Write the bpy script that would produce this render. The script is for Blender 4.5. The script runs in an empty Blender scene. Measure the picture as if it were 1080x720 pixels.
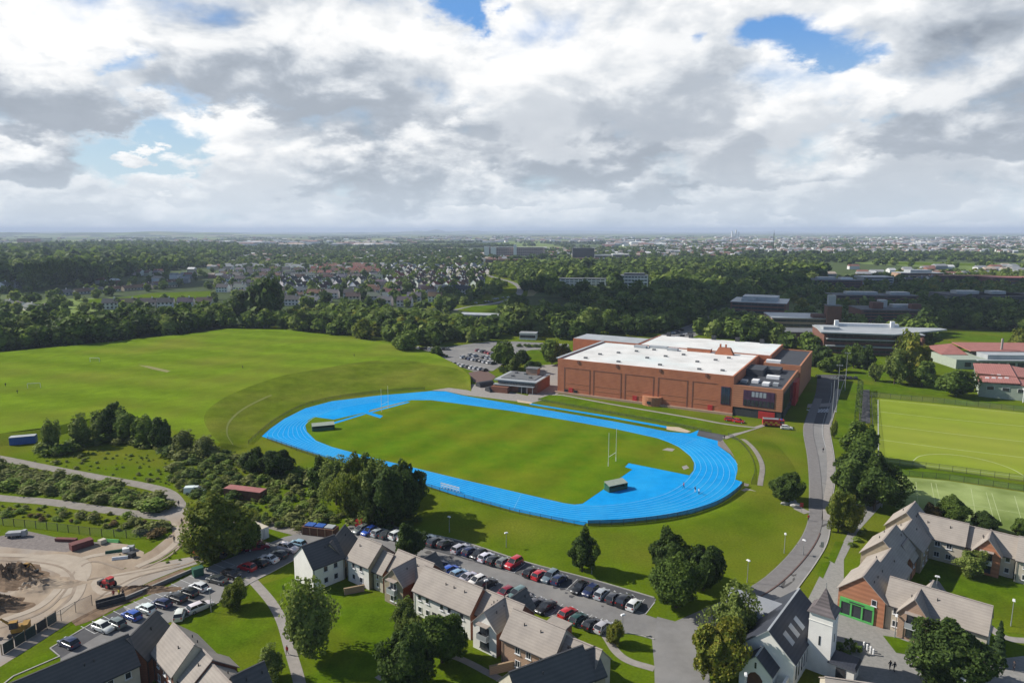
import bpy, math, random
import numpy as np
from mathutils import Vector, Matrix
from mathutils.geometry import tessellate_polygon

random.seed(7)
rng = np.random.default_rng(11)
sc = bpy.context.scene
COL = sc.collection
R = math.radians

# ------------------------------------------------------------------ camera
CAM_H = 72.0
F = 720.0
HY = 243.5
PIT = math.atan((360 - HY) / F)
cam_d = bpy.data.cameras.new("camera")
cam_d.sensor_width = 36
cam_d.lens = 24
cam_d.clip_end = 60000
cam = bpy.data.objects.new("camera", cam_d)
cam.location = (0, 0, CAM_H)
cam.rotation_euler = (R(90) - PIT, 0, 0)
COL.objects.link(cam)
sc.camera = cam


def P(u, v, z=0.0):
    """Ground point seen at photograph pixel (u, v) at height z."""
    x = (u - 540) / F
    q = -(v - 360) / F
    Y = math.cos(PIT) + q * math.sin(PIT)
    Z = -math.sin(PIT) + q * math.cos(PIT)
    t = (z - CAM_H) / Z
    return (x * t, Y * t)


def PX(x, y, z=0.0):
    yc = y * math.cos(PIT) - (z - CAM_H) * math.sin(PIT)
    zc = y * math.sin(PIT) + (z - CAM_H) * math.cos(PIT)
    return (540 + F * x / yc, 360 - F * zc / yc)


def height_at(u, v, vt):
    g = P(u, v)
    lo, hi = 0.0, 65.0
    for _ in range(40):
        m = (lo + hi) / 2
        if PX(g[0], g[1], m)[1] > vt:
            lo = m
        else:
            hi = m
    return lo


def width_at(u, v, w):
    return math.hypot(*(np.array(P(u + w / 2, v)) - np.array(P(u - w / 2, v))))


# ------------------------------------------------------------------ materials
MATS = {}


def nodes_of(m):
    m.use_nodes = True
    nt = m.node_tree
    return nt, nt.nodes, nt.links, nt.nodes["Principled BSDF"]


def mat(name, c1, c2=None, scale=1.0, rough=0.85, detail=6, c3=None, scale3=0.05, spec=0.3, bump=0.0, metal=0.0, stretch=None, lo=0.35, hi=0.65, grain=0.0):
    """Two or three colours mixed by world-space noise."""
    if name in MATS:
        return MATS[name]
    m = bpy.data.materials.new(name)
    nt, N, L, b = nodes_of(m)
    b.inputs["Roughness"].default_value = rough
    b.inputs["Metallic"].default_value = metal
    b.inputs["Specular IOR Level"].default_value = 0.0 if grain else spec
    if c2 is None:
        c2 = tuple(x * 0.82 for x in c1)
    geo = N.new("ShaderNodeNewGeometry")
    src = geo.outputs["Position"]
    if stretch:
        mp = N.new("ShaderNodeMapping")
        mp.inputs["Scale"].default_value = stretch[:3]
        if len(stretch) > 3:
            mp.inputs["Rotation"].default_value = (0, 0, stretch[3])
            mp.vector_type = 'TEXTURE'
            mp.inputs["Scale"].default_value = [1 / s for s in stretch[:3]]
        L.new(src, mp.inputs["Vector"])
        src = mp.outputs["Vector"]
    n = N.new("ShaderNodeTexNoise")
    n.inputs["Scale"].default_value = scale
    n.inputs["Detail"].default_value = detail
    n.inputs["Roughness"].default_value = 0.62
    L.new(src, n.inputs["Vector"])
    mr = N.new("ShaderNodeMapRange")
    mr.inputs["From Min"].default_value = lo
    mr.inputs["From Max"].default_value = hi
    L.new(n.outputs["Fac"], mr.inputs["Value"])
    mx = N.new("ShaderNodeMix")
    mx.data_type = 'RGBA'
    mx.inputs["A"].default_value = (*c1, 1)
    mx.inputs["B"].default_value = (*c2, 1)
    L.new(mr.outputs["Result"], mx.inputs["Factor"])
    out = mx.outputs["Result"]
    if c3 is not None:
        n3 = N.new("ShaderNodeTexNoise")
        n3.inputs["Scale"].default_value = scale3
        n3.inputs["Detail"].default_value = 4
        L.new(geo.outputs["Position"], n3.inputs["Vector"])
        m3 = N.new("ShaderNodeMapRange")
        m3.inputs["From Min"].default_value = 0.45
        m3.inputs["From Max"].default_value = 0.68
        L.new(n3.outputs["Fac"], m3.inputs["Value"])
        x3 = N.new("ShaderNodeMix")
        x3.data_type = 'RGBA'
        L.new(m3.outputs["Result"], x3.inputs["Factor"])
        L.new(out, x3.inputs["A"])
        x3.inputs["B"].default_value = (*c3, 1)
        out = x3.outputs["Result"]
    if grain:
        # tufts and broad uneven growth
        for sc_, am in ((2.2, grain), (0.11, grain * 0.8)):
            g_ = N.new("ShaderNodeTexNoise")
            g_.inputs["Scale"].default_value = sc_
            g_.inputs["Detail"].default_value = 6
            g_.inputs["Roughness"].default_value = 0.7
            L.new(geo.outputs["Position"], g_.inputs["Vector"])
            gr = N.new("ShaderNodeMapRange")
            gr.inputs["From Min"].default_value = 0.3
            gr.inputs["From Max"].default_value = 0.7
            gr.inputs["To Min"].default_value = 1 - am
            gr.inputs["To Max"].default_value = 1 + am * 0.7
            L.new(g_.outputs["Fac"], gr.inputs["Value"])
            ml = N.new("ShaderNodeVectorMath"); ml.operation = 'SCALE'
            L.new(out, ml.inputs[0]); L.new(gr.outputs["Result"], ml.inputs["Scale"])
            out = ml.outputs["Vector"]
    L.new(out, b.inputs["Base Color"])
    if bump:
        bp = N.new("ShaderNodeBump")
        bp.inputs["Strength"].default_value = bump
        bp.inputs["Distance"].default_value = 0.3
        L.new(n.outputs["Fac"], bp.inputs["Height"])
        L.new(bp.outputs["Normal"], b.inputs["Normal"])
    MATS[name] = m
    return m


def mat_stripes(name, c1, c2, ang, period, amt=0.5, noise=(0.08, 0.5), c3=None, rough=0.9, sharp=False, grain=0.18):
    """Mown grass: noise plus alternating mowing stripes, in world space."""
    if name in MATS:
        return MATS[name]
    m = mat(name, c1, c2, scale=0.16, rough=rough, c3=c3, scale3=0.02, spec=0.1, grain=grain)
    nt, N, L, b = nodes_of(m)
    src = b.inputs["Base Color"].links[0].from_socket
    geo = N.new("ShaderNodeNewGeometry")
    dt = N.new("ShaderNodeVectorMath")
    dt.operation = 'DOT_PRODUCT'
    dt.inputs[1].default_value = (math.cos(ang) * math.pi * 2 / period, math.sin(ang) * math.pi * 2 / period, 0)
    L.new(geo.outputs["Position"], dt.inputs[0])
    s = N.new("ShaderNodeMath")
    s.operation = 'SINE'
    L.new(dt.outputs["Value"], s.inputs[0])
    mr = N.new("ShaderNodeMapRange")
    k = 0.25 if sharp else 1.0
    mr.inputs["From Min"].default_value = -k
    mr.inputs["From Max"].default_value = k
    mr.inputs["To Min"].default_value = 1 - amt
    mr.inputs["To Max"].default_value = 1 + amt * 0.4
    L.new(s.outputs[0], mr.inputs["Value"])
    mul = N.new("ShaderNodeVectorMath")
    mul.operation = 'SCALE'
    L.new(src, mul.inputs[0])
    L.new(mr.outputs["Result"], mul.inputs["Scale"])
    L.new(mul.outputs["Vector"], b.inputs["Base Color"])
    return m


def mat_wave(name, c1, c2, axis, period, rough=0.8, contrast=0.5, spec=0.3):
    """Courses of tiles, slates, bricks or cladding, in object space."""
    if name in MATS:
        return MATS[name]
    m = mat(name, c1, c2, scale=0.35, rough=rough, spec=spec)
    nt, N, L, b = nodes_of(m)
    src = b.inputs["Base Color"].links[0].from_socket
    tc = N.new("ShaderNodeTexCoord")
    w = N.new("ShaderNodeTexWave")
    w.bands_direction = axis
    w.inputs["Scale"].default_value = 2 * math.pi / 20 / period
    w.inputs["Distortion"].default_value = 0.6
    w.inputs["Detail Scale"].default_value = 2.0
    L.new(tc.outputs["Object"], w.inputs["Vector"])
    mr = N.new("ShaderNodeMapRange")
    mr.inputs["To Min"].default_value = 1 - contrast
    mr.inputs["To Max"].default_value = 1.08
    L.new(w.outputs["Fac"], mr.inputs["Value"])
    mul = N.new("ShaderNodeVectorMath")
    mul.operation = 'SCALE'
    L.new(src, mul.inputs[0])
    L.new(mr.outputs["Result"], mul.inputs["Scale"])
    L.new(mul.outputs["Vector"], b.inputs["Base Color"])
    return m


def mat_leaf(name, dark, mid, light, trans=0.36):
    if name in MATS:
        return MATS[name]
    m = bpy.data.materials.new(name)
    nt, N, L, b = nodes_of(m)
    geo = N.new("ShaderNodeNewGeometry")
    oi = N.new("ShaderNodeObjectInfo")
    n = N.new("ShaderNodeTexNoise")
    n.inputs["Scale"].default_value = 0.55
    n.inputs["Detail"].default_value = 2
    L.new(geo.outputs["Position"], n.inputs["Vector"])
    a = N.new("ShaderNodeMath"); a.operation = 'MULTIPLY'
    a.inputs[1].default_value = 0.45
    L.new(geo.outputs["Random Per Island"], a.inputs[0])
    c = N.new("ShaderNodeMath"); c.operation = 'MULTIPLY_ADD'
    c.inputs[1].default_value = 0.45
    L.new(n.outputs["Fac"], c.inputs[0]); L.new(a.outputs[0], c.inputs[2])
    e = N.new("ShaderNodeMath"); e.operation = 'MULTIPLY_ADD'
    e.inputs[1].default_value = 0.3
    L.new(oi.outputs["Random"], e.inputs[0]); L.new(c.outputs[0], e.inputs[2])
    cr = N.new("ShaderNodeValToRGB")
    cr.color_ramp.elements[0].position = 0.2
    cr.color_ramp.elements[0].color = (*dark, 1)
    cr.color_ramp.elements[1].position = 0.95
    cr.color_ramp.elements[1].color = (*light, 1)
    k = cr.color_ramp.elements.new(0.58)
    k.color = (*mid, 1)
    L.new(e.outputs[0], cr.inputs["Fac"])
    b.inputs["Roughness"].default_value = 0.75
    b.inputs["Specular IOR Level"].default_value = 0.2
    L.new(cr.outputs["Color"], b.inputs["Base Color"])
    t = N.new("ShaderNodeBsdfTranslucent")
    L.new(cr.outputs["Color"], t.inputs["Color"])
    mx = N.new("ShaderNodeMixShader")
    mx.inputs[0].default_value = trans
    L.new(b.outputs[0], mx.inputs[1]); L.new(t.outputs[0], mx.inputs[2])
    L.new(mx.outputs[0], N["Material Output"].inputs["Surface"])
    MATS[name] = m
    return m


def mat_objcolor(name, rough=0.35, spec=0.5, coat=0.0, dirt=0.15):
    """Takes its hue from the object's own colour property (car paint, house walls)."""
    if name in MATS:
        return MATS[name]
    m = bpy.data.materials.new(name)
    nt, N, L, b = nodes_of(m)
    oi = N.new("ShaderNodeObjectInfo")
    geo = N.new("ShaderNodeNewGeometry")
    n = N.new("ShaderNodeTexNoise")
    n.inputs["Scale"].default_value = 1.3
    n.inputs["Detail"].default_value = 5
    L.new(geo.outputs["Position"], n.inputs["Vector"])
    mr = N.new("ShaderNodeMapRange")
    mr.inputs["To Min"].default_value = 1 - dirt * 1.6
    mr.inputs["To Max"].default_value = 1 + dirt * 0.4
    L.new(n.outputs["Fac"], mr.inputs["Value"])
    mul = N.new("ShaderNodeVectorMath"); mul.operation = 'SCALE'
    L.new(oi.outputs["Color"], mul.inputs[0]); L.new(mr.outputs["Result"], mul.inputs["Scale"])
    L.new(mul.outputs["Vector"], b.inputs["Base Color"])
    b.inputs["Roughness"].default_value = rough
    b.inputs["Specular IOR Level"].default_value = spec
    b.inputs["Coat Weight"].default_value = coat
    b.inputs["Coat Roughness"].default_value = 0.08
    MATS[name] = m
    return m


# colours ------------------------------------------------------------
GRASS = mat("grass", (0.118, 0.172, 0.009), (0.078, 0.122, 0.006), 0.22, 0.95, 10, (0.145, 0.155, 0.016), 0.03, 0.1, bump=0.3, grain=.3)
LAWN = mat("lawn_grass", (0.096, 0.160, 0.006), (0.064, 0.114, 0.005), 0.25, 0.95, 10, (0.115, 0.145, 0.010), 0.06, 0.1, bump=0.3, grain=.3)
BANKG = mat("bank_grass", (0.118, 0.158, 0.011), (0.088, 0.124, 0.008), 0.16, 0.95, 8, (0.155, 0.175, 0.022), 0.03, 0.1, bump=0.4, grain=.3)
ROUGHG = mat("rough_grass", (0.10, 0.15, 0.012), (0.058, 0.098, 0.008), 0.2, 0.95, 10, (0.14, 0.155, 0.03), 0.05, 0.1, bump=0.6, grain=.35)
FIELDG = mat_stripes("playing_field_grass", (0.150, 0.226, 0.013), (0.118, 0.184, 0.010), R(70), 26, 0.13, c3=(0.165, 0.195, 0.022))
INFG = mat_stripes("infield_grass", (0.086, 0.164, 0.006), (0.116, 0.176, 0.007), R(-31), 17, 0.13, c3=(0.155, 0.172, 0.012))
PITCHG = mat_stripes("artificial_turf", (0.220, 0.280, 0.030), (0.195, 0.253, 0.026), R(60), 13, 0.05, c3=(0.24, 0.275, 0.04), grain=.06)
COURTG = mat("court_turf", (0.30, 0.36, 0.13), (0.22, 0.28, 0.085), 0.10, 0.9, 6, (0.12, 0.165, 0.035), 0.06, 0.1)
TRACKM = mat("blue_track_rubber", (0.010, 0.290, 0.66), (0.007, 0.250, 0.60), 0.4, 0.75, 9, (0.022, 0.32, 0.66), 0.06, 0.2, grain=.08)
WHITEL = mat("white_line_paint", (0.72, 0.74, 0.75), (0.6, 0.63, 0.66), 3.0, 0.7)
FADEDL = mat("worn_white_paint", (0.55, 0.56, 0.55), (0.35, 0.35, 0.34), 1.2, 0.8)
LANEL = mat("lane_line_paint", (0.16, 0.46, 0.72), (0.08, 0.38, 0.68), 0.5, 0.8)
TURFL = mat("faded_turf_line", (0.42, 0.47, 0.25), (0.33, 0.39, 0.16), 0.4, 0.8)
ASPH = mat("asphalt", (0.20, 0.195, 0.19), (0.165, 0.16, 0.155), 0.5, 0.9, 10, (0.235, 0.225, 0.21), 0.09, 0.25)
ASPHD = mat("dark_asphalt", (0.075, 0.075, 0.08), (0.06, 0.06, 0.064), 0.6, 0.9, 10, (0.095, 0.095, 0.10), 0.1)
ROADM = mat("road_asphalt", (0.215, 0.21, 0.205), (0.17, 0.165, 0.16), 0.3, 0.9, 10, (0.25, 0.24, 0.225), 0.05, 0.25)
PATCHM = mat("tar_patch", (0.065, 0.062, 0.06), (0.10, 0.095, 0.09), 0.8, 0.9)
PATHM = mat("path_concrete", (0.30, 0.275, 0.25), (0.24, 0.22, 0.20), 0.7, 0.9, 8)
FOOTM = mat("footway_asphalt", (0.19, 0.18, 0.175), (0.155, 0.145, 0.14), 0.8, 0.9, 8)
PAVEM = mat("paving", (0.27, 0.26, 0.24), (0.21, 0.205, 0.19), 1.4, 0.85, 8)
KERBM = mat("kerb_concrete", (0.40, 0.38, 0.35), (0.3, 0.29, 0.27), 1.0)
REDKERB = mat("red_brown_paver", (0.14, 0.085, 0.07), (0.11, 0.07, 0.06), 1.0)
DIRT = mat("site_dirt", (0.38, 0.305, 0.225), (0.235, 0.18, 0.132), 0.16, 0.95, 12, (0.30, 0.275, 0.25), 0.06, 0.1, bump=0.6, stretch=(1.0, 0.35, 1.0, R(35)))
TRAIL = mat("gravel_trail", (0.26, 0.235, 0.205), (0.20, 0.18, 0.155), 0.5, 0.95, 10, bump=0.4)
EARTH = mat("dark_earth", (0.13, 0.082, 0.048), (0.22, 0.15, 0.095), 0.5, 0.95, 12, bump=0.8)
SANDM = mat("sand", (0.52, 0.42, 0.30), (0.42, 0.34, 0.24), 1.0)
DRYG = mat("worn_dry_grass", (0.22, 0.20, 0.075), (0.16, 0.165, 0.05), 0.5, 0.95)
GRAVEL = mat("grey_gravel", (0.22, 0.19, 0.175), (0.15, 0.13, 0.12), 1.2, 0.95, 10, bump=0.5)

WHITEW = mat("white_render_wall", (0.80, 0.775, 0.72), (0.72, 0.695, 0.645), 0.6, 0.85)
CREAMW = mat("cream_render_wall", (0.50, 0.45, 0.36), (0.43, 0.385, 0.31), 0.8, 0.85)
STONEW = mat("buff_stone_wall", (0.36, 0.30, 0.21), (0.27, 0.225, 0.16), 1.6, 0.9, 8)
BRICKW = mat_wave("red_brick", (0.25, 0.105, 0.065), (0.21, 0.088, 0.055), 'Z', 0.30, 0.9, 0.18)
ORBRICK = mat_wave("orange_brick", (0.42, 0.185, 0.10), (0.36, 0.155, 0.085), 'Z', 0.9, 0.9, 0.16)
HALLBR = mat_wave("hall_brick", (0.43, 0.158, 0.080), (0.36, 0.130, 0.068), 'Z', 0.6, 0.9, 0.13)
HALLBD = mat("hall_dark_brick", (0.22, 0.095, 0.065), (0.18, 0.08, 0.055), 0.8)
CAMPBR = mat_wave("campus_brick_shaded", (0.17, 0.078, 0.055), (0.13, 0.062, 0.045), 'Z', 0.5, 0.9, 0.15)  # brick darkened to carry the cloud shade over the campus
PALEBR = mat_wave("pale_brick", (0.40, 0.27, 0.19), (0.34, 0.225, 0.16), 'Z', 0.3, 0.9, 0.15)
TILEB = mat_wave("beige_roof_tile", (0.33, 0.29, 0.25), (0.27, 0.238, 0.208), 'Y', 0.35, 0.85, 0.035)
TILEBX = mat_wave("beige_roof_tile_cross", (0.33, 0.29, 0.25), (0.27, 0.238, 0.208), 'X', 0.35, 0.85, 0.035)
SLATE = mat_wave("dark_slate", (0.100, 0.094, 0.090), (0.078, 0.074, 0.072), 'Y', 0.45, 0.6, 0.12, 0.4)
SLATEX = mat_wave("dark_slate_cross", (0.100, 0.094, 0.090), (0.078, 0.074, 0.072), 'X', 0.45, 0.6, 0.12, 0.4)
CHSLATE = mat_wave("church_slate", (0.035, 0.04, 0.055), (0.027, 0.031, 0.043), 'Y', 0.45, 0.6, 0.15, 0.4)
SPIREM = mat_wave("spire_slate", (0.15, 0.125, 0.125), (0.105, 0.09, 0.092), 'Z', 0.5, 0.6, 0.3)
VERGE = mat("verge_board", (0.35, 0.30, 0.26), (0.28, 0.24, 0.21), 1.0)
WROOF = mat("white_membrane_roof", (0.72, 0.71, 0.68), (0.58, 0.57, 0.545), 0.09, 0.7, 10, (0.62, 0.68, 0.67), 0.03, grain=.08)
GREYROOF = mat("grey_felt_roof", (0.16, 0.165, 0.17), (0.12, 0.125, 0.13), 0.25, 0.85)
DARKROOF = mat("dark_felt_roof", (0.055, 0.06, 0.07), (0.042, 0.045, 0.053), 0.3, 0.75)
LEADROOF = mat("pale_metal_roof", (0.42, 0.44, 0.45), (0.34, 0.36, 0.37), 0.2, 0.45, metal=0.2)
PINKROOF = mat_wave("faded_red_roof", (0.36, 0.15, 0.125), (0.30, 0.125, 0.105), 'X', 0.9, 0.8, 0.12)
SAGEW = mat("sage_panel_wall", (0.33, 0.37, 0.30), (0.27, 0.31, 0.25), 0.9)
GLASS = mat("window_glass", (0.025, 0.03, 0.037), (0.04, 0.046, 0.055), 0.5, 0.12, spec=0.6)
FRAMEW = mat("white_frame", (0.68, 0.68, 0.68), (0.6, 0.6, 0.6), 1.0, 0.5)
FRAMED = mat("dark_frame", (0.05, 0.05, 0.055), (0.04, 0.04, 0.043), 1.0, 0.5)
PURPLE = mat("purple_panel", (0.075, 0.035, 0.07), (0.06, 0.028, 0.055), 0.7, 0.45)
REDP = mat("red_paint", (0.45, 0.035, 0.035), (0.37, 0.03, 0.03), 0.8, 0.5)
TARP = mat("dark_tarpaulin", (0.022, 0.038, 0.036), (0.03, 0.045, 0.045), 0.8, 0.7)
YELD = mat("dusty_yellow_paint", (0.36, 0.20, 0.035), (0.22, 0.13, 0.03), 1.0, 0.7)
YELP = mat("yellow_paint", (0.55, 0.36, 0.03), (0.46, 0.29, 0.03), 1.0, 0.5)
ORGP = mat("orange_paint", (0.5, 0.17, 0.03), (0.38, 0.13, 0.03), 1.0, 0.6)
GREENP = mat("green_paint", (0.10, 0.42, 0.11), (0.085, 0.36, 0.09), 1.0, 0.5)
DKGREEN = mat("dark_green_panel", (0.03, 0.11, 0.07), (0.025, 0.085, 0.055), 0.6, 0.6)
BLUEP = mat("blue_paint", (0.03, 0.10, 0.36), (0.025, 0.085, 0.30), 0.8, 0.5)
BROWNM = mat("rust_brown_metal", (0.13, 0.06, 0.035), (0.09, 0.045, 0.03), 1.0, 0.8)
GALV = mat("galvanised_steel", (0.36, 0.37, 0.38), (0.29, 0.30, 0.31), 0.8, 0.5, metal=0.3)
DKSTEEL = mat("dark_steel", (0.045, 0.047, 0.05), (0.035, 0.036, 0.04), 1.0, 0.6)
WHITEP = mat("white_paint", (0.76, 0.76, 0.75), (0.66, 0.66, 0.65), 1.0, 0.5)
RUBBER = mat("tyre_rubber", (0.018, 0.018, 0.019), (0.025, 0.025, 0.025), 3.0, 0.85)
BARK = mat("bark", (0.085, 0.065, 0.048), (0.055, 0.042, 0.032), 2.0, 0.95, 8)
WOODM = mat("timber", (0.33, 0.24, 0.15), (0.25, 0.18, 0.11), 1.2, 0.85)
SKYLT = mat("skylight_glass", (0.32, 0.34, 0.36), (0.27, 0.29, 0.31), 0.6, 0.18, spec=0.6)
RUSTD = mat("dull_red_sheet", (0.17, 0.055, 0.05), (0.12, 0.045, 0.04), 0.7, 0.8)
RUSTR = mat("rusty_red_sheet", (0.33, 0.13, 0.12), (0.26, 0.10, 0.09), 0.7, 0.8)
SKIN = mat("skin", (0.42, 0.26, 0.19), (0.38, 0.23, 0.17), 5, 0.6)
CLOTHD = mat("dark_cloth", (0.02, 0.022, 0.03), (0.03, 0.03, 0.04), 4, 0.9)
CLOTHW = mat("white_cloth", (0.62, 0.62, 0.62), (0.55, 0.55, 0.55), 4, 0.9)
CLOTHR = mat("red_cloth", (0.40, 0.03, 0.03), (0.33, 0.025, 0.025), 4, 0.9)
HIVIS = mat("hi_vis_cloth", (0.60, 0.50, 0.03), (0.52, 0.42, 0.03), 4, 0.9)
HAIR = mat("dark_hair", (0.03, 0.02, 0.014), (0.045, 0.03, 0.02), 6, 0.8)
CARP = mat_objcolor("car_paint", 0.32, 0.5, 0.6, 0.08)
HWALL = mat_objcolor("house_render", 0.9, 0.2, 0, 0.12)
HROOF = mat_objcolor("house_roof_tile", 0.85, 0.25, 0, 0.25)
CARGL = mat("car_glass", (0.02, 0.023, 0.027), (0.03, 0.034, 0.04), 0.8, 0.08, spec=0.7)
LAMPW = mat("headlamp_lens", (0.62, 0.63, 0.64), (0.55, 0.56, 0.57), 3, 0.2, spec=0.6)
LAMPR = mat("tail_lamp_lens", (0.30, 0.015, 0.015), (0.25, 0.012, 0.012), 3, 0.3)

LEAF = {
    'dark': mat_leaf("dark_leaves", (0.027, 0.050, 0.011), (0.061, 0.102, 0.020), (0.131, 0.189, 0.033)),
    'mid': mat_leaf("green_leaves", (0.047, 0.082, 0.012), (0.105, 0.164, 0.024), (0.212, 0.278, 0.047)),
    'loose': mat_leaf("olive_leaves", (0.071, 0.098, 0.020), (0.148, 0.200, 0.038), (0.263, 0.311, 0.076)),
    'autumn': mat_leaf("turning_leaves", (0.085, 0.118, 0.015), (0.165, 0.205, 0.026), (0.27, 0.24, 0.034)),
    'bronze': mat_leaf("bronze_leaves", (0.068, 0.050, 0.017), (0.135, 0.096, 0.031), (0.220, 0.148, 0.050)),
    'conifer': mat_leaf("conifer_needles", (0.021, 0.041, 0.014), (0.044, 0.078, 0.024), (0.085, 0.131, 0.038), 0.1),
    'scrub': mat_leaf("scrub_leaves", (0.085, 0.105, 0.026), (0.165, 0.190, 0.048), (0.28, 0.29, 0.09)),
    'weeds': mat_leaf("weed_leaves", (0.092, 0.148, 0.020), (0.169, 0.254, 0.036), (0.287, 0.336, 0.083)),
}


# ------------------------------------------------------------------ mesh builder
class MB:
    def __init__(self):
        self.v = []
        self.f = []
        self.m = []

    def add(self, vs, fs, m=0):
        o = len(self.v)
        self.v += [tuple(p) for p in vs]
        for f in fs:
            self.f.append([i + o for i in f])
            self.m.append(m)
        return self

    def box(self, cx, cy, z0, sx, sy, h, rot=0.0, m=0, taper=1.0):
        c, s = math.cos(rot), math.sin(rot)
        vs = []
        for k, z in ((1.0, z0), (taper, z0 + h)):
            for dx, dy in ((-1, -1), (1, -1), (1, 1), (-1, 1)):
                x, y = dx * sx / 2 * k, dy * sy / 2 * k
                vs.append((cx + x * c - y * s, cy + x * s + y * c, z))
        return self.add(vs, [(3, 2, 1, 0), (4, 5, 6, 7), (0, 1, 5, 4), (1, 2, 6, 5), (2, 3, 7, 6), (3, 0, 4, 7)], m)

    def cyl(self, x, y, z0, z1, r0, r1=None, n=8, m=0):
        r1 = r0 if r1 is None else r1
        vs = []
        for z, r in ((z0, r0), (z1, r1)):
            for i in range(n):
                a = 2 * math.pi * i / n
                vs.append((x + r * math.cos(a), y + r * math.sin(a), z))
        fs = [(i, (i + 1) % n, n + (i + 1) % n, n + i) for i in range(n)]
        fs += [tuple(range(n - 1, -1, -1)), tuple(range(n, 2 * n))]
        return self.add(vs, fs, m)

    def bar(self, a, b, r0, r1=None, n=6, m=0):
        r1 = r0 if r1 is None else r1
        a, b = Vector(a), Vector(b)
        d = (b - a).normalized()
        u = d.orthogonal().normalized()
        w = d.cross(u)
        vs = []
        for p, r in ((a, r0), (b, r1)):
            for i in range(n):
                t = 2 * math.pi * i / n
                vs.append(tuple(p + (u * math.cos(t) + w * math.sin(t)) * r))
        fs = [(i, (i + 1) % n, n + (i + 1) % n, n + i) for i in range(n)]
        fs += [tuple(range(n - 1, -1, -1)), tuple(range(n, 2 * n))]
        return self.add(vs, fs, m)

    def prism(self, pts, z0, z1, m=0, mtop=None):
        n = len(pts)
        area = sum(pts[i][0] * pts[(i + 1) % n][1] - pts[(i + 1) % n][0] * pts[i][1] for i in range(n))
        if area < 0:
            pts = pts[::-1]
        o = len(self.v)
        self.v += [(p[0], p[1], z0) for p in pts] + [(p[0], p[1], z1) for p in pts]
        for i in range(n):
            j = (i + 1) % n
            self.f.append([o + i, o + j, o + n + j, o + n + i]); self.m.append(m)
        for t in tessellate_polygon([[Vector((p[0], p[1], 0)) for p in pts]]):
            a, b, c = t
            q = [Vector((*pts[k], 0)) for k in t]
            if (q[1] - q[0]).cross(q[2] - q[0]).z < 0:
                a, b, c = a, c, b
            self.f.append([o + n + a, o + n + b, o + n + c]); self.m.append(m if mtop is None else mtop)
        return self

    def build(self, name, mats, parent=None, smooth=False, loc=None, rotz=0.0):
        me = bpy.data.meshes.new(name)
        me.from_pydata(self.v, [], self.f)
        for q in (mats if isinstance(mats, (list, tuple)) else [mats]):
            me.materials.append(q)
        me.polygons.foreach_set("material_index", self.m)
        if smooth:
            me.polygons.foreach_set("use_smooth", [True] * len(self.f))
        me.update()
        o = bpy.data.objects.new(name, me)
        COL.objects.link(o)
        if parent:
            o.parent = parent
        if loc is not None:
            o.location = loc
        o.rotation_euler.z = rotz
        return o


def tag(o, label=None, cat=None, group=None, kind=None):
    if label: o["label"] = label
    if cat: o["category"] = cat
    if group: o["group"] = group
    if kind: o["kind"] = kind
    return o


def thing(name, label, cat, loc=(0, 0, 0), rotz=0.0, group=None):
    o = bpy.data.objects.new(name, None)
    o.empty_display_size = 0.5
    COL.objects.link(o)
    o.location = loc
    o.rotation_euler.z = rotz
    return tag(o, label, cat, group)


KIDS = {}


def copy_tree(o, parent=None):
    c = o.copy()
    COL.objects.link(c)
    if parent is not None:
        c.parent = parent
    for ch in o.children:
        copy_tree(ch, c)
    return c


SHEETS = [0]


def sheet(name, pts, z, m):
    """A flat polygon of ground covering; each lies a hair above the one before."""
    SHEETS[0] += 1
    z = z + SHEETS[0] * 0.00008
    b = MB()
    n = len(pts)
    b.v = [(p[0], p[1], z) for p in pts]
    for t in tessellate_polygon([[Vector((p[0], p[1], 0)) for p in pts]]):
        q = [Vector((*pts[k], 0)) for k in t]
        t = list(t)
        if (q[1] - q[0]).cross(q[2] - q[0]).z < 0:
            t = [t[0], t[2], t[1]]
        b.f.append(t); b.m.append(0)
    o = b.build(name, m)
    return tag(o, kind='structure')


def spline(pts, n=8, closed=False):
    """Catmull-Rom through points."""
    out = []
    N = len(pts)
    rngi = range(N if closed else N - 1)
    for i in rngi:
        if closed:
            p0, p1, p2, p3 = pts[i - 1], pts[i], pts[(i + 1) % N], pts[(i + 2) % N]
        else:
            p1, p2 = pts[i], pts[i + 1]
            p0 = pts[i - 1] if i > 0 else (2 * p1[0] - p2[0], 2 * p1[1] - p2[1])
            p3 = pts[i + 2] if i + 2 < N else (2 * p2[0] - p1[0], 2 * p2[1] - p1[1])
        for k in range(n):
            t = k / n
            out.append(tuple(0.5 * ((2 * p1[j]) + (-p0[j] + p2[j]) * t + (2 * p0[j] - 5 * p1[j] + 4 * p2[j] - p3[j]) * t * t + (-p0[j] + 3 * p1[j] - 3 * p2[j] + p3[j]) * t ** 3) for j in range(2)))
    if not closed:
        out.append(tuple(pts[-1]))
    return out


def W(pxs, z=0.0):
    return [P(u, v, z) for u, v in pxs]


def offset_line(pts, w):
    """Points shifted sideways (left of travel for w > 0)."""
    out = []
    for i in range(len(pts)):
        a = pts[max(i - 1, 0)]; b = pts[min(i + 1, len(pts) - 1)]
        dx, dy = b[0] - a[0], b[1] - a[1]
        l = math.hypot(dx, dy) or 1
        out.append((pts[i][0] - dy / l * w, pts[i][1] + dx / l * w))
    return out


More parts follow.
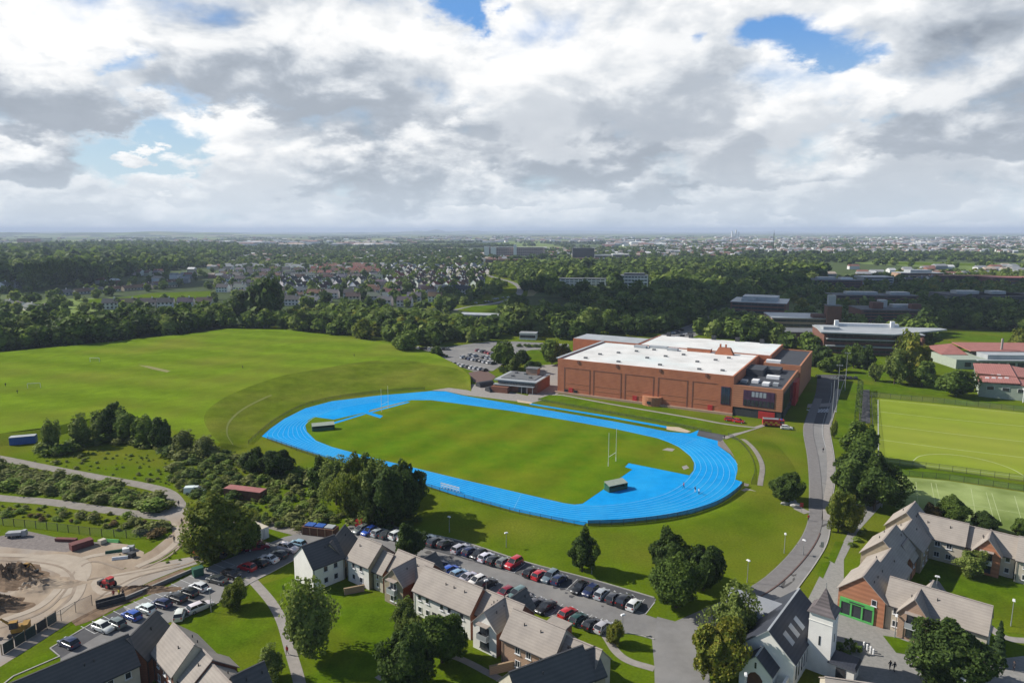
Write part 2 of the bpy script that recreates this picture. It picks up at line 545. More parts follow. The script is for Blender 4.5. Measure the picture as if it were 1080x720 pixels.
def strip(name, pts, w, z, m, kind='structure', h=None, closed=False):
    """A strip of given width along a world polyline; a raised one (kerb) when h is set."""
    if closed:
        pts = pts + [pts[0], pts[1]]
    L_, R_ = offset_line(pts, w / 2), offset_line(pts, -w / 2)
    if closed:
        L_, R_, pts = L_[1:], R_[1:], pts[1:]
    b = MB()
    n = len(pts)
    if h is None:
        b.v = [(x, y, z) for x, y in L_] + [(x, y, z) for x, y in R_]
        for i in range(n - 1):
            b.f.append([i, n + i, n + i + 1, i + 1]); b.m.append(0)
    else:
        b.v = [(x, y, z) for x, y in L_] + [(x, y, z) for x, y in R_] + [(x, y, z + h) for x, y in L_] + [(x, y, z + h) for x, y in R_]
        for i in range(n - 1):
            b.f += [[2 * n + i, 3 * n + i, 3 * n + i + 1, 2 * n + i + 1], [i + 1, 2 * n + i + 1, 2 * n + i, i][::-1], [n + i, n + i + 1, 3 * n + i + 1, 3 * n + i]]
            b.m += [0, 0, 0]
        b.f += [[0, n, 3 * n, 2 * n], [n - 1, 3 * n - 1, 4 * n - 1, 2 * n - 1]]; b.m += [0, 0]
    o = b.build(name, m)
    return tag(o, kind=kind) if kind else o


def ribbon(name, rows, m, sub=6):
    """Smooth slope between polylines given as lists of (x, y, z) with equal counts."""
    b = MB()
    n = len(rows[0])
    for r in rows:
        b.v += r
    for j in range(len(rows) - 1):
        for i in range(n - 1):
            b.f.append([j * n + i, j * n + i + 1, (j + 1) * n + i + 1, (j + 1) * n + i]); b.m.append(0)
    o = b.build(name, m, smooth=True)
    # make sure it faces up
    me = o.data
    if sum(p.normal.z for p in me.polygons) < 0:
        me.flip_normals()
    return tag(o, kind='structure')


ORD = "first second third fourth fifth sixth seventh eighth ninth tenth eleventh twelfth thirteenth fourteenth fifteenth sixteenth seventeenth eighteenth nineteenth twentieth".split()
TENS = {20: "twenty", 30: "thirty", 40: "forty", 50: "fifty", 60: "sixty", 70: "seventy", 80: "eighty", 90: "ninety"}


def ordinal(i):
    """1 -> first"""
    if i <= 20:
        return ORD[i - 1]
    if i % 10 == 0:
        return TENS[i][:-1] + "ieth" if i < 100 else str(i) + "th"
    if i > 100:
        return str(i) + "th"
    return TENS[i - i % 10] + "-" + ORD[i % 10 - 1]


def uniquify(items):
    """items: list of [object, label, u]. Repeated labels gain their place counted from the left."""
    by = {}
    for it in items:
        by.setdefault(it[1], []).append(it)
    for lab, its in by.items():
        if len(its) == 1:
            its[0][0]["label"] = lab
            continue
        its.sort(key=lambda q: q[2])
        for k, it in enumerate(its):
            if k == 0:
                suf = ", leftmost"
            elif k == len(its) - 1:
                suf = ", rightmost"
            else:
                suf = ", %s from the left" % ordinal(k + 1)
            it[0]["label"] = lab + suf


# ------------------------------------------------------------------ light and sky
SUN_EL = R(36)
sx, sy = -0.965, 0.26
l_ = math.hypot(sx, sy); sx, sy = sx / l_, sy / l_
SUNV = Vector((sx * math.cos(SUN_EL), sy * math.cos(SUN_EL), math.sin(SUN_EL)))
sl = bpy.data.lights.new("sun", 'SUN')
sl.energy = 5.0
sl.angle = R(0.53)
sl.color = (1.0, 0.95, 0.87)
so = bpy.data.objects.new("sun", sl)
so.rotation_euler = SUNV.to_track_quat('Z', 'Y').to_euler()
so.location = (-300, 120, 300)
COL.objects.link(so)

world = bpy.data.worlds.new("World")
sc.world = world
world.use_nodes = True


def build_world():
    nt = world.node_tree
    N, L = nt.nodes, nt.links
    N.clear()

    def nd(t, **kw):
        n = N.new(t)
        for k, v in kw.items():
            setattr(n, k, v)
        return n

    def math_(op, a, b=None, clamp=False):
        n = nd("ShaderNodeMath", operation=op)
        n.use_clamp = clamp
        for i, q in enumerate((a, b)):
            if q is None:
                continue
            if isinstance(q, (int, float)):
                n.inputs[i].default_value = q
            else:
                L.new(q, n.inputs[i])
        return n.outputs[0]

    def rng_(v, a, b, c=0.0, d=1.0, smooth=True):
        n = nd("ShaderNodeMapRange")
        n.interpolation_type = 'SMOOTHSTEP' if smooth else 'LINEAR'
        for k, q in (("From Min", a), ("From Max", b), ("To Min", c), ("To Max", d)):
            n.inputs[k].default_value = q
        L.new(v, n.inputs["Value"])
        return n.outputs["Result"]

    def mixc(f, a, b):
        n = nd("ShaderNodeMix", data_type='RGBA')
        if isinstance(f, (int, float)):
            n.inputs["Factor"].default_value = f
        else:
            L.new(f, n.inputs["Factor"])
        for k, q in (("A", a), ("B", b)):
            if isinstance(q, tuple):
                n.inputs[k].default_value = (*q, 1)
            else:
                L.new(q, n.inputs[k])
        return n.outputs["Result"]

    out = nd("ShaderNodeOutputWorld")
    sky = nd("ShaderNodeTexSky", sky_type='NISHITA')
    sky.sun_disc = False
    sky.sun_elevation = SUN_EL
    sky.sun_rotation = math.atan2(sx, sy)
    sky.altitude = 60
    sky.air_density = 1.0
    sky.dust_density = 0.6
    sky.ozone_density = 1.5
    tc = nd("ShaderNodeTexCoord")
    D = tc.outputs["Generated"]

    def vmath(op, a, b=None, scale=None):
        n = nd("ShaderNodeVectorMath", operation=op)
        for i, q in enumerate((a, b)):
            if q is None:
                continue
            if isinstance(q, tuple):
                n.inputs[i].default_value = q
            else:
                L.new(q, n.inputs[i])
        if scale is not None:
            if isinstance(scale, (int, float)):
                n.inputs["Scale"].default_value = scale
            else:
                L.new(scale, n.inputs["Scale"])
        return n.outputs["Value"] if op in ('LENGTH', 'DISTANCE', 'DOT_PRODUCT') else n.outputs["Vector"]

    def noise(vec, scale, detail, rough, dist=0.0, colour=False):
        n = nd("ShaderNodeTexNoise")
        n.inputs["Scale"].default_value = scale
        n.inputs["Detail"].default_value = detail
        n.inputs["Roughness"].default_value = rough
        n.inputs["Distortion"].default_value = dist
        L.new(vec, n.inputs["Vector"])
        return n.outputs["Color" if colour else "Fac"]

    # the deck of cumulus seen in perspective: directions projected on a level sheet
    sep = nd("ShaderNodeSeparateXYZ"); L.new(D, sep.inputs[0])
    el = sep.outputs["Z"]
    flat = vmath('SCALE', vmath('MULTIPLY', D, (1.0, 1.0, 1.7)), scale=math_('DIVIDE', 2.0, math_('ADD', math_('MAXIMUM', el, 0.0), 0.60)))
    warp = noise(flat, 2.3, 7, 0.6, 0.0, True)
    # azimuth and elevation, ragged by the noise, carry the placed masses and gaps
    az = math_('ARCTAN2', sep.outputs["X"], sep.outputs["Y"])
    cmb = nd("ShaderNodeCombineXYZ")
    L.new(az, cmb.inputs[0]); L.new(math_('ARCSINE', el), cmb.inputs[1])
    off = vmath('SUBTRACT', warp, (0.5, 0.5, 0.5))
    q0 = vmath('MULTIPLY_ADD', off, (0.30, 0.16, 0.0))
    L.new(cmb.outputs[0], q0.node.inputs[2])

    def masses(items):
        tot = None
        for (u, v, ru, rv, amt) in items:
            x = (u - 540) / F; q = -(v - 360) / F
            d = Vector((x, math.cos(PIT) + q * math.sin(PIT), -math.sin(PIT) + q * math.cos(PIT))).normalized()
            c = (math.atan2(d.x, d.y), math.asin(d.z), 0)
            r_ = (F / ru * 1.15, F / rv * 1.15, 0)
            m_ = vmath('MULTIPLY', vmath('SUBTRACT', q0, c), r_)
            f_ = rng_(vmath('LENGTH', m_), 0.15, 1.6, amt, 0.0)
            tot = f_ if tot is None else math_('ADD', tot, f_)
        return tot

    n0 = noise(flat, 3.3, 11, 0.55, 0.2)
    shifted = vmath('ADD', flat, (-0.05, 0.0, 0.11))
    n1 = noise(shifted, 3.3, 6, 0.55, 0.2)
    gaps = masses(CLOUD_GAPS)
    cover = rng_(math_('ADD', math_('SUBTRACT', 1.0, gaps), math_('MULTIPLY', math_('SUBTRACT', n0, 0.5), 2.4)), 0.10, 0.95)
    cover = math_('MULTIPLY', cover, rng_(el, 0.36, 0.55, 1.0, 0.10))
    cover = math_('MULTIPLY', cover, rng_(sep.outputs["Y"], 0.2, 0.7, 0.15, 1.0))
    lit = math_('ADD', masses(CLOUD_SHADE), 0.73)
    lit = math_('ADD', lit, math_('MULTIPLY', math_('SUBTRACT', n0, n1), 1.6))
    # cauliflower tops: folded noise, bright on the bulges, dark in the creases
    bw = noise(vmath('MULTIPLY_ADD', off, (0.35, 0.35, 0.35)), 3.6, 5, 0.5)
    L.new(flat, bw.node.inputs["Vector"].links[0].from_node.inputs[2])
    fold = math_('ABSOLUTE', math_('SUBTRACT', bw, 0.5))
    lit = math_('ADD', lit, math_('MULTIPLY', math_('SUBTRACT', fold, 0.07), 1.15))
    lit = math_('ADD', lit, math_('MULTIPLY', math_('SUBTRACT', n0, 0.5), -0.15), clamp=True)
    # single cumulus heaps in front of the deck: domed tops that catch the sun, flat grey bases
    wob = math_('MULTIPLY', math_('SUBTRACT', n0, 0.5), 2.6)
    sq = nd("ShaderNodeSeparateXYZ"); L.new(q0, sq.inputs[0])
    for (u, vt, vb, hw_, lo_, hi_) in CUMULUS:
        def ae(u_, v_):
            x = (u_ - 540) / F; q = -(v_ - 360) / F
            d = Vector((x, math.cos(PIT) + q * math.sin(PIT), -math.sin(PIT) + q * math.cos(PIT))).normalized()
            return math.atan2(d.x, d.y), math.asin(d.z)
        a0, e0 = ae(u, vb)
        e1 = ae(u, vt)[1]
        xx = math_('MULTIPLY', math_('SUBTRACT', sq.outputs[0], a0), F / hw_)
        yy_ = math_('MULTIPLY', math_('SUBTRACT', sq.outputs[1], e0), 1.0 / (e1 - e0))
        yb = math_('MULTIPLY', math_('MINIMUM', yy_, 0.0), 2.0)
        r2 = math_('ADD', math_('ADD', math_('MULTIPLY', xx, xx), math_('MULTIPLY', yb, yb)), math_('MULTIPLY', math_('MAXIMUM', yy_, 0.0), math_('MAXIMUM', yy_, 0.0)))
        m_ = rng_(math_('ADD', math_('SUBTRACT', 1.0, r2), wob), -0.1, 0.62)
        sh = rng_(math_('ADD', math_('ADD', yy_, math_('MULTIPLY', xx, -0.22)), math_('MULTIPLY', math_('SUBTRACT', n0, n1), 3.0)), -0.15, 0.95, lo_ + 0.08, min(1.0, hi_ + 0.03))
        mx_ = nd("ShaderNodeMix", data_type='FLOAT')
        L.new(math_('MULTIPLY', m_, 0.88), mx_.inputs["Factor"]); L.new(lit, mx_.inputs["A"]); L.new(sh, mx_.inputs["B"])
        lit = mx_.outputs["Result"]
        cover = math_('MAXIMUM', cover, math_('MULTIPLY', m_, rng_(el, 0.36, 0.55, 1.0, 0.0)))
    ramp = nd("ShaderNodeValToRGB")
    e = ramp.color_ramp.elements
    e[0].position = 0.0; e[0].color = (0.245, 0.28, 0.33, 1)
    e[1].position = 1.0; e[1].color = (0.85, 0.85, 0.845, 1)
    k = e.new(0.35); k.color = (0.38, 0.42, 0.475, 1)
    k = e.new(0.68); k.color = (0.59, 0.62, 0.655, 1)
    L.new(lit, ramp.inputs["Fac"])
    cloudc = ramp.outputs["Color"]
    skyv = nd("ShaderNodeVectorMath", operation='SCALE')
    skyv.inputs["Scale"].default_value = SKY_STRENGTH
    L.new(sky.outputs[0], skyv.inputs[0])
    # thin veil and far haze towards the horizon
    hz = rng_(el, 0.0, 0.12, 1.0, 0.0)
    veil = mixc(rng_(el, 0.30, 0.60, 0.75, 0.0), skyv.outputs["Vector"], mixc(rng_(el, 0.08, 0.28), (0.43, 0.59, 0.71), (0.12, 0.32, 0.70)))
    col = mixc(cover, veil, cloudc)
    col = mixc(math_('MULTIPLY', hz, 0.52), col, (0.58, 0.66, 0.73))
    # the Background takes the mixed radiance at the sky's own strength
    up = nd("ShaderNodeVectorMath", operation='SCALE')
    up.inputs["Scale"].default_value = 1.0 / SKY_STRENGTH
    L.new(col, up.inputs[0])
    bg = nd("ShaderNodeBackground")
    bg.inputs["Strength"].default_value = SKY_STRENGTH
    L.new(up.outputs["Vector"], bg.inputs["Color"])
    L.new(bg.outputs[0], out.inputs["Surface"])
    world.cycles.sampling_method = 'MANUAL'
    world.cycles.sample_map_resolution = 512


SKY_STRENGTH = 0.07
HAZE_D = 0.000085
# where the deck opens, and where its tops shine and its bases darken: direction (as photograph column and row), size, amount
CLOUD_GAPS = [(476, 12, 36, 20, .95), (500, 22, 20, 12, .6), (128, 150, 60, 30, .95), (190, 172, 60, 26, .9), (205, 104, 34, 13, .8), (108, 62, 26, 12, .6), (838, 44, 46, 24, 1.0), (735, 37, 22, 10, .75), (885, 64, 30, 10, .7), (922, 128, 16, 14, .6), (395, 204, 26, 7, .6), (60, 126, 22, 8, .5), (250, 200, 60, 8, .4)]
CUMULUS = [(60, 197, 218, 62, .45, .85), (190, 182, 204, 62, .55, .95), (335, 194, 212, 70, .5, .9), (520, 187, 204, 60, .4, .85), (625, 206, 222, 80, .5, .8), (900, 192, 214, 120, .35, .8), (1010, 206, 228, 70, .5, .85), (760, 198, 222, 75, .4, .8), (700, 186, 209, 52, .15, .7),
           (30, 118, 171, 50, .12, 1.0), (147, 149, 162, 15, .6, .95), (395, 128, 191, 95, .1, .95), (245, 104, 186, 52, .5, 1.0), (520, 92, 150, 66, .25, .95), (640, 96, 166, 84, .08, .9), (965, 138, 190, 74, .4, .95), (775, 96, 168, 66, .3, .85), (862, 72, 142, 50, .5, 1.0), (1015, 62, 140, 92, .12, .85), (60, 52, 114, 80, .1, 1.0), (285, 0, 88, 165, .1, .95), (560, 8, 108, 90, .5, 1.0), (690, 30, 112, 90, .3, .9)]
CLOUD_SHADE = [(60, 25, 120, 40, .3), (20, 126, 40, 14, .4), (110, 112, 60, 26, .28), (232, 138, 55, 30, .38), (260, 105, 60, 16, .25), (330, 22, 70, 22, .2), (565, 45, 90, 50, .25), (600, 85, 50, 30, .15), (862, 104, 45, 42, .38), (830, 140, 50, 20, .2), (965, 152, 70, 24, .32), (370, 204, 130, 10, .25), (190, 196, 160, 16, .25), (700, 150, 60, 16, .22), (1000, 225, 100, 10, .15), (150, 156, 14, 8, .4),
               (270, 55, 130, 34, -.48), (180, 40, 60, 26, -.2), (50, 86, 62, 22, -.42), (35, 160, 50, 10, -.5), (425, 128, 120, 24, -.36), (395, 178, 85, 15, -.5), (510, 122, 70, 20, -.28), (612, 136, 80, 26, -.5), (700, 95, 70, 36, -.25), (700, 200, 56, 8, -.48), (775, 128, 60, 40, -.28), (1010, 112, 100, 26, -.42), (1050, 18, 100, 30, -.4), (870, 198, 160, 12, -.32), (565, 181, 70, 10, -.35), (60, 211, 50, 9, -.2), (940, 60, 60, 40, -.12)]
build_world()

vs_ = sc.view_settings
sc.display_settings.display_device = 'sRGB'
vs_.view_transform = 'Standard'
vs_.look = 'None'
vs_.gamma = 1
vs_.exposure = 0.32
vs_.use_curve_mapping = False
cy = sc.cycles
cy.max_bounces = 5
cy.diffuse_bounces = 2
cy.glossy_bounces = 2
cy.transmission_bounces = 3
cy.transparent_max_bounces = 6
cy.volume_bounces = 0
cy.use_denoising = True
cy.sample_clamp_indirect = 6
cy.caustics_reflective = False
cy.caustics_refractive = False
sc.render.threads_mode = 'AUTO'

# ------------------------------------------------------------------ the land
def far_ground_material():
    m = bpy.data.materials.new("far_land")
    nt, N, L, b = nodes_of(m)
    b.inputs["Roughness"].default_value = 0.95
    b.inputs["Specular IOR Level"].default_value = 0.1
    geo = N.new("ShaderNodeNewGeometry")
    mp = N.new("ShaderNodeMapping")
    mp.inputs["Scale"].default_value = (1 / 260, 1 / 420, 1)
    L.new(geo.outputs["Position"], mp.inputs["Vector"])
    v = N.new("ShaderNodeTexVoronoi")
    v.inputs["Scale"].default_value = 1
    v.voronoi_dimensions = '2D'
    L.new(mp.outputs[0], v.inputs["Vector"])
    cr = N.new("ShaderNodeValToRGB")
    cr.color_ramp.interpolation = 'CONSTANT'
    els = cr.color_ramp.elements
    els[0].position = 0; els[0].color = (0.045, 0.07, 0.02, 1)
    els[1].position = 0.3; els[1].color = (0.15, 0.21, 0.045, 1)
    for p, c in ((0.45, (0.085, 0.12, 0.035)), (0.58, (0.19, 0.23, 0.07)), (0.72, (0.07, 0.10, 0.03)), (0.82, (0.24, 0.22, 0.11)), (0.92, (0.14, 0.20, 0.045))):
        k = els.new(p); k.color = (*c, 1)
    sepc = N.new("ShaderNodeSeparateColor")
    L.new(v.outputs["Color"], sepc.inputs[0])
    L.new(sepc.outputs[0], cr.inputs["Fac"])
    n = N.new("ShaderNodeTexNoise")
    n.inputs["Scale"].default_value = 0.03
    n.inputs["Detail"].default_value = 8
    L.new(geo.outputs["Position"], n.inputs["Vector"])
    mr = N.new("ShaderNodeMapRange")
    mr.inputs["To Min"].default_value = 0.6
    mr.inputs["To Max"].default_value = 1.3
    L.new(n.outputs["Fac"], mr.inputs["Value"])
    mul = N.new("ShaderNodeVectorMath"); mul.operation = 'SCALE'
    L.new(cr.outputs["Color"], mul.inputs[0]); L.new(mr.outputs["Result"], mul.inputs["Scale"])
    L.new(mul.outputs["Vector"], b.inputs["Base Color"])
    return m


FARM = far_ground_material()
tag(MB().add([(-45000, -3000, -0.25), (45000, -3000, -0.25), (45000, 45000, -0.25), (-45000, 45000, -0.25)], [(0, 1, 2, 3)]).build("ground", FARM), kind='structure')
# grass of the campus as one sheet
sheet("grass", [(-700, 20), (700, 20), (700, 420), (420, 520), (-420, 520), (-700, 470)], 0.0, GRASS)

# hills on the skyline
def hills(name, y, x0, x1, hmax, seed, depth=2500):
    b = MB()
    n, mrows = 90, 8
    r = np.random.default_rng(seed)
    ph = r.uniform(0, 6.28, 8)
    for j in range(mrows + 1):
        for i in range(n + 1):
            x = x0 + (x1 - x0) * i / n
            t = i / n
            base = sum(math.sin(t * (2.2 + 2.7 * k) * 3.1 + ph[k]) / (k + 1.3) for k in range(7))
            h = hmax * max(0.0, 0.42 + 0.3 * base) * math.sin(math.pi * t) ** 0.5 * math.sin(math.pi * j / mrows)
            b.v.append((x, y + depth * j / mrows, h - 1.0))
    for j in range(mrows):
        for i in range(n):
            a = j * (n + 1) + i
            b.f.append([a, a + 1, a + n + 2, a + n + 1]); b.m.append(0)
    o = b.build(name, FARM, smooth=True)
    return tag(o, kind='structure')


hills("hills", 17000, -13500, -1200, 105, 3)
hills("hills", 9000, -9000, -1800, 85, 5)
hills("hills", 26000, -12000, 20000, 110, 9)
hills("hills", 21000, -4500, 500, 140, 21)

# playing field plateau, its bank down to the track and down to the scrub
FZ = 2.2
field_px = [(-260, 405), (-120, 387), (0, 371.5), (120, 360), (215, 350), (240, 346.5), (300, 347.5), (360, 355), (420, 363), (455, 371), (481, 384), (496, 396)]
crest_px = [(496, 396), (481, 388.5), (428, 380), (387, 381), (331, 390), (295, 397), (262, 408), (232, 422), (216, 437), (219, 452), (232, 467)]
south_px = [(205, 462), (180, 452), (140, 441), (100, 440), (60, 449), (0, 457), (-200, 470)]
sheet("playing_field", W(field_px + crest_px[1:] + south_px, FZ), FZ, FIELDG)
cs = spline(W(crest_px, FZ), 5)
ts = spline(W([(497, 413), (489, 411.5), (457, 408.5), (424, 410), (385, 414), (350, 419), (318, 428), (293, 440), (276, 452), (264, 463), (262, 472)]), 5)
rows = []
for k in range(9):
    t = k / 8
    s = t * t * (3 - 2 * t)
    rows.append([(c[0] + (q[0] - c[0]) * t, c[1] + (q[1] - c[1]) * t, FZ * (1 - s) + 0.02) for c, q in zip(cs, ts)])
ribbon("bank", rows, BANKG)
# sandy walking line along the bank
mid = [(c[0] + (q[0] - c[0]) * 0.45, c[1] + (q[1] - c[1]) * 0.45) for c, q in zip(cs, ts)]
b_ = MB()
for w_ in (0.44, 0.475):
    s = w_ * w_ * (3 - 2 * w_)
    b_.v += [(c[0] + (q[0] - c[0]) * w_, c[1] + (q[1] - c[1]) * w_, FZ * (1 - s) + 0.06) for c, q in zip(cs, ts)]
n_ = len(cs)
for i in range(n_ * 3 // 5, n_ - 1):
    b_.f.append([i, i + 1, n_ + i + 1, n_ + i]); b_.m.append(0)
ln = b_.build("worn_path", mat("faint_path", (0.145, 0.160, 0.022), (0.115, 0.145, 0.014), 0.3), smooth=True)
tag(ln, kind='structure')
sl_ = spline(W([(232, 467)] + south_px, FZ), 4)
sl2 = [(x + 1.0, y - 9.0) for x, y in sl_]
ribbon("bank", [[(x, y, FZ) for x, y in sl_], [(x + .5, y - 4, FZ * 0.6) for x, y in sl_], [(x, y, 0.02) for x, y in sl2]], GRASS)
# round the corner between the two slopes
c0, t0 = cs[-1], ts[-1]
fan = []
for i in range(9):
    k = i / 8
    e_ = (sl2[0][0] + (t0[0] - sl2[0][0]) * k, sl2[0][1] + (t0[1] - sl2[0][1]) * k)
    fan.append([(c0[0] + (e_[0] - c0[0]) * j / 6, c0[1] + (e_[1] - c0[1]) * j / 6, FZ * (1 - (j / 6) ** 2 * (3 - 2 * j / 6)) + .01) for j in range(7)])
ribbon("bank", fan, GRASS)

# outer berm around the south and east of the track, and the slope below the hall
berm_px = [(446, 514), (500, 529), (545, 543), (598, 554), (640, 556.5), (690, 552), (735, 543), (768, 528), (785, 514)]
bl = spline(W(berm_px), 5)
prof = [(0.3, 0.03), (2.0, 0.55), (4.0, 0.9), (6.0, 0.95), (9.0, 0.6), (14, 0.12), (20, -0.09)]
rows = []
nb = len(bl)
for w_, h_ in prof:
    off = offset_line(bl, -w_)
    rows.append([(x, y, 0.02 + h_ * min(1, min(i, nb - 1 - i) / 8)) for i, (x, y) in enumerate(off)])
ribbon("bank", rows, GRASS)
hb = spline(W([(566, 421), (600, 427.5), (650, 436), (700, 445), (745, 455), (768, 461)]), 5)
ht = spline(W([(579, 414.5), (604, 419), (650, 427.5), (700, 436), (760, 446), (800, 449)], 1.0), 5)
tp = [min(1.0, (len(hb) - 1 - i) / 7, i / 3 + .1) for i in range(len(hb))]
ribbon("bank", [[(a[0], a[1], 0.03) for a in hb], [((a[0] + c[0]) / 2, (a[1] + c[1]) / 2, 0.04 + 0.6 * k) for a, c, k in zip(hb, ht, tp)], [(c[0], c[1], 0.05 + 0.95 * k) for c, k in zip(ht, tp)]], LAWN)
east = [(782, 463), (795, 478), (803, 495), (801, 512)]
rows = []
el_ = spline(W(east), 6)
for w_, h_ in ((-7, 0.03), (-3.5, 0.9), (0, 1.3), (4, 1.0), (10, 0.03)):
    off = offset_line(el_, w_)
    ne = len(off)
    rows.append([(x, y, 0.02 + h_ * math.sin(math.pi * i / (ne - 1)) ** 0.5) for i, (x, y) in enumerate(off)])
ribbon("bank", rows, GRASS)
trail_ = offset_line(el_, 0.3)
b_ = MB()
for w_ in (-0.6, 0.9):
    off = offset_line(el_, w_)
    b_.v += [(x, y, 0.09 + 1.28 * math.sin(math.pi * i / (len(off) - 1)) ** 0.5) for i, (x, y) in enumerate(off)]
ne = len(el_)
for i in range(ne - 1):
    b_.f.append([i, i + 1, ne + i + 1, ne + i]); b_.m.append(0)
tag(b_.build("worn_path", TRAIL), kind='structure')

# worn streaks of the playing field
for q in ([(146, 385), (158, 386), (180, 391), (176, 392.5), (160, 389)], ):
    sheet("worn_path", W(q, FZ), FZ + 0.02, DRYG)

# ------------------------------------------------------------------ running track
outer_px = [(276, 460), (285, 452), (300, 441.5), (322, 430.5), (350, 423), (400, 417), (430, 414.5), (455, 412.3), (470, 412.6), (488, 417), (520, 422.5), (575, 432), (640, 443), (680, 450.5), (706, 455.5), (728, 457), (737, 453.4), (735, 459), (757, 463.6), (757, 469.7), (770, 479), (780.5, 491), (784.5, 503), (781, 513.5), (770, 523.7), (754, 533), (729.6, 541), (701, 546), (660, 550.5), (640, 551.5), (618, 551.5), (615.5, 553.8), (598, 550.3), (545, 539.3), (520, 532.5), (480, 522), (443.7, 510), (400, 497.5), (349.8, 484), (316, 473.5), (280, 461.5)]
sheet("running_track", W(outer_px), 0.05, TRACKM)
infield_px = [(322, 449), (323.5, 455), (333, 464.5), (350, 471.2), (390, 482), (430, 491.5), (480, 503.7), (540, 517.8), (595, 530.5), (606, 532), (614.5, 531), (667, 495), (659, 492.5), (663, 488.3), (727, 501.2), (731.5, 496), (732, 488), (728, 481), (716, 471.5), (705, 466.3), (693, 462), (650, 452.5), (598, 443.2), (540, 433.5), (480, 425.2), (455, 422), (434, 421.8), (390, 432.5), (388.5, 434.2), (404, 438.5), (401, 441), (383, 435.4), (352, 442.4), (331, 439.6), (325, 443)]
sheet("infield", W(infield_px), 0.075, INFG)
# jump runways on the infield
for q in ([(389, 434.6), (430, 423.7), (432.5, 424.3), (392, 435.2)], [(330, 452), (383, 436), (386, 436.8), (333, 453)]):
    sheet("jump_runway", W(q), 0.095, TRACKM)
sheet("worn_grass", W([(388.5, 434.2), (394, 431.5), (425, 424), (430, 424.3), (392, 434.9)]), 0.085, DRYG)
for q in ([(698, 474.5), (704, 472.3), (712, 473.5), (709, 476)], [(719, 492), (724, 490.5), (727, 493.5), (721, 495.5)]):
    sheet("throwing_circle", W(q), 0.09, PATHM)
# lane lines: eight lanes between the inner and the outer oval
inner_oval = [(321.5, 449), (323.5, 456), (333, 464.8), (350, 471.4), (390, 482.2), (430, 491.8), (480, 503.9), (540, 518), (595, 530.8), (640, 533), (690, 524.5), (718, 511.5), (731.5, 496), (731.5, 487), (726, 479.5), (716, 471.3), (705, 466), (693, 461.8), (650, 452.2), (598, 442.9), (540, 433.2), (480, 424.9), (440, 421), (400, 423.5), (360, 430), (335, 438.5)]
outer_oval = [(281, 459.5), (291, 464.5), (316, 473), (349.8, 483.4), (400, 496.8), (443.7, 509.2), (520, 530.8), (560, 541), (598, 548.8), (640, 550.8), (660, 549.6), (701, 545), (729.6, 540), (754, 532), (770, 522.7), (780, 512.8), (783, 503), (779.5, 491.5), (769, 479.6), (755, 470.5), (735, 462.5), (706, 456), (640, 443.6), (575, 432.6), (520, 423.3), (470, 414.2), (430, 415.3), (400, 418), (350, 424), (322, 431.5), (300, 442.5), (286, 452.5)]
ctr = np.array(P(530, 470))


def polar(pts):
    p = np.array(spline(W(pts), 10, True)) - ctr
    a = np.arctan2(p[:, 1], p[:, 0])
    r = np.hypot(p[:, 0], p[:, 1])
    k = np.argsort(a)
    return a[k], r[k]


A_ = np.linspace(-math.pi, math.pi, 361)[:-1]
ia, ir = polar(inner_oval)
oa, or_ = polar(outer_oval)
rin = np.interp(A_, ia, ir, period=2 * math.pi)
rou = np.interp(A_, oa, or_, period=2 * math.pi)
for k in range(0, 9):
    r_ = rin + (rou - rin) * (k + 0.12) / 8.25
    pts = [(ctr[0] + math.cos(a) * r, ctr[1] + math.sin(a) * r) for a, r in zip(A_, r_)]
    strip("lane_line", pts, 0.13 if k else 0.2, 0.098 if k else 0.10, LANEL, closed=True)
# start and finish marks across the straights
for q in ([(541, 538), (550, 520.4)], [(722, 469), (735, 462.6)]):
    strip("start_line", W(q), 0.12, 0.104, LANEL)
# long jump strip beside the back straight
sheet("grass", W([(588, 431), (640, 440), (700, 451.5), (703, 452.8), (640, 442.2), (585, 432.6)]), 0.07, LAWN)
sheet("jump_runway", W([(560, 425.5), (640, 438.2), (706, 450), (706, 452), (640, 440), (558, 426.5)]), 0.075, TRACKM)
sheet("sand_pit", W([(703, 449.6), (716, 450.5), (729, 455), (724, 456.3), (703, 453)]), 0.082, SANDM)
sheet("sand_pit", W([(545, 421.6), (562, 424.3), (560, 426), (546, 424)]), 0.082, SANDM)
sheet("asphalt", W([(737, 453.4), (768, 459.5), (760, 465.5), (735, 459.3)]), 0.06, ASPHD)
sheet("gravel", W([(757, 463.6), (766, 462), (778, 470), (790, 486), (793, 503), (789, 513), (784.5, 512), (786.5, 503), (782, 491), (771, 478.5), (757, 469.7)]), 0.055, GRAVEL)
sheet("gravel", W([(455, 411.5), (500, 405), (560, 418), (575, 421), (560, 425), (490, 416.5), (470, 412.4)]), 0.045, PATHM)

# ------------------------------------------------------------------ roads, paths, car parks
road_px_l = [(862, 395), (860, 415), (850, 440), (847, 455), (851, 480), (853, 505), (853, 530), (852, 548), (845, 566), (830, 586), (808, 607), (785, 622), (760, 634), (735, 645), (712, 655)]
road_px_r = [(893, 395), (886, 415), (879, 440), (876, 455), (880, 480), (881, 505), (878, 530), (877, 550), (873, 572), (862, 592), (848, 612), (835, 628), (810, 650), (780, 672), (745, 690)]
RL = spline(W(road_px_l), 5)
RR = spline(W(road_px_r), 5)
sheet("road", RL + W([(693, 650), (687, 668), (690, 700), (691, 740), (752, 740)]) + RR[::-1], 0.03, ROADM)
strip("kerb", offset_line(RR, -0.1), 0.22, 0.02, KERBM, h=0.12)
strip("kerb", offset_line(RL[38:60], 3.45), 0.25, 0.02, REDKERB, h=0.13)
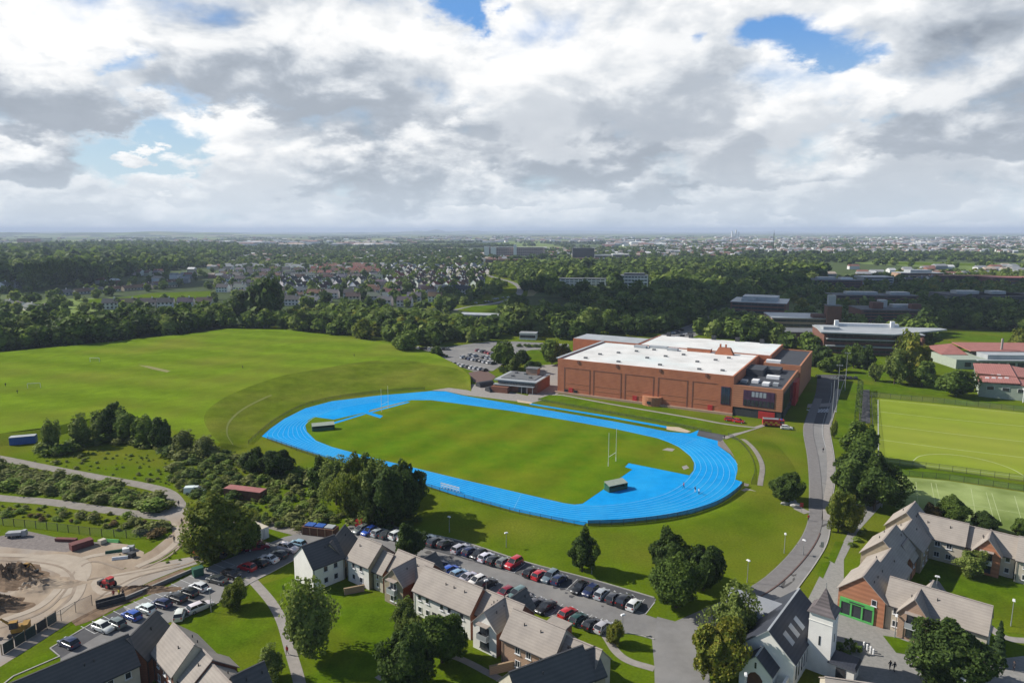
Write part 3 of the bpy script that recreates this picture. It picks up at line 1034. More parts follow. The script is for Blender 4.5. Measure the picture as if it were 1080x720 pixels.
# footway on the track side
strip("footway", offset_line(RL[6:60], 1.8), 3.1, 0.12, FOOTM)
strip("footway", offset_line(RR[4:36], -1.3), 2.0, 0.12, PATHM)
# tar patches and cracks
for i in range(26):
    t = random.uniform(0.35, 0.97)
    k = int(t * (len(RL) - 1))
    s = random.uniform(0.15, 0.9)
    x = RL[k][0] + (RR[k][0] - RL[k][0]) * s
    y = RL[k][1] + (RR[k][1] - RL[k][1]) * s
    a = random.choice([R(55), R(60), R(-30), R(40)])
    w, d = random.uniform(0.6, 2.6), random.uniform(0.12, 0.45)
    pts = []
    for j in range(9):
        th = 2 * math.pi * j / 9
        rr = random.uniform(0.6, 1.2)
        px_, py_ = math.cos(th) * w * rr, math.sin(th) * d * rr
        pts.append((x + px_ * math.cos(a) - py_ * math.sin(a), y + px_ * math.sin(a) + py_ * math.cos(a)))
    sheet("tar_patch", pts, 0.034 + i * 0.0006, PATCHM)
strip("road_line", offset_line(RL, 6.4)[2:34], 0.12, 0.04, FADEDL)
# zebra crossing and a darker surface carrying the hall's shadow
sheet("road", RL[0:13] + RR[0:13][::-1], 0.036, ASPHD)
zc = [np.array(P(853, 433.5)), np.array(P(880, 432.5))]
for i in range(9):
    t = (i + 0.5) / 9
    c = zc[0] + (zc[1] - zc[0]) * t
    b_ = MB().box(c[0], c[1], 0.04, 0.55, 5.0, 0.006, math.atan2(*(zc[1] - zc[0])[::-1]))
    tag(b_.build("crossing_stripe", WHITEL), kind='structure')
sheet("speed_table", W([(852, 426), (882, 424.5), (881, 428), (851, 430)]), 0.042, PATHM)

# long car park between the terrace and the track bank
park_px = [(352, 573), (372, 552.5), (388, 549.5), (440, 560.5), (488, 571), (553, 592), (623, 610.5), (688, 629.5), (692, 632), (681, 648), (693, 652), (690, 672), (668, 668), (650, 668), (640, 671), (612, 662), (588, 653), (520, 632), (470, 612), (420, 592)]
sheet("car_park", W(park_px), 0.04, ASPH)
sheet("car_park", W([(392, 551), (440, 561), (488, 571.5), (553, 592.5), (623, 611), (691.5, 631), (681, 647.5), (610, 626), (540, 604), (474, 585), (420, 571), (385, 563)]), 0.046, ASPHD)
strip("kerb", spline(W([(388, 549.5), (440, 560.5), (488, 571), (553, 592), (623, 610.5), (690, 630)]), 4), 0.2, 0.02, KERBM, h=0.13)
strip("kerb", spline(W([(588, 653), (612, 662), (640, 671), (652, 668), (668, 668.5), (690, 674)]), 4), 0.2, 0.02, KERBM, h=0.13)
# west road with its line of parked cars
west_px = [(52, 684), (100, 655), (130, 640), (170, 622), (205, 604), (240, 589), (270, 578), (300, 566), (330, 559), (355, 561), (372, 552.5), (360, 585), (330, 585), (311, 590), (285, 604), (262, 616), (235, 633), (200, 649), (180, 655.5), (150, 668), (120, 684), (62, 712), (64, 694)]
sheet("car_park", W(west_px), 0.038, ASPH)
sheet("car_park", W([(52, 684), (100, 655), (130, 640), (140, 650), (100, 672), (64, 694)]), 0.043, ASPHD)
strip("kerb", spline(W([(311, 590), (285, 604), (262, 616), (235, 633), (200, 649), (181, 656)]), 4), 0.2, 0.02, KERBM, h=0.12)
strip("kerb", W([(-20, 740), (14, 713), (63, 692), (53, 683.5), (100, 655.5)]), 0.25, 0.02, KERBM, h=0.12)
# footpath over the lawn
strip("footpath", spline(W([(262, 608), (271, 617), (287, 636), (297.5, 656), (306, 685), (314, 712), (322, 745)]), 8), 1.9, 0.055, PATHM)
strip("footpath", spline(W([(632, 662), (640, 672), (650, 687), (664, 697), (690, 705)]), 8), 1.6, 0.05, PATHM)
strip("footpath", spline(W([(398, 716), (425, 700), (470, 690), (520, 712), (560, 735)]), 6), 1.4, 0.05, PATHM)
strip("footpath", W([(784, 515.5), (810, 524), (835, 533), (852, 541)]), 2.6, 0.05, PATHM)
strip("footpath", spline(W([(764, 462), (785, 455), (808, 447.5)]), 5), 2.0, 0.09, PATHM)
b_ = MB()
for off in (offset_line(ht, -0.1), offset_line(ht, 1.5)):
    b_.v += [(x, y, 0.07 + 0.95 * k) for (x, y), k in zip(off, tp)]
for i in range(len(ht) - 1):
    b_.f.append([i, i + 1, len(ht) + i + 1, len(ht) + i]); b_.m.append(0)
tag(b_.build("footpath", PATHM), kind='structure')
# farm-like gravel tracks in the west
strip("gravel_track", spline(W([(-60, 472), (0, 483), (50, 493), (100, 502.5), (150, 511.5), (176, 519), (188, 531), (196, 548)]), 8), 3.6, 0.03, TRAIL)
strip("gravel_track", spline(W([(-60, 518), (0, 525), (50, 529), (100, 536), (150, 542.5), (185, 546), (210, 552), (255, 550.5), (280, 552), (312, 560), (345, 566)]), 8), 3.8, 0.034, TRAIL)
sheet("gravel_track", W([(168, 541), (186, 530), (193, 532), (203, 546), (212, 553), (197, 570), (170, 589), (140, 601), (128, 597), (160, 580), (182, 562), (180, 550)]), 0.038, DIRT)
# building site
site_px = [(-80, 572), (0, 569), (60, 576), (110, 571), (135, 574), (152, 582), (150, 592), (128, 600), (160, 594), (208, 586), (216, 592), (190, 600), (160, 612), (120, 632), (75, 655), (40, 678), (0, 703), (-80, 745)]
sheet("building_site", W(site_px), 0.03, DIRT)
sheet("earth_strip", W([(75, 655), (120, 632), (160, 613), (192, 600), (200, 603), (170, 619), (130, 637.5), (100, 653), (80, 660)]), 0.05, EARTH)
sheet("gravel", W([(30, 560), (75, 570), (110, 572), (70, 582), (20, 578), (-40, 572)]), 0.034, GRAVEL)
RUT = mat("wheel_rut", (0.22, 0.17, 0.125), (0.30, 0.245, 0.19), 0.4, 0.95, 10)
PALED = mat("pale_dust", (0.40, 0.34, 0.27), (0.33, 0.275, 0.215), 0.3, 0.95, 10)
for k, q in enumerate(([(0, 655), (40, 640), (62, 620), (72, 600), (90, 588), (125, 582)], [(0, 662), (45, 645), (68, 624), (78, 604), (98, 592), (130, 600)], [(8, 672), (50, 650), (76, 628), (90, 612), (130, 606), (190, 594)], [(-20, 585), (30, 586), (70, 592), (86, 606), (82, 628), (60, 648)], [(-20, 590), (30, 592), (64, 598), (78, 612), (74, 630), (52, 650)], [(150, 600), (180, 585), (196, 566), (188, 550)], [(144, 598), (172, 584), (189, 566), (181, 552)], [(100, 632), (140, 610), (190, 597), (210, 590)])):
    strip("tyre_track", spline(W(q), 6), 0.55 if k % 3 else 1.6, 0.085 + k * .002, RUT if k % 3 else PALED)
for k, q in enumerate(([(20, 590), (60, 584), (92, 590), (96, 604), (84, 620), (60, 632), (70, 612), (50, 600)], [(98, 612), (150, 600), (190, 594), (150, 608), (110, 628)])):
    sheet("dust_patch", spline(W(q), 4, True), 0.06, PALED)
# church yard and court paving
sheet("paving", W([(848, 640), (866, 604), (890, 570), (898, 555), (884, 556), (890, 530), (910, 528), (935, 527), (905, 560), (890, 590), (890, 630), (935, 650), (1000, 672), (1000, 688), (1010, 700), (1090, 690), (1090, 740), (905, 740), (884, 720), (868, 708), (870, 690), (848, 690)]), 0.028, PAVEM)
for q in ([(873, 590), (881, 571), (890, 571), (880, 594)], [(862, 606), (867, 593), (876, 592), (868, 610)]):
    sheet("lawn", W(q), 0.05, LAWN)
sheet("lawn", W([(931, 670), (945, 672), (972, 682), (968, 692), (945, 688)]), 0.06, LAWN)
sheet("lawn", W([(905, 650), (960, 590), (1000, 583), (1100, 625), (1100, 670), (1062, 667), (1040, 660), (1000, 640)]), 0.032, LAWN)
strip("footpath", spline(W([(985, 612), (998, 628), (1030, 650), (1060, 672), (1100, 676)]), 6), 1.8, 0.045, PATHM)
sheet("lawn", W([(185, 656), (200, 650), (235, 634), (262, 617), (270, 618), (285, 636), (294, 655), (302, 685), (318, 740), (250, 740), (215, 690)]), 0.02, LAWN)
sheet("lawn", W([(276, 616), (315, 605), (420, 625), (560, 700), (600, 740), (325, 740), (311, 690), (302, 660), (290, 636)]), 0.02, LAWN)
sheet("lawn", W([(-40, 720), (0, 703), (40, 680), (75, 658), (98, 655), (54, 683), (62, 692), (14, 712), (-20, 740)]), 0.022, LAWN)

# bay markings
def bays(p0, p1, n, depth, side):
    a, c = np.array(P(*p0)), np.array(P(*p1))
    d = (c - a) / np.linalg.norm(c - a)
    nrm = np.array([-d[1], d[0]]) * side
    for i in range(n + 1):
        q = a + (c - a) * i / n
        e = q + nrm * depth
        strip("bay_line", [tuple(q), tuple(e)], 0.12, 0.052, FADEDL)
    strip("bay_line", [tuple(a), tuple(c)], 0.10, 0.056, FADEDL)


bays((475, 583), (681, 647), 22, 4.8, 1)
bays((447, 598), (634, 668), 20, 4.6, 1)
bays((100, 668), (248, 596), 15, 4.6, 1)

for i in range(70):
    t = random.random()
    p0_, p1_ = random.choice((((400, 566), (672, 642)), ((440, 566), (670, 636)), ((475, 604), (630, 660)), ((110, 664), (300, 578))))
    x, y = P(p0_[0] + (p1_[0] - p0_[0]) * t, p0_[1] + (p1_[1] - p0_[1]) * t)
    x += random.uniform(-2.5, 2.5); y += random.uniform(-2.5, 2.5)
    r0_ = random.uniform(.25, 1.0)
    sheet("oil_stain", [(x + r0_ * random.uniform(.6, 1.2) * math.cos(a), y + r0_ * random.uniform(.6, 1.2) * math.sin(a)) for a in [2 * math.pi * k / 9 for k in range(9)]], 0.058, random.choice((PATCHM, ASPHD, FOOTM)))

# sports pitches in the east
pit_px = [(918, 419.5), (1000, 427), (1100, 437), (1200, 447), (1200, 520), (1080, 506.5), (1000, 495.5), (923, 486), (921, 450)]
sheet("hockey_pitch", W(pit_px), 0.05, PITCHG)


def pline(name, pxs, w=0.35, m=WHITEL, z=0.075, n=1):
    strip(name, spline(W(pxs), n) if n > 1 else W(pxs), w, z, m)


pline("pitch_line", [(926, 421.5), (926.5, 485)], 0.3, FADEDL)
for q in ([(927, 434), (1000, 442), (1200, 461)], [(927, 448), (1000, 457), (1200, 479)], [(927, 463.5), (1000, 473), (1200, 497)], [(926, 421.5), (1000, 428.5), (1200, 447.8)], [(926.5, 484.6), (1000, 493.8), (1200, 517)]):
    pline("pitch_line", q, 0.28, TURFL, 0.077)
pline("pitch_line", [(963, 486), (970, 481), (985, 479), (1010, 480), (1040, 485.5), (1066, 494), (1082, 503)], 0.3, TURFL, 0.079, 6)
sheet("tennis_court", W([(946, 502), (1000, 507), (1080, 519), (1160, 530), (1160, 585), (1080, 565), (1020, 552), (944, 536)]), 0.05, COURTG)
for q in ([(950, 507), (953, 537)], [(966, 508), (969, 537)], [(982, 509), (988, 540)], [(987, 509.5), (994, 541)], [(1024, 515), (1030, 548)], [(1040, 519), (1049, 551)], [(1046, 520), (1056, 552)], [(953, 522), (1040, 535), (1120, 549)], [(1070, 523), (1080, 558)]):
    pline("court_line", q, 0.14, TURFL)
sheet("asphalt", W([(907, 411), (917, 411), (918, 446), (906, 447)]), 0.05, ASPHD)
sheet("lawn", W([(921, 487), (1000, 496.5), (1080, 508), (1200, 522), (1200, 532), (1080, 517.5), (1000, 505.5), (943, 500)]), 0.045, LAWN)
sheet("lawn", W([(885, 402), (905, 400), (1010, 420), (1200, 436), (1200, 444), (1000, 424), (905, 411), (905, 450), (922, 488), (905, 500), (882, 490), (879, 455), (884, 425)]), 0.04, LAWN)

# far car park by the clubhouse, its lawn, and roads beyond
sheet("car_park", W([(418, 371), (435, 366), (470, 366), (500, 362), (520, 360), (545, 360), (600, 363), (600, 368), (560, 369), (545, 372), (535, 381), (520, 391), (500, 392), (470, 381), (440, 378)]), 0.05, ASPH)
sheet("lawn", W([(543, 377), (560, 369), (583, 371), (590, 378), (575, 383), (555, 384)]), 0.06, LAWN)
sheet("lawn", W([(556, 366), (590, 367), (594, 365), (560, 363.5)]), 0.062, LAWN)
sheet("paving", W([(555, 386), (590, 384), (588, 398), (590, 415), (572, 420), (556, 418), (566, 404)]), 0.05, PATHM)
sheet("brick_paving", W([(494, 393), (512, 390), (523, 397), (513, 407), (500, 403)]), 0.06, REDKERB)
strip("road", spline(W([(480, 327), (500, 323), (530, 318), (546, 311), (548, 303), (538, 297), (522, 293), (515, 290)]), 8), 8, 0.05, ASPH)
sheet("lawn", W([(482, 327), (500, 322.5), (540, 321), (580, 322.5), (612, 326), (605, 331), (560, 333), (520, 331.5)]), 0.04, LAWN)
sheet("lawn", W([(430, 322), (480, 326), (556, 312), (558, 300), (530, 288), (505, 287), (440, 300), (420, 312)]), 0.03, GRASS)
sheet("lawn", W([(90, 316), (130, 313.5), (160, 309), (222, 307), (224, 312), (190, 318), (160, 321), (120, 323), (95, 321)]), 0.04, LAWN)
for q in ([(90, 278), (105, 275), (106, 279), (95, 281)], [(122, 276), (136, 276.5), (134, 279), (124, 278.5)], [(0, 276), (8, 276), (8, 279), (0, 280)], [(980, 346), (1030, 352), (1080, 356), (1080, 363), (1030, 360), (985, 356)], [(965, 352), (1000, 349), (1010, 353), (980, 357)], [(930, 276), (1090, 279), (1090, 281.5), (930, 278.5)], [(880, 266), (940, 265), (945, 268), (885, 269)], [(965, 366), (1000, 372), (990, 380), (970, 376)], [(890, 385), (925, 380), (955, 395), (1000, 402), (1000, 418), (950, 412), (905, 405)]):
    sheet("lawn", W(q), 0.04, LAWN)
strip("road", spline(W([(690, 362), (720, 352), (745, 342), (765, 332), (775, 325)]), 8), 22, 0.05, ASPH)


# ------------------------------------------------------------------ houses
ROOFS = {'beige': (TILEB, TILEBX), 'slate': (SLATE, SLATEX), 'church': (CHSLATE, mat_wave("church_slate_cross", (0.035, 0.04, 0.055), (0.027, 0.031, 0.043), 'X', 0.45, 0.6, 0.15, 0.4)), 'lead': (GREYROOF, GREYROOF)}


def add_window(root, side, pos, z, w, h, W_, D_, frame=FRAMEW, name='window', pane_m=None):
    if side == 'f': c, a = (pos, 0.0), 0.0
    elif side == 'b': c, a = (pos, D_), math.pi
    elif side == 'l': c, a = (0.0, pos), -math.pi / 2
    else: c, a = (W_, pos), math.pi / 2
    b = MB()
    t, pr = 0.09, 0.07
    b.box(-w / 2 + t / 2, -pr / 2, -h / 2, t, pr, h)
    b.box(w / 2 - t / 2, -pr / 2, -h / 2, t, pr, h)
    b.box(0, -pr / 2, h / 2 - t, w - 2 * t, pr, t)
    b.box(0, -pr / 2, -h / 2, w - 2 * t, pr, t)
    if w > 1.0:
        b.box(0, -pr / 2, -h / 2 + t, t * .7, pr, h - 2 * t)
    b.box(0, -0.09, -h / 2 - 0.10, w + 0.2, 0.18, 0.09)
    fo = b.build(name, frame, root, loc=(c[0], c[1], z), rotz=a)
    MB().box(0, -0.015, -h / 2 + t, w - 2 * t, 0.02, h - 2 * t).build('pane', pane_m or GLASS, fo)
    return fo


def gable_house(label, o, ang, w, d, eave, ridge, walls, roof='beige', axis='x', wins=(), group=None, name='terraced_house', cat='house', ov=0.35, vg=0.15, z0=0.0, extras=None, doors=()):
    """walls: front/back, left gable, right gable materials."""
    root = thing(name, label, cat, (o[0], o[1], z0), ang, group)
    wm = list(walls) + [walls[-1]] * (3 - len(walls))
    b = MB()
    if axis == 'x':
        b.add([(0, 0, 0), (w, 0, 0), (w, 0, eave), (0, 0, eave)], [(0, 1, 2, 3)], 0)
        b.add([(w, d, 0), (0, d, 0), (0, d, eave), (w, d, eave)], [(0, 1, 2, 3)], 0)
        b.add([(0, d, 0), (0, 0, 0), (0, 0, eave), (0, d / 2, ridge), (0, d, eave)], [(0, 1, 2, 3, 4)], 1)
        b.add([(w, 0, 0), (w, d, 0), (w, d, eave), (w, d / 2, ridge), (w, 0, eave)], [(0, 1, 2, 3, 4)], 2)
        half = d / 2
    else:
        b.add([(0, 0, 0), (w, 0, 0), (w, 0, eave), (w / 2, 0, ridge), (0, 0, eave)], [(0, 1, 2, 3, 4)], 0)
        b.add([(w, d, 0), (0, d, 0), (0, d, eave), (w / 2, d, ridge), (w, d, eave)], [(0, 1, 2, 3, 4)], 0)
        b.add([(0, d, 0), (0, 0, 0), (0, 0, eave), (0, d, eave)], [(0, 1, 2, 3)], 1)
        b.add([(w, 0, 0), (w, d, 0), (w, d, eave), (w, 0, eave)], [(0, 1, 2, 3)], 2)
        half = w / 2
    b.build('wall', wm, root)
    sl = (ridge - eave) / half
    ze = eave - ov * sl + 0.03
    th = 0.16
    r = MB()
    zr = ridge + 0.03
    if axis == 'x':
        x0, x1 = -vg, w + vg
        for y0, ym in ((-ov, d / 2), (d + ov, d / 2)):
            vs = [(x0, y0, ze), (x1, y0, ze), (x1, ym, zr), (x0, ym, zr)]
            vs += [(x, y, z + th) for x, y, z in vs]
            fs = [(4, 5, 6, 7), (3, 2, 1, 0), (0, 1, 5, 4), (1, 2, 6, 5), (3, 0, 4, 7)]
            if y0 > ym:
                fs = [f[::-1] for f in fs]
            r.add(vs, fs, 0)
            r.m[-2] = 1; r.m[-1] = 1; r.m[-3] = 1
        r.box(w / 2, d / 2, zr + th - 0.04, w + 2 * vg, 0.3, 0.09, m=1)
        # bright verge boards following both gables
    else:
        y0, y1 = -vg - 0.15, d + vg
        for x0, xm in ((-ov, w / 2), (w + ov, w / 2)):
            vs = [(x0, y1, ze), (x0, y0, ze), (xm, y0, zr), (xm, y1, zr)]
            vs += [(x, y, z + th) for x, y, z in vs]
            fs = [(4, 5, 6, 7), (3, 2, 1, 0), (0, 1, 5, 4), (1, 2, 6, 5), (3, 0, 4, 7)]
            if x0 > xm:
                fs = [f[::-1] for f in fs]
            r.add(vs, fs, 0)
            r.m[-2] = 1; r.m[-1] = 1; r.m[-3] = 1
        r.box(w / 2, d / 2, zr + th - 0.04, 0.3, d + 2 * vg, 0.09, m=1)
    rm = ROOFS[roof][0 if axis == 'x' else 1]
    r.build('roof', [rm, VERGE if roof == 'beige' else FRAMED], root)
    for q in wins:
        add_window(root, *q[:5], w, d, *(q[5:]))
    for (side, pos, wd, hh, dm) in doors:
        yy = 0 if side == 'f' else d
        dd = MB().box(pos, -0.04 if side == 'f' else d + 0.04, 0.05, wd, 0.08, hh).build('door', dm, root)
        MB().box(pos + wd * .32, -0.11 if side == 'f' else d + .11, 1.05, 0.05, 0.06, 0.16).build('handle', GALV, dd)
    vr = random.Random(int(o[0] * 31 + o[1] * 17))
    for k in range(1 if w < 5 else 3):
        fx = vr.uniform(.15, .85)
        if axis == 'x':
            vx, vy, vz = w * fx, d / 2 + vr.choice((-1, 1)) * d * .2, eave + (ridge - eave) * .6
        else:
            vx, vy, vz = w / 2 + vr.choice((-1, 1)) * w * .2, d * fx, eave + (ridge - eave) * .6
        MB().cyl(vx, vy, vz, vz + .65, .09, .09, 8).build('flue_pipe', FRAMED, root)
    # gutter and a downpipe along the front eaves
    if axis == 'x':
        g = MB().box(w / 2, -ov - 0.05, ze - 0.02, w + 0.1, 0.12, 0.12)
        g.bar((0.25, -0.10, 0.05), (0.25, -0.10, eave - 0.3), 0.05)
        g.build('gutter', FRAMED, root)
    return root


def at(o, ang, s, t):
    return (o[0] + s * math.cos(ang) - t * math.sin(ang), o[1] + s * math.sin(ang) + t * math.cos(ang))


def win_grid(side, xs, zs=(1.5, 3.9), w=0.95, h=1.15):
    return [(side, x, z, w, h) for x in xs for z in zs]


def balcony(root, x, y, z, w=2.2):
    b = MB()
    b.box(x, y - 0.45, z, w, 0.9, 0.15)
    b.box(x, y - 0.88, z + 0.15, w, 0.06, 0.95, m=1)
    b.box(x - w / 2 + .03, y - 0.45, z + 0.15, 0.06, 0.85, 0.95, m=1)
    b.box(x + w / 2 - .03, y - 0.45, z + 0.15, 0.06, 0.85, 0.95, m=1)
    b.build('balcony', [FRAMEW, LEADROOF], root)
    cb = MB().box(x, y - 0.5, z + 2.75, w + 0.3, 1.1, 0.1).build('canopy', VERGE, root)


GT = 'student houses of the central terrace'
def central(o, ang, pal):
    """One stepped terrace: o is the left end of the front eaves of the first white house."""
    A = lambda s, t: at(o, ang, s, t)
    k = pal['k']
    gable_house(pal['l1'], A(0, 0), ang, 6.0, 7.4, 5.0, 8.3, pal['w1'], wins=win_grid('f', (1.7, 4.0)), group=pal['g'])
    gable_house(pal['l2'], A(6.3, 0.9), ang, 2.4, 6.6, 4.2, 7.2, pal['w2'], wins=win_grid('f', (1.2,), (1.5, 3.2), 0.7, 1.0), group=pal['g'])
    h = gable_house(pal['l3'], A(9.0, 2.0), ang, 10.2, 6.4, 4.8, 7.9, pal['w3'], wins=win_grid('f', (8.8,)), group=pal['g'])
    return h


# central terrace
o_c, a_c = (-33.8, 132.5), R(-37)
C_ = lambda s, t: at(o_c, a_c, s, t)
gable_house('white rendered end house with dark slate roof, beside the left path', (-40.1, 128.2), R(46), 7.4, 7.6, 5.0, 8.4, (WHITEW, WHITEW, WHITEW), 'slate', wins=win_grid('f', (2.9, 5.2), w=1.0, h=1.25) + [], group=GT)
gable_house('recessed slate roofed link house gabled towards the long car park', at((-36.6, 133.4), R(84), 0, -1.5), R(84), 9.0, 5.6, 4.6, 7.8, (STONEW, STONEW, WHITEW), 'slate', wins=[('r', 2.8, 3.6, 0.9, 1.1), ('f', 2, 3.5, .9, 1.1)], group=GT, doors=[('f', 0.9, 1.0, 2.1, FRAMED)])
gable_house('white fronted beige tiled house next to the dark slate end house', C_(-0.6, 0), a_c, 6.6, 7.4, 5.0, 8.3, (WHITEW, STONEW, STONEW), wins=win_grid('f', (2.0, 4.3)), group=GT)
gable_house('narrow low house with a red brick gable, stepped down between taller houses', C_(6.25, 0.9), a_c, 2.9, 6.0, 4.1, 6.9, (CREAMW, BRICKW, BRICKW), wins=win_grid('f', (1.4,), (1.4, 3.1), 0.7, 1.0), group=GT)
gable_house('low red brick sided house behind the stone balcony bay', C_(9.3, 2.2), a_c, 10.0, 6.0, 4.7, 7.6, (BRICKW, BRICKW, BRICKW), wins=win_grid('f', (8.6,)), group=GT)
h = gable_house('buff stone gabled bay with a balcony, facing the lawn', C_(11.6, -0.9), a_c, 5.2, 6.2, 4.9, 7.5, (STONEW, STONEW, BRICKW), axis='y', wins=[('f', 2.6, 1.5, 1.9, 1.5), ('f', 2.6, 4.0, 1.9, 1.5)], group=GT)
balcony(h, 2.6, 0, 2.6)
gable_house('dark small gabled porch house facing the car park behind the stone bay', C_(13.2, 5.2), a_c, 4.2, 4.6, 4.6, 7.0, (PALEBR, PALEBR, PALEBR), 'slate', axis='y', wins=[('b', 2.1, 3.4, .9, 1.1)], group=GT)
gable_house('long white fronted house with beige roof in the middle of the terrace', C_(19.4, -0.7), a_c, 14.2, 6.8, 5.0, 8.3, (WHITEW, BRICKW, BRICKW), wins=win_grid('f', (1.7, 3.7, 7.3, 9.2, 12.2)) + win_grid('b', (3, 7, 11)), group=GT, doors=[('f', 5.4, 1.0, 2.1, FRAMED)])
gable_house('low beige roofed house with brick flank behind the white balcony bay', C_(33.8, 0.6), a_c, 8.4, 6.2, 4.7, 7.6, (BRICKW, BRICKW, BRICKW), wins=win_grid('f', (7.4,)), group=GT)
h = gable_house('white gabled bay with a balcony, beside the large dark trees', C_(35.3, -2.0), a_c, 5.2, 6.5, 4.9, 7.6, (WHITEW, WHITEW, BRICKW), axis='y', wins=[('f', 2.6, 1.5, 2.0, 1.5, FRAMED), ('f', 2.6, 4.0, 2.0, 1.5, FRAMED)], group=GT)
balcony(h, 2.6, 0, 2.6)
gable_house('dark gabled rear porch house backing onto the maroon car', C_(36.6, 4.6), a_c, 4.2, 4.2, 4.7, 7.4, (PALEBR, PALEBR, PALEBR), 'slate', axis='y', wins=[('b', 2.1, 3.4, .9, 1.1)], group=GT)
gable_house('pale brick fronted house with a beige roof, right of the white bay', C_(42.2, -2.8), a_c, 10.4, 7.0, 5.0, 8.4, (PALEBR, CREAMW, CREAMW), wins=win_grid('f', (3.4, 5.6, 8.3), w=1.05, h=1.25) + win_grid('b', (2, 8)), group=GT)
# red brick parapet block behind
rb = thing('annexe', 'small red brick flat roofed annexe behind the beige roofed house', 'annexe', (*C_(46.6, 4.25), 0), a_c, GT)
MB().box(1.9, 1.0, 0, 3.8, 2.0, 5.9).build('wall', BRICKW, rb)
MB().box(1.9, 1.0, 5.9, 4.0, 2.2, 0.18).build('roof', TILEB, rb)
gable_house('lower beige roofed house stepping down towards the grey slate hall', C_(52.7, -2.0), a_c, 6.4, 6.0, 4.2, 7.2, (WHITEW, CREAMW, CREAMW), wins=win_grid('f', (1.6, 4.4), (1.4, 3.2)), group=GT)
gable_house('dark slate roofed house in front of the car park junction', at((12.2, 93.9), R(30), -12.6, 0), R(30), 13.0, 6.6, 5.2, 8.5, (CREAMW, CREAMW, CREAMW), 'slate', wins=win_grid('f', (3, 6, 9)) + win_grid('r', (2, 4.5)), group=GT)
gable_house('narrow slate roofed end house beside the curved footpath', at((12.2, 93.9), R(30), 0.5, 0.8), R(30), 2.6, 5.6, 4.4, 7.2, (STONEW, CREAMW, CREAMW), 'slate', wins=[('r', 2.6, 2.8, 1, 1.2)], group=GT)
lw = thing('garden_wall', 'low stone garden wall below the pale brick house', 'wall', (*C_(42.5, -6.0), 0), R(20))
MB().box(2.0, 0, 0, 4.5, 0.3, 1.5).build('wall', PALEBR, lw)
MB().box(2.0, 0, 1.5, 4.6, 0.4, 0.1).build('coping', WOODM, lw)
lw = thing('garden_wall', 'low garden wall with pale coping beside the white fronted house', 'wall', (*C_(3.6, -3.9), 0), R(22))
MB().box(1.6, 0, 0, 4.0, 0.3, 1.3).build('wall', PALEBR, lw)
MB().box(1.6, 0, 1.3, 4.1, 0.4, 0.1).build('coping', WOODM, lw)

# west terrace in the corner
GW = 'student houses of the west terrace'
gable_house('long dark slate roofed house along the west car park', at((-58.7, 97.6), R(50), -19, 0), R(50), 19.2, 7.2, 5.0, 8.4, (CREAMW, CREAMW, CREAMW), 'slate', wins=win_grid('f', (9, 12, 15, 17.5)), group=GW)
gable_house('slate roofed link house gabled towards the white van', at((-58.9, 99.2), R(88), 0, -0.6), R(88), 8.2, 5.4, 4.7, 8.0, (BRICKW, BRICKW, BRICKW), 'slate', wins=[('r', 2.7, 3.6, .9, 1.1)], group=GW)
o_w, a_w = (-57.7, 100.5), R(-44)
Wp = lambda s, t: at(o_w, a_w, s, t)
gable_house('red brick house with a broad beige roof in the west terrace', Wp(-0.4, 0), a_w, 8.6, 6.8, 5.0, 8.4, (BRICKW, CREAMW, CREAMW), wins=win_grid('f', (2.2, 5.0, 7.2)), group=GW)
gable_house('low stepped beige roofed house beside the west lawn', Wp(8.5, 0.8), a_w, 3.6, 7.4, 4.2, 7.2, (STONEW, BRICKW, BRICKW), wins=win_grid('f', (1.8,), (1.4, 3.2)), group=GW)
gable_house('lowest beige roofed house with brick parapet in the west terrace', Wp(12.4, 1.4), a_w, 9.0, 6.0, 4.2, 6.6, (BRICKW, BRICKW, BRICKW), wins=win_grid('f', (3, 6)), group=GW)
gable_house('dark slate gabled bay at the end of the west terrace', Wp(16.0, 4.8), a_w, 5.0, 4.8, 4.6, 7.4, (PALEBR, PALEBR, PALEBR), 'slate', axis='y', wins=[('b', 2.5, 3.4, 1, 1.1)], group=GW)
gable_house('beige roofed end house at the bottom edge of the west lawn', Wp(20.2, -1.0), a_w, 9.0, 6.8, 4.6, 7.6, (PALEBR, PALEBR, PALEBR), wins=win_grid('f', (3, 6)), group=GW)

# east court
GE = 'student houses of the east court'
a_e = R(-42)
o_e = (62.1, 120.6)
E_ = lambda s, t: at(o_e, a_e, s, t)
h = gable_house('orange brick gabled house with a green shopfront', E_(0, 0), a_e, 8.0, 9.0, 5.2, 8.8, (ORBRICK, CREAMW, CREAMW), axis='y', wins=[('f', 6.2, 4.4, 0.9, 1.2)], group=GE)
sf = MB()
sf.box(3.4, -0.12, 0.05, 5.9, 0.24, 0.35)
for x in (0.55, 2.45, 4.35, 6.25):
    sf.box(x, -0.12, 0.4, 0.28, 0.24, 2.5)
sf.box(3.4, -0.14, 2.9, 5.9, 0.28, 0.75)
sfo = sf.build('shopfront', GREENP, h)
for x in (1.5, 3.4, 5.3):
    MB().box(x, -0.05, 0.4, 1.6, 0.08, 2.5).build('pane', GLASS, sfo)
MB().box(3.4, -0.30, 3.12, 2.6, 0.04, 0.22).build('sign_board', FRAMED, sfo)
steps = [(0.6, 9.2, 8.2, 5.1, 8.1, 'beige roofed house directly behind the orange brick gable'), (-0.9, 17.6, 10.0, 5.6, 9.4, 'tall beige roofed house, third back from the green shopfront'), (0.5, 27.8, 8.0, 5.0, 8.3, 'beige roofed house in the middle of the road-side row of the court'), (-0.7, 36.0, 8.2, 5.6, 9.6, 'tall beige roofed corner house where the two wings of the court meet')]
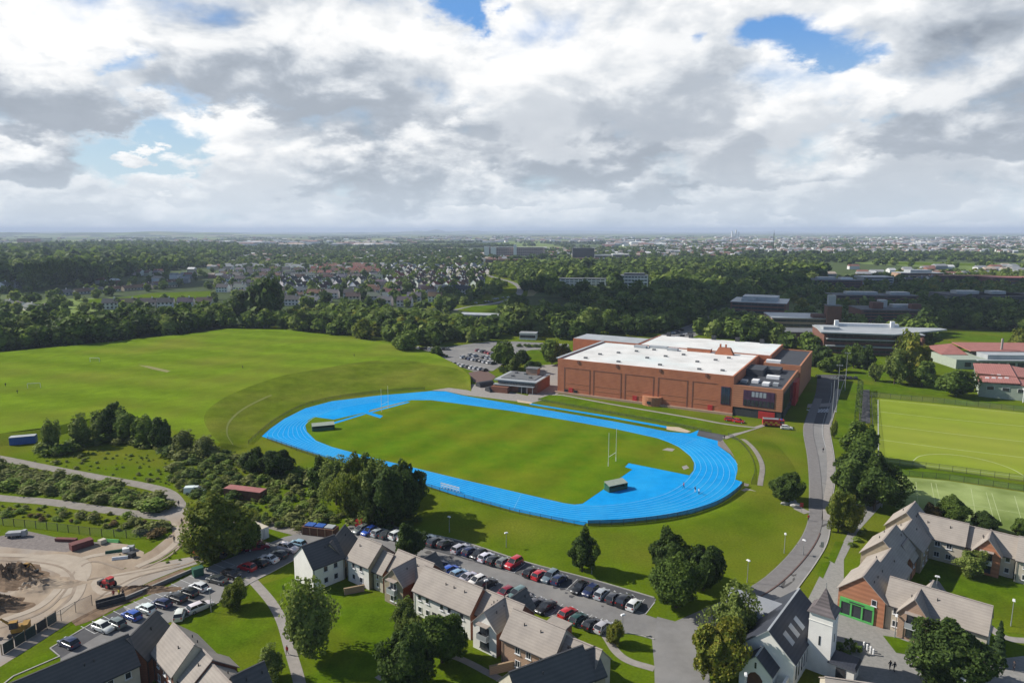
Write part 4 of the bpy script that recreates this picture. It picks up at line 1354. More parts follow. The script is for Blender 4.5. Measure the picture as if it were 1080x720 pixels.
for s, t, dep, e_, r_, lab in steps:
    gable_house(lab, E_(s, t), a_e, 7.8, dep, e_, r_, (STONEW, CREAMW, STONEW), axis='y', wins=win_grid('r', (dep * .3, dep * .7)) + win_grid('l', (dep * .3, dep * .7)), group=GE)
gable_house('small cross gabled porch house on the courtyard side of the row', E_(7.6, 22.5), R(48), 4.6, 4.0, 4.4, 7.2, (ORBRICK, ORBRICK, ORBRICK), axis='x', wins=[('f', 2.2, 3.0, 1.0, 1.2)], group=GE)
# front wing
o_f, a_f = (69.0, 115.1), R(-40.5)
Fw = lambda s, t: at(o_f, a_f, s, t)
gable_house('long cream and beige house between the shopfront and the big dark tree', Fw(-1.0, 0), a_f, 15.6, 6.8, 5.0, 8.5, (CREAMW, CREAMW, CREAMW), wins=win_grid('f', (2.0, 7.8, 12.9), w=1.1, h=1.2) + win_grid('b', (4, 8, 12)) + win_grid('r', (3.4,)), group=GE)
h = gable_house('brick gabled bay with two balconies facing the paved yard', Fw(1.6, -1.6), a_f, 4.6, 5.0, 5.0, 8.0, (PALEBR, PALEBR, PALEBR), axis='y', wins=[('f', 2.3, 1.5, 2.0, 1.6, FRAMED), ('f', 2.3, 4.1, 2.0, 1.6, FRAMED)], group=GE)
balcony(h, 2.3, 0, 2.6)
gable_house('small beige gabled porch on the courtyard side of the cream house', Fw(3.0, 5.6), a_f, 4.0, 3.6, 4.6, 7.4, (CREAMW, CREAMW, CREAMW), axis='y', wins=[('b', 2, 3.4, .9, 1.1)], group=GE)
# back wing
o_b, a_b = (90.4, 144.6), R(-39.5)
Bw = lambda s, t: at(o_b, a_b, s, t)
gable_house('beige house at the head of the court, in front of the tennis courts', Bw(0.2, 0), a_b, 9.4, 7.0, 5.0, 8.6, (CREAMW, CREAMW, CREAMW), wins=win_grid('f', (4.4, 6.6), w=1.1, h=1.2) + win_grid('b', (3, 6)), group=GE)
gable_house('low link house with a grey roof behind the small courtyard tree', Bw(9.8, 0.8), a_b, 8.6, 6.6, 4.7, 8.0, (CREAMW, CREAMW, CREAMW), wins=win_grid('f', (1.2, 7.4), w=.9), group=GE)
h = gable_house('brick gabled bay with white balconies at the back of the court', Bw(11.2, -1.0), a_b, 4.8, 5.6, 4.9, 8.0, (ORBRICK, BRICKW, BRICKW), axis='y', wins=[('f', 2.4, 1.5, 2.0, 1.6, FRAMED), ('f', 2.4, 4.1, 2.0, 1.6, FRAMED)], group=GE)
balcony(h, 2.4, 0, 2.6)
gable_house('rightmost beige house at the back of the court', Bw(18.6, -0.6), a_b, 14.0, 7.2, 5.0, 8.6, (CREAMW, CREAMW, CREAMW), wins=win_grid('f', (1.8, 4.2, 7.2, 10.5), w=1.1, h=1.2), group=GE)
# roof at the bottom edge beside the church
gable_house('grey beige roofed house below the church porch', at(P(905, 752, 0), R(-14), -5, -4), R(-14), 14, 7.0, 3.0, 5.4, (CREAMW, CREAMW, CREAMW), wins=win_grid('b', (3, 6, 9), (1.5,)), group=GE)

# ------------------------------------------------------------------ church
ch_a = math.atan2(12.9, 10.3)
ch = thing('church', 'white church with a dark slate roof and a square bell tower', 'church', (41.2, 100.9, 0), ch_a)
# local x runs along the ridge, y to the left of it
Lc, hw, ce, cr_ = 16.5, 4.3, 4.6, 8.6
b = MB()
b.add([(0, -hw, 0), (Lc, -hw, 0), (Lc, -hw, ce), (0, -hw, ce)], [(0, 1, 2, 3)], 0)
b.add([(Lc, hw, 0), (0, hw, 0), (0, hw, ce), (Lc, hw, ce)], [(0, 1, 2, 3)], 0)
for x, rev in ((0, 1), (Lc, 0)):
    f = [0, 1, 2, 3, 4]
    b.add([(x, -hw, 0), (x, hw, 0), (x, hw, ce), (x, 0, cr_), (x, -hw, ce)], [f[::-1] if rev else f], 0)
b.build('wall', WHITEW, ch)


def slab_roof(x0, x1, half, e, r, parent, mats, ov=0.3, th=0.16, cy=0.0, name='roof'):
    q = MB()
    s = (r - e) / half
    for sg in (-1, 1):
        vs = [(x0, cy + sg * (half + ov), e - ov * s + .03), (x1, cy + sg * (half + ov), e - ov * s + .03), (x1, cy, r + .03), (x0, cy, r + .03)]
        vs += [(x, y, z + th) for x, y, z in vs]
        fs = [(4, 5, 6, 7), (3, 2, 1, 0), (0, 1, 5, 4), (1, 2, 6, 5), (3, 0, 4, 7)]
        if sg > 0:
            fs = [f[::-1] for f in fs]
        q.add(vs, fs, 0)
        q.m[-1] = q.m[-2] = q.m[-3] = 1
    q.box((x0 + x1) / 2, cy, r + th - 0.02, x1 - x0, 0.3, 0.09, m=1)
    return q.build(name, mats, parent)


rf = slab_roof(-0.25, Lc + 0.2, hw, ce, cr_, ch, [CHSLATE, LEADROOF])
sl_c = (cr_ - ce) / hw
for x in (2.6, 5.4, 8.2):
    # skylights lie in the right-hand slope
    q = MB()
    y0, y1 = -3.15, -1.55
    z = lambda y: ce + (hw - abs(y)) * sl_c + .03 + .16 + .05
    vs = [(x, y0, z(y0)), (x + 1.35, y0, z(y0)), (x + 1.35, y1, z(y1)), (x, y1, z(y1))]
    q.add([(a, c, d - .06) for a, c, d in vs] + vs, [(4, 5, 6, 7), (0, 1, 5, 4), (1, 2, 6, 5), (2, 3, 7, 6), (3, 0, 4, 7)])
    q.build('skylight', SKYLT, ch)
# cross wing on the left with slate painted pale to carry its sheen
q = MB()
x0, x1, yl = 8.6, 14.6, 10.2
for vs in ([(x0, 4.3, 0), (x0, yl, 0), (x0, yl, 4.2), (x0, 4.3, 4.2)],):
    q.add(vs, [(3, 2, 1, 0)], 0)
q.add([(x1, 4.3, 0), (x1, yl, 0), (x1, yl, 4.2), (x1, 4.3, 4.2)], [(0, 1, 2, 3)], 0)
q.add([(x0, yl, 0), (x1, yl, 0), (x1, yl, 4.2), ((x0 + x1) / 2, yl, 7.4), (x0, yl, 4.2)], [(4, 3, 2, 1, 0)], 0)
q.build('wing_wall', WHITEW, ch)
q = MB()
xm = (x0 + x1) / 2
for xe in (x0 - 0.3, x1 + 0.3):
    vs = [(xe, 0.4, 3.95), (xe, yl + 0.35, 3.95), (xm, yl + 0.35, 7.43), (xm, 0.4, 7.43)]
    vs += [(x, y, z_ + .15) for x, y, z_ in vs]
    fs = [(7, 6, 5, 4), (0, 1, 2, 3), (4, 5, 1, 0), (5, 6, 2, 1)]
    if xe > xm:
        fs = [f[::-1] for f in fs]
    q.add(vs, fs, 0)
q.build('wing_roof', [mat("sheen_slate", (.27, .285, .31), (.21, .225, .25), .4, .4)], ch)
q = MB()
q.box(3.0, 5.6, 0, 4.0, 2.6, 2.9).box(3.0, 5.7, 2.9, 4.3, 2.9, 0.18, m=1)
q.build('vestry', [WHITEW, GREYROOF], ch)
q = MB().box(6.4, 5.2, 0, 2.4, 1.8, 2.6).box(6.4, 5.25, 2.6, 2.6, 2.1, .15, m=1)
q.build('vestry', [WHITEW, GREYROOF], ch)
# gabled porch at the near end
pw = MB()
ph_, pe, pr_ = 2.5, 3.2, 5.6
pc = 0.6
pw.add([(-3.4, pc - ph_, 0), (0, pc - ph_, 0), (0, pc - ph_, pe), (-3.4, pc - ph_, pe)], [(0, 1, 2, 3)])
pw.add([(-3.4, pc + ph_, 0), (0, pc + ph_, 0), (0, pc + ph_, pe), (-3.4, pc + ph_, pe)], [(3, 2, 1, 0)])
pw.add([(-3.4, pc - ph_, 0), (-3.4, pc + ph_, 0), (-3.4, pc + ph_, pe), (-3.4, pc, pr_), (-3.4, pc - ph_, pe)], [(4, 3, 2, 1, 0)])
pw.build('porch_wall', WHITEW, ch)
slab_roof(-3.6, -0.02, ph_, pe, pr_, ch, [CHSLATE, LEADROOF], cy=pc, name='porch_roof')
MB().add([(-3.42, pc - 1.2, 0), (-3.42, pc + 1.2, 0), (-3.42, pc + 1.2, 1.9), (-3.42, pc + .7, 2.6), (-3.42, pc, 2.95), (-3.42, pc - .7, 2.6), (-3.42, pc - 1.2, 1.9)], [(6, 5, 4, 3, 2, 1, 0)]).build('door', BROWNM, ch)
MB().box(-3.43, pc, 3.6, .05, 0.3, 1.0).build('window', GLASS, ch)
MB().box(-1.5, pc - ph_ - 1.6, 0, 2.6, 0.4, 2.2).build('side_wall', WHITEW, ch)
for x in (1.2, 2.6, 4.2, 5.6, 7.2):
    fo = MB().box(0, 0, 1.2, 0.8, 0.07, 2.6).build('window', FRAMEW, ch, loc=(x, -hw - 0.03, 0))
    MB().box(0, -0.04, 1.3, 0.6, 0.03, 2.4).build('pane', GLASS, fo)
# bell tower
tw = MB()
tx, ty, ts = 8.9, -6.1, 3.6
tw.box(tx, ty, 0, ts, ts, 10.4)
tw.build('tower', WHITEW, ch)
tb = MB()
tb.box(tx, ty, 8.9, ts + 0.14, ts + .14, .12).box(tx, ty, 10.25, ts + .3, ts + .3, .15)
tb.build('string_course', WHITEW, ch)
sp_ = MB()
hs = ts / 2 + 0.38
sp_.v = [(tx - hs, ty - hs, 10.41), (tx + hs, ty - hs, 10.41), (tx + hs, ty + hs, 10.41), (tx - hs, ty + hs, 10.41)]
k_ = 0.52
sp_.v += [(tx - hs * k_, ty - hs * k_, 11.5), (tx + hs * k_, ty - hs * k_, 11.5), (tx + hs * k_, ty + hs * k_, 11.5), (tx - hs * k_, ty + hs * k_, 11.5), (tx, ty, 14.4)]
sp_.f = [[3, 2, 1, 0]] + [[i, (i + 1) % 4, 4 + (i + 1) % 4, 4 + i] for i in range(4)] + [[4 + i, 4 + (i + 1) % 4, 8] for i in range(4)]
sp_.m = [0] * 9
sp_.build('spire', SPIREM, ch)
MB().bar((tx, ty, 14.2), (tx, ty, 15.2), 0.05).box(tx, ty, 14.8, .5, .08, .08).build('cross', GALV, ch)
for dx, dy, sx_, sy_, zz, hh in ((-ts / 2, 0, .06, .28, 5.0, 1.6), (0, -ts / 2, .28, .06, 5.4, 1.4)):
    MB().box(tx + dx * 1.01, ty + dy * 1.01, zz, sx_, sy_, hh).build('slit_window', GLASS, ch)
# low entrance block beyond the tower
eb = MB()
eb.box(8.9, -9.6, 0, 3.4, 3.9, 2.6)
eb.build('entrance_wall', WHITEW, ch)
eb = MB()
eb.box(8.9, -9.7, 2.6, 4.0, 4.4, 0.5, taper=0.86)
eb.build('entrance_roof', CHSLATE, ch)
MB().box(7.18, -9.6, 0.02, 0.06, 1.5, 2.2).build('door', FRAMED, ch)
for q, (u, v) in enumerate(((911, 683), (914.5, 685.5), (918, 688), (921, 690.5))):
    g = P(u, v)
    bo = MB().cyl(g[0], g[1], 0, 1.1, 0.16, 0.16, 10).cyl(g[0], g[1], 1.1, 1.2, 0.20, 0.1, 10).build('bollard', WHITEP)
    tag(bo, 'white stone bollard in the short row beside the church hedge, %s from the church' % ORD[q], 'bollard', 'white bollards beside the church')

# ------------------------------------------------------------------ sports hall
ha = math.atan2(253.7 - 300.2, 102.2 - 20.5)
hall = thing('sports_hall', 'huge orange brick sports hall with a white roof', 'sports hall', (20.5, 300.2, 0), ha)
HH = 15.6
ML, MD = 76.7, 54.0
b = MB()
b.box(ML / 2, MD / 2, 0, ML, MD, HH - 0.6)
b.build('wall', HALLBR, hall)
# parapet upstand around and the white deck inside it
b = MB()
b.box(ML / 2, 0.35, HH - .6, ML, 0.7, 0.75)
b.box(0.35, MD / 2, HH - .6, 0.7, MD - 1.4, 0.75)
b.box(ML - .35, MD / 2, HH - .6, 0.7, MD - 1.4, 0.75)
b.build('parapet', HALLBR, hall)
b = MB().box(-0.2, MD / 2 + 0.0, HH + 0.15, 1.4, MD, 0.3)
b.build('coping', LEADROOF, hall)
MB().box(ML / 2, MD / 2 + .35, HH - .6, ML - 1.5, MD - 0.9, 0.35).build('roof', WROOF, hall)
# back hall, a little higher
b = MB().box(50.5, MD + 17.5, 0, 63, 35, HH + 0.1)
b.build('back_wall', HALLBR, hall)
b = MB()
b.box(19.3, MD + 17.5, HH + .1, .6, 34, .45).box(81.7, MD + 17.5, HH + .1, .6, 34, .45)
b.build('parapet', HALLBR, hall)
MB().box(50.5, MD + 17.6, HH + .1, 61.6, 34, .22).build('roof', WROOF, hall)
# far-left brick block
MB().box(0.5, MD + 9.5, 0, 36, 18, HH + 0.4).build('back_wall', HALLBR, hall)
MB().box(0.5, MD + 9.5, HH + .4, 35.4, 17.4, .2).build('roof', LEADROOF, hall)
# brick lift-overrun and plant boxes on the roof
q = MB().box(50, MD - 3, HH - .25, 11, 3.2, 1.7).box(50, MD - 3, HH + 1.45, 11.3, 3.5, .2, m=1)
q.build('plant_room', [HALLBR, WROOF], hall)
q = MB().box(62, MD - 4.5, HH - .25, 8.5, 3.4, 3.2, taper=0.62)
q.box(60, MD - 4.5, HH + 2.9, .7, .7, 1.6).box(62.5, MD - 4.5, HH + 2.9, .7, .7, 1.6)
q.build('plant_room', [HALLBR], hall)
for i, (x, y) in enumerate([(10, 8), (26, 7), (44, 9), (61, 8), (12, 20), (18, 28), (24, 36), (34, 22), (40, 30), (46, 38), (56, 24), (62, 32), (66, 40), (70, 10), (30, 44)]):
    MB().box(x, y, HH - .25, 1.5, 1.1, .7).build('roof_vent', GREYROOF, hall)
for i, (x, y, w) in enumerate([(22, 48, 6), (30, 51, 9), (38, 48, 5)]):
    MB().box(x, y, HH - .25, w, 3.0, 1.1).build('roof_light', LEADROOF, hall)
for x in (24, 36, 48, 60, 72):
    MB().box(x, MD + 33.6, HH + .32, 2.0, 1.8, 2.0).build('roof_fan', DKSTEEL, hall)
for x in (10, 28, 47, 66):
    MB().box(x, -0.16, HH - 1.2, 0.9, .3, 1.3).build('rainwater_hopper', HALLBD, hall)
# recessed brick panels between paired dark piers
xs = [0.9] + [q for x in (12.9, 27.0, 41.5, 56.3) for q in (x, x + 1.9)] + [70.6, 72.4]
for x in [3.4, 15.6, 17.4, 30.0, 31.9, 44.3, 46.4, 58.5, 60.7]:
    MB().box(x, -0.04, 0.5, .42, .08, HH - 4.0).build('pier', HALLBD, hall)
for x0_, x1_ in ((3.7, 15.3), (17.7, 29.7), (32.2, 44.0), (46.7, 58.2), (61.0, 70.4)):
    MB().box((x0_ + x1_) / 2, -0.07, HH - 3.7, x1_ - x0_, .10, .18).build('band', HALLBD, hall)
    for zz in (3.0, 5.0):
        MB().box((x0_ + x1_) / 2, -0.05, zz, x1_ - x0_, .1, .16).build('band', ORBRICK, hall)
q = MB()
n_ = 9
cxs, r0_ = 44.0, 3.2
pts = [(cxs + r0_ * 1.3 * math.cos(math.pi + math.pi * i / n_), 0 + r0_ * math.sin(math.pi + math.pi * i / n_) * 0.95) for i in range(n_ + 1)]
q.prism(pts, 0, 3.8)
q.build('stair_drum', ORBRICK, hall)
for x in (6.6, 36.4, 68.0):
    do = MB().box(x, -0.12, 0.9, 1.9, .2, 2.2).build('door', REDP, hall)
    MB().box(x + .5, -0.26, 1.9, .08, .1, .25).build('handle', GALV, do)
for x in (43.5, 4.3, 9.0):
    MB().box(x, -0.1 - (2.98 if x > 40 else 0), 1.0, 1.6, .16, 1.2).build('window', GLASS, hall)
MB().box(38, -0.6, 0, 78, 1.2, 0.9).build('plinth', PALEBR, hall)
# low entrance block at the right end
BH = 12.2
x0_, x1_ = ML, 95.0
b = MB()
b.box((x0_ + x1_) / 2, 22, 3.6, x1_ - x0_, 44, BH - 3.6 - .5)
b.box((x0_ + x1_) / 2, 0.35, BH - .5, x1_ - x0_, .7, .7)
b.box(x1_ - .35, 22, BH - .5, .7, 42.6, .7)
b.box((x0_ + x1_) / 2 + 0.0, 25, 0, x1_ - x0_ - 1.0, 38, 3.6)
b.build('entrance_wall', ORBRICK, hall)
MB().box((x0_ + x1_) / 2 - .3, 22.3, BH - .5, x1_ - x0_ - .9, 42.8, .2).build('roof', DARKROOF, hall)
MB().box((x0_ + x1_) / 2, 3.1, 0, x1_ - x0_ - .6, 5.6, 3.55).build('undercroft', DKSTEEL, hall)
MB().box(89.5, 0.2, 0.1, 6.0, .3, 2.9).build('entrance_door', REDP, hall)
for i, (x, y, w, d, h_, m_) in enumerate([(80, 30, 7, 12, 2.6, DARKROOF), (86, 36, 6, 8, 1.8, DARKROOF), (79, 9, 2.4, 3, 1.0, LEADROOF), (83, 11, 2.6, 4, 1.1, WHITEP), (87.5, 8, 2.6, 4, 1.0, WHITEP), (91, 9, 2, 2.5, 1.0, LEADROOF), (88, 22, 5, 3, 1.2, WHITEP)]):
    MB().box(x, y, BH - .3, w, d, h_).build('roof_plant', m_, hall)
# windows of the entrance block
wf = MB().box(73.8, -.08, 4.0, 3.6, .16, 7.2).build('window', PURPLE, hall)
for x in (72.7, 73.8, 74.9):
    MB().box(x, -.19, 4.3, .85, .06, 6.6).build('pane', GLASS, wf)
wf = MB().box(86.4, -.08, 4.6, 11.6, .16, 6.2).build('window', PURPLE, hall)
for i in range(8):
    MB().box(81.4 + 1.43 * i, -.19, 4.8, 1.1, .06, 2.3).build('pane', GLASS, wf)
for i in range(8):
    MB().box(81.4 + 1.43 * i, -.19, 8.4, 1.1, .06, 2.0).build('pane', SKYLT if i in (2, 3, 4, 5) else PURPLE, wf)
wf = MB().box(95.06, 15, 3.0, .16, 26, 7.6).build('window', FRAMED, hall)
for i in range(9):
    MB().box(95.17, 3.6 + 2.85 * i, 3.3, .06, 2.5, 7.0).build('pane', GLASS, wf)
MB().box(95.6, 33, 0, 1.4, 10, 10.0).build('stair_tower', REDP, hall)
wf = MB().box(95.06, 13, 0.3, .16, 20, 2.6).build('window', FRAMED, hall)
# second low block behind
b = MB()
b.box(88.0, 66, 0, 15.5, 43.5, 13.4)
b.build('rear_wall', ORBRICK, hall)
b = MB()
b.box(88.0, 44.7, 13.4, 15.5, .6, .7).box(95.4, 66, 13.4, .7, 42, .7).box(88, 87.4, 13.4, 15.5, .6, .7).box(80.6, 66, 13.4, .7, 42, .7)
b.build('parapet', ORBRICK, hall)
MB().box(88, 66, 13.4, 14.0, 41.8, .2).build('roof', DARKROOF, hall)
MB().box(84, 47.5, 13.6, 6, 3, 1.5).build('roof_plant', WHITEP, hall)

# ------------------------------------------------------------------ clubhouse
pv = thing('clubhouse', 'brick clubhouse with a grey flat roof beside the running track', 'clubhouse', (-6.5, 305.0, 0), R(-22))
b = MB().box(9.5, 9, 0, 19, 18, 5.0)
b.build('wall', BRICKW, pv)
MB().box(9.0, 8.4, 5.0, 20.4, 19.4, 0.5).build('roof', LEADROOF, pv)
MB().box(9.0, 9.6, 5.5, 16.5, 15.5, 0.3).build('roof', GREYROOF, pv)
MB().box(12.0, 14, 5.8, 5.5, 4, 2.8).box(12.0, 14, 8.6, 6.2, 4.7, .3, m=1).build('plant_room', [PALEBR, GREYROOF], pv)
MB().box(8.4, -1.0, 3.1, 19.5, 2.4, .3).build('terrace', LEADROOF, pv)
wf = MB().box(9.2, -.1, 3.5, 17.5, .2, 1.45).build('window', FRAMED, pv)
for i in range(9):
    MB().box(1.6 + 1.9 * i, -.23, 3.65, 1.6, .06, 1.15).build('pane', GLASS, wf)
for x in (12.4, 15.0, 17.6):
    MB().cyl(x, -1.9, 0, 3.1, .16, n=8).build('post', GALV, pv)
MB().box(2.5, -2.6, 0, 8.0, 3.4, 2.7).build('porch_wall', BRICKW, pv)
MB().box(12, -.12, .1, 3.6, .2, 2.5).build('door', FRAMED, pv)
q = MB()
for i in range(14):
    q.bar((-1 + 1.5 * i, -2.1, 3.4), (-1 + 1.5 * i, -2.1, 4.4), .03)
q.bar((-1, -2.1, 4.4), (18.5, -2.1, 4.4), .035)
q.build('railing', GALV, pv)
for x, y in ((5, 6), (9, 12), (4, 13), (14, 5)):
    MB().box(x, y, 5.8, 1.2, 1.2, .7).build('roof_vent', GREYROOF, pv)
for (u, v), rr in (((504, 408), 0.3), ((514, 413), 0.35)):
    g = P(u, v)
    ar = thing('storage_shelter', 'dark arched storage shelter %s beside the running track' % ('farther from the clubhouse' if u < 510 else 'against the clubhouse porch'), 'shelter', (*g, 0), R(35))
    q = MB()
    n_ = 8
    for i in range(n_ + 1):
        a = math.pi * i / n_
        q.v += [(0, -2.2 * math.cos(a), 2.4 * math.sin(a)), (8, -2.2 * math.cos(a), 2.4 * math.sin(a))]
    for i in range(n_):
        q.f.append([2 * i, 2 * i + 1, 2 * i + 3, 2 * i + 2]); q.m.append(0)
    q.f += [[2 * i for i in range(n_ + 1)], [2 * i + 1 for i in range(n_, -1, -1)]]; q.m += [1, 1]
    q.build('cover', [FRAMED, DKSTEEL], ar)
    MB().box(4, 0, 0, 8.2, 4.6, .12).build('base', PATHM, ar)

# ------------------------------------------------------------------ red roofed building
rb = thing('red_roofed_building', 'pale green walled building with a faded red roof beyond the hockey pitch', 'building', (205.8, 293.5, 0), math.atan2(287.2 - 294.1, 217.1 - 205.8))
b = MB().box(9.5, 24, 0, 19, 48, 6.4)
b.build('wall', SAGEW, rb)
q = MB()
vs = [(-.6, -.8, 6.4), (14.2, -.8, 7.3), (14.2, 49, 7.3), (-.6, 49, 6.4)]
q.add(vs + [(x, y, z + .35) for x, y, z in vs], [(4, 5, 6, 7), (0, 1, 5, 4), (1, 2, 6, 5), (2, 3, 7, 6), (3, 0, 4, 7)])
vs = [(14.4, -.8, 6.7), (20, -.8, 6.1), (20, 49, 6.1), (14.4, 49, 6.7)]
q.add(vs + [(x, y, z + .35) for x, y, z in vs], [(4, 5, 6, 7), (0, 1, 5, 4), (1, 2, 6, 5), (2, 3, 7, 6), (3, 0, 4, 7)])
q.build('roof', PINKROOF, rb)
for k in range(7):
    MB().box(3.0 + (k % 4) * 2.4, 8 + (k // 4) * 7 + (k % 4) * 0.6, 6.95 + (k % 4) * .15, 1.4, 1.1, .5).build('roof_light', WHITEP, rb)
MB().box(10, 14.5, 6.9, 20.6, .25, .9).build('firewall', BROWNM, rb)
for k in range(6):
    f_ = MB().box(-.06, 5 + 7 * k, 3.9, .12, 3.6, 1.5).build('window', FRAMEW, rb)
    MB().box(-.14, 5 + 7 * k, 4.0, .05, 3.3, 1.3).build('pane', GLASS, f_)
for k in range(3):
    f_ = MB().box(4 + 5.5 * k, -.06, 3.4, 2.8, .12, 1.7).build('window', FRAMEW, rb)
    MB().box(4 + 5.5 * k, -.14, 3.5, 2.5, .05, 1.5).build('pane', GLASS, f_)
q = MB()
q.bar((15.5, -3.5, 0), (15.5, -3.5, 5.4), .16).bar((21.5, -3.5, 0), (21.5, -3.5, 5.4), .16).box(18.5, -1.9, 5.3, 6.6, 3.6, .3).bar((15.5, -3.5, .2), (21.5, -3.5, 5.3), .12)
q.build('canopy_frame', WHITEP, rb)
rb2 = thing('red_roofed_building', 'long low building with a faded red roof and pale clerestory, behind the green walled one', 'building', (*P(1012, 389), 0), R(-3))
b = MB().box(28, 12, 0, 60, 24, 5.0)
b.build('wall', SAGEW, rb2)
MB().box(38, 7, 5.0, 46, 10, 2.3).build('clerestory', LEADROOF, rb2)
q = MB()
for y0_, y1_, za, zb in ((-1, 1.5, 5.0, 5.0),):
    pass
vs = [(10, 12, 7.2), (62, 12, 7.2), (62, 26, 5.2), (10, 26, 5.2), (10, 2, 7.4), (62, 2, 7.4)]
q.add([(12, 12, 7.3), (62, 12, 7.3), (62, 30, 9.2), (12, 30, 9.2)] + [(12, 12, 7.7), (62, 12, 7.7), (62, 30, 9.6), (12, 30, 9.6)], [(4, 5, 6, 7), (0, 1, 5, 4), (1, 2, 6, 5), (2, 3, 7, 6), (3, 0, 4, 7)])
q.add([(-2, 14, 5.0), (12, 14, 5.0), (12, 30, 8.6), (-2, 30, 7.0)] + [(-2, 14, 5.3), (12, 14, 5.3), (12, 30, 8.9), (-2, 30, 7.3)], [(4, 5, 6, 7), (0, 1, 5, 4), (1, 2, 6, 5), (2, 3, 7, 6), (3, 0, 4, 7)])
q.build('roof', PINKROOF, rb2)
MB().box(34, -.4, 4.7, 52, 3.0, .4).build('canopy', LEADROOF, rb2)
for k in range(12):
    f_ = MB().box(4 + 4.5 * k, -.06, 1.2, 3.2, .12, 2.4).build('window', FRAMED, rb2)
    MB().box(4 + 4.5 * k, -.14, 1.3, 3.0, .05, 2.2).build('pane', GLASS, f_)
MB().box(30, 15, 7.2, .8, .8, 7).build('chimney', PATHM, rb2)


# ------------------------------------------------------------------ campus blocks further off
def block(label, p, ang, w, d, h, wall, roof, floors=3, name='campus_building', cat='building', extras=(), group='campus buildings beyond the sports hall', n_win=8, frame=None):
    root = thing(name, label, cat, (p[0], p[1], 0), ang, group)
    MB().box(w / 2, d / 2, 0, w, d, h).build('wall', wall, root)
    MB().box(w / 2, d / 2, h, w + .8, d + .8, .5).build('roof', roof, root)
    fh = h / floors
    for f in range(floors):
        q = MB()
        q.box(w / 2, -.08, f * fh + fh * .3, w * .94, .16, fh * .5)
        fo = q.build('window_band', frame or FRAMED, root)
        p_ = MB()
        for i in range(n_win):
            p_.box(w * .03 + w * .94 * (i + .5) / n_win, -.19, f * fh + fh * .34, w * .94 / n_win * .82, .06, fh * .42)
        p_.build('pane', GLASS, fo)
    for (x, y, sx_, sy_, z_, hh, m_, nm) in extras:
        MB().box(x, y, z_, sx_, sy_, hh).build(nm, m_, root)
    return root


GRB = CAMPBR
block('grey roofed lecture block left of the brick towers, above the hall roof', P(770, 330), R(-25), 46, 44, 10, CAMPBR, LEADROOF, 3, extras=[(23, 26, 30, 22, 10.5, 3.5, LEADROOF, 'roof_plant'), (14, 12, 12, 8, 10.5, 2, LEADROOF, 'roof_plant')])
block('low white roofed block in front of the brick tower', P(814, 345), R(-10), 40, 34, 7, PALEBR, LEADROOF, 2, extras=[(34, 6, 9, 9, 7.5, 2.5, CAMPBR, 'plant_room')])
block('low grey shed roofed block among the dark trees behind the hall', P(826, 360), R(-8), 34, 20, 6, PALEBR, GREYROOF, 2)
lib = block('big brick library with an overhanging pale wedge roof', P(868, 372), R(-12), 54, 32, 12, CAMPBR, LEADROOF, 4, n_win=14, extras=[(5, 10, 9, 9, 12.5, 2.5, LEADROOF, 'roof_plant'), (30, 26, 36, 3, 12.5, 2.6, WHITEP, 'roof_plant'), (12, 24, 2.2, 2.2, 12.5, 4.5, WHITEP, 'chimney'), (44, 24, 2.2, 2.2, 12.5, 4.5, WHITEP, 'chimney')])
q = MB()
q.prism([(-3, -5), (36, -7), (74, 22), (72, 27), (0, 28)], 12.55, 13.3)
q.build('canopy_roof', LEADROOF, lib)
for f in range(2):
    MB().box(26, -1.6, 4.5 + 4.2 * f, 50, 3.2, .5).build('walkway', LEADROOF, lib)
q = MB()
for x in (40, 44, 48, 52):
    q.box(x, -3, 0, 1.4, 4, 11)
q.build('buttress', CAMPBR, lib)
tw_ = thing('brick_tower', 'square brick tower with an orange top and a white box, behind the library', 'tower', (*P(877, 346), 0), R(-12), 'campus buildings beyond the sports hall')
MB().box(0, 0, 0, 10, 10, 17).build('wall', CAMPBR, tw_)
MB().box(0, 0, 17, 10.6, 10.6, .5).build('roof', GREYROOF, tw_)
MB().box(-1, 2, 17.5, 5, 5, 7).build('plant_room', LEADROOF, tw_)
block('dark brick block with stair towers right of the brick tower', P(908, 340), R(-8), 48, 30, 10, CAMPBR, GREYROOF, 4, extras=[(14, 10, 8, 8, 10.5, 5, CAMPBR, 'stair_tower'), (22, 20, 6, 6, 10.5, 6, LEADROOF, 'roof_plant'), (43, 10, 7, 7, 10.5, 4, CAMPBR, 'stair_tower'), (38, 20, 18, 8, 10.5, 2.5, LEADROOF, 'roof_plant')])
block('long low brick block with a flat grey roof behind the dark brick block', P(880, 320), R(-6), 80, 28, 8, CAMPBR, GREYROOF, 3, extras=[(30, 15, 30, 10, 8.5, 2.5, LEADROOF, 'roof_plant'), (66, 15, 18, 12, 8.5, 2.5, LEADROOF, 'roof_plant')])
block('brick block with white roof plant, leftmost of the rear campus row', P(858, 303), R(-6), 60, 40, 9, CAMPBR, GREYROOF, 3, extras=[(20, 18, 22, 12, 9.5, 3, LEADROOF, 'roof_plant'), (45, 18, 14, 12, 9.5, 2.5, WHITEP, 'roof_plant')])
block('pale stone block with a shallow vaulted roof, farthest of the campus', P(950, 296), R(-4), 60, 30, 11, PALEBR, LEADROOF, 3, extras=[(30, 15, 30, 20, 11.5, 4, LEADROOF, 'roof_plant')])
block('long brown brick block right of the vaulted roof', P(990, 298), R(-3), 84, 26, 9, CAMPBR, BROWNM, 3)
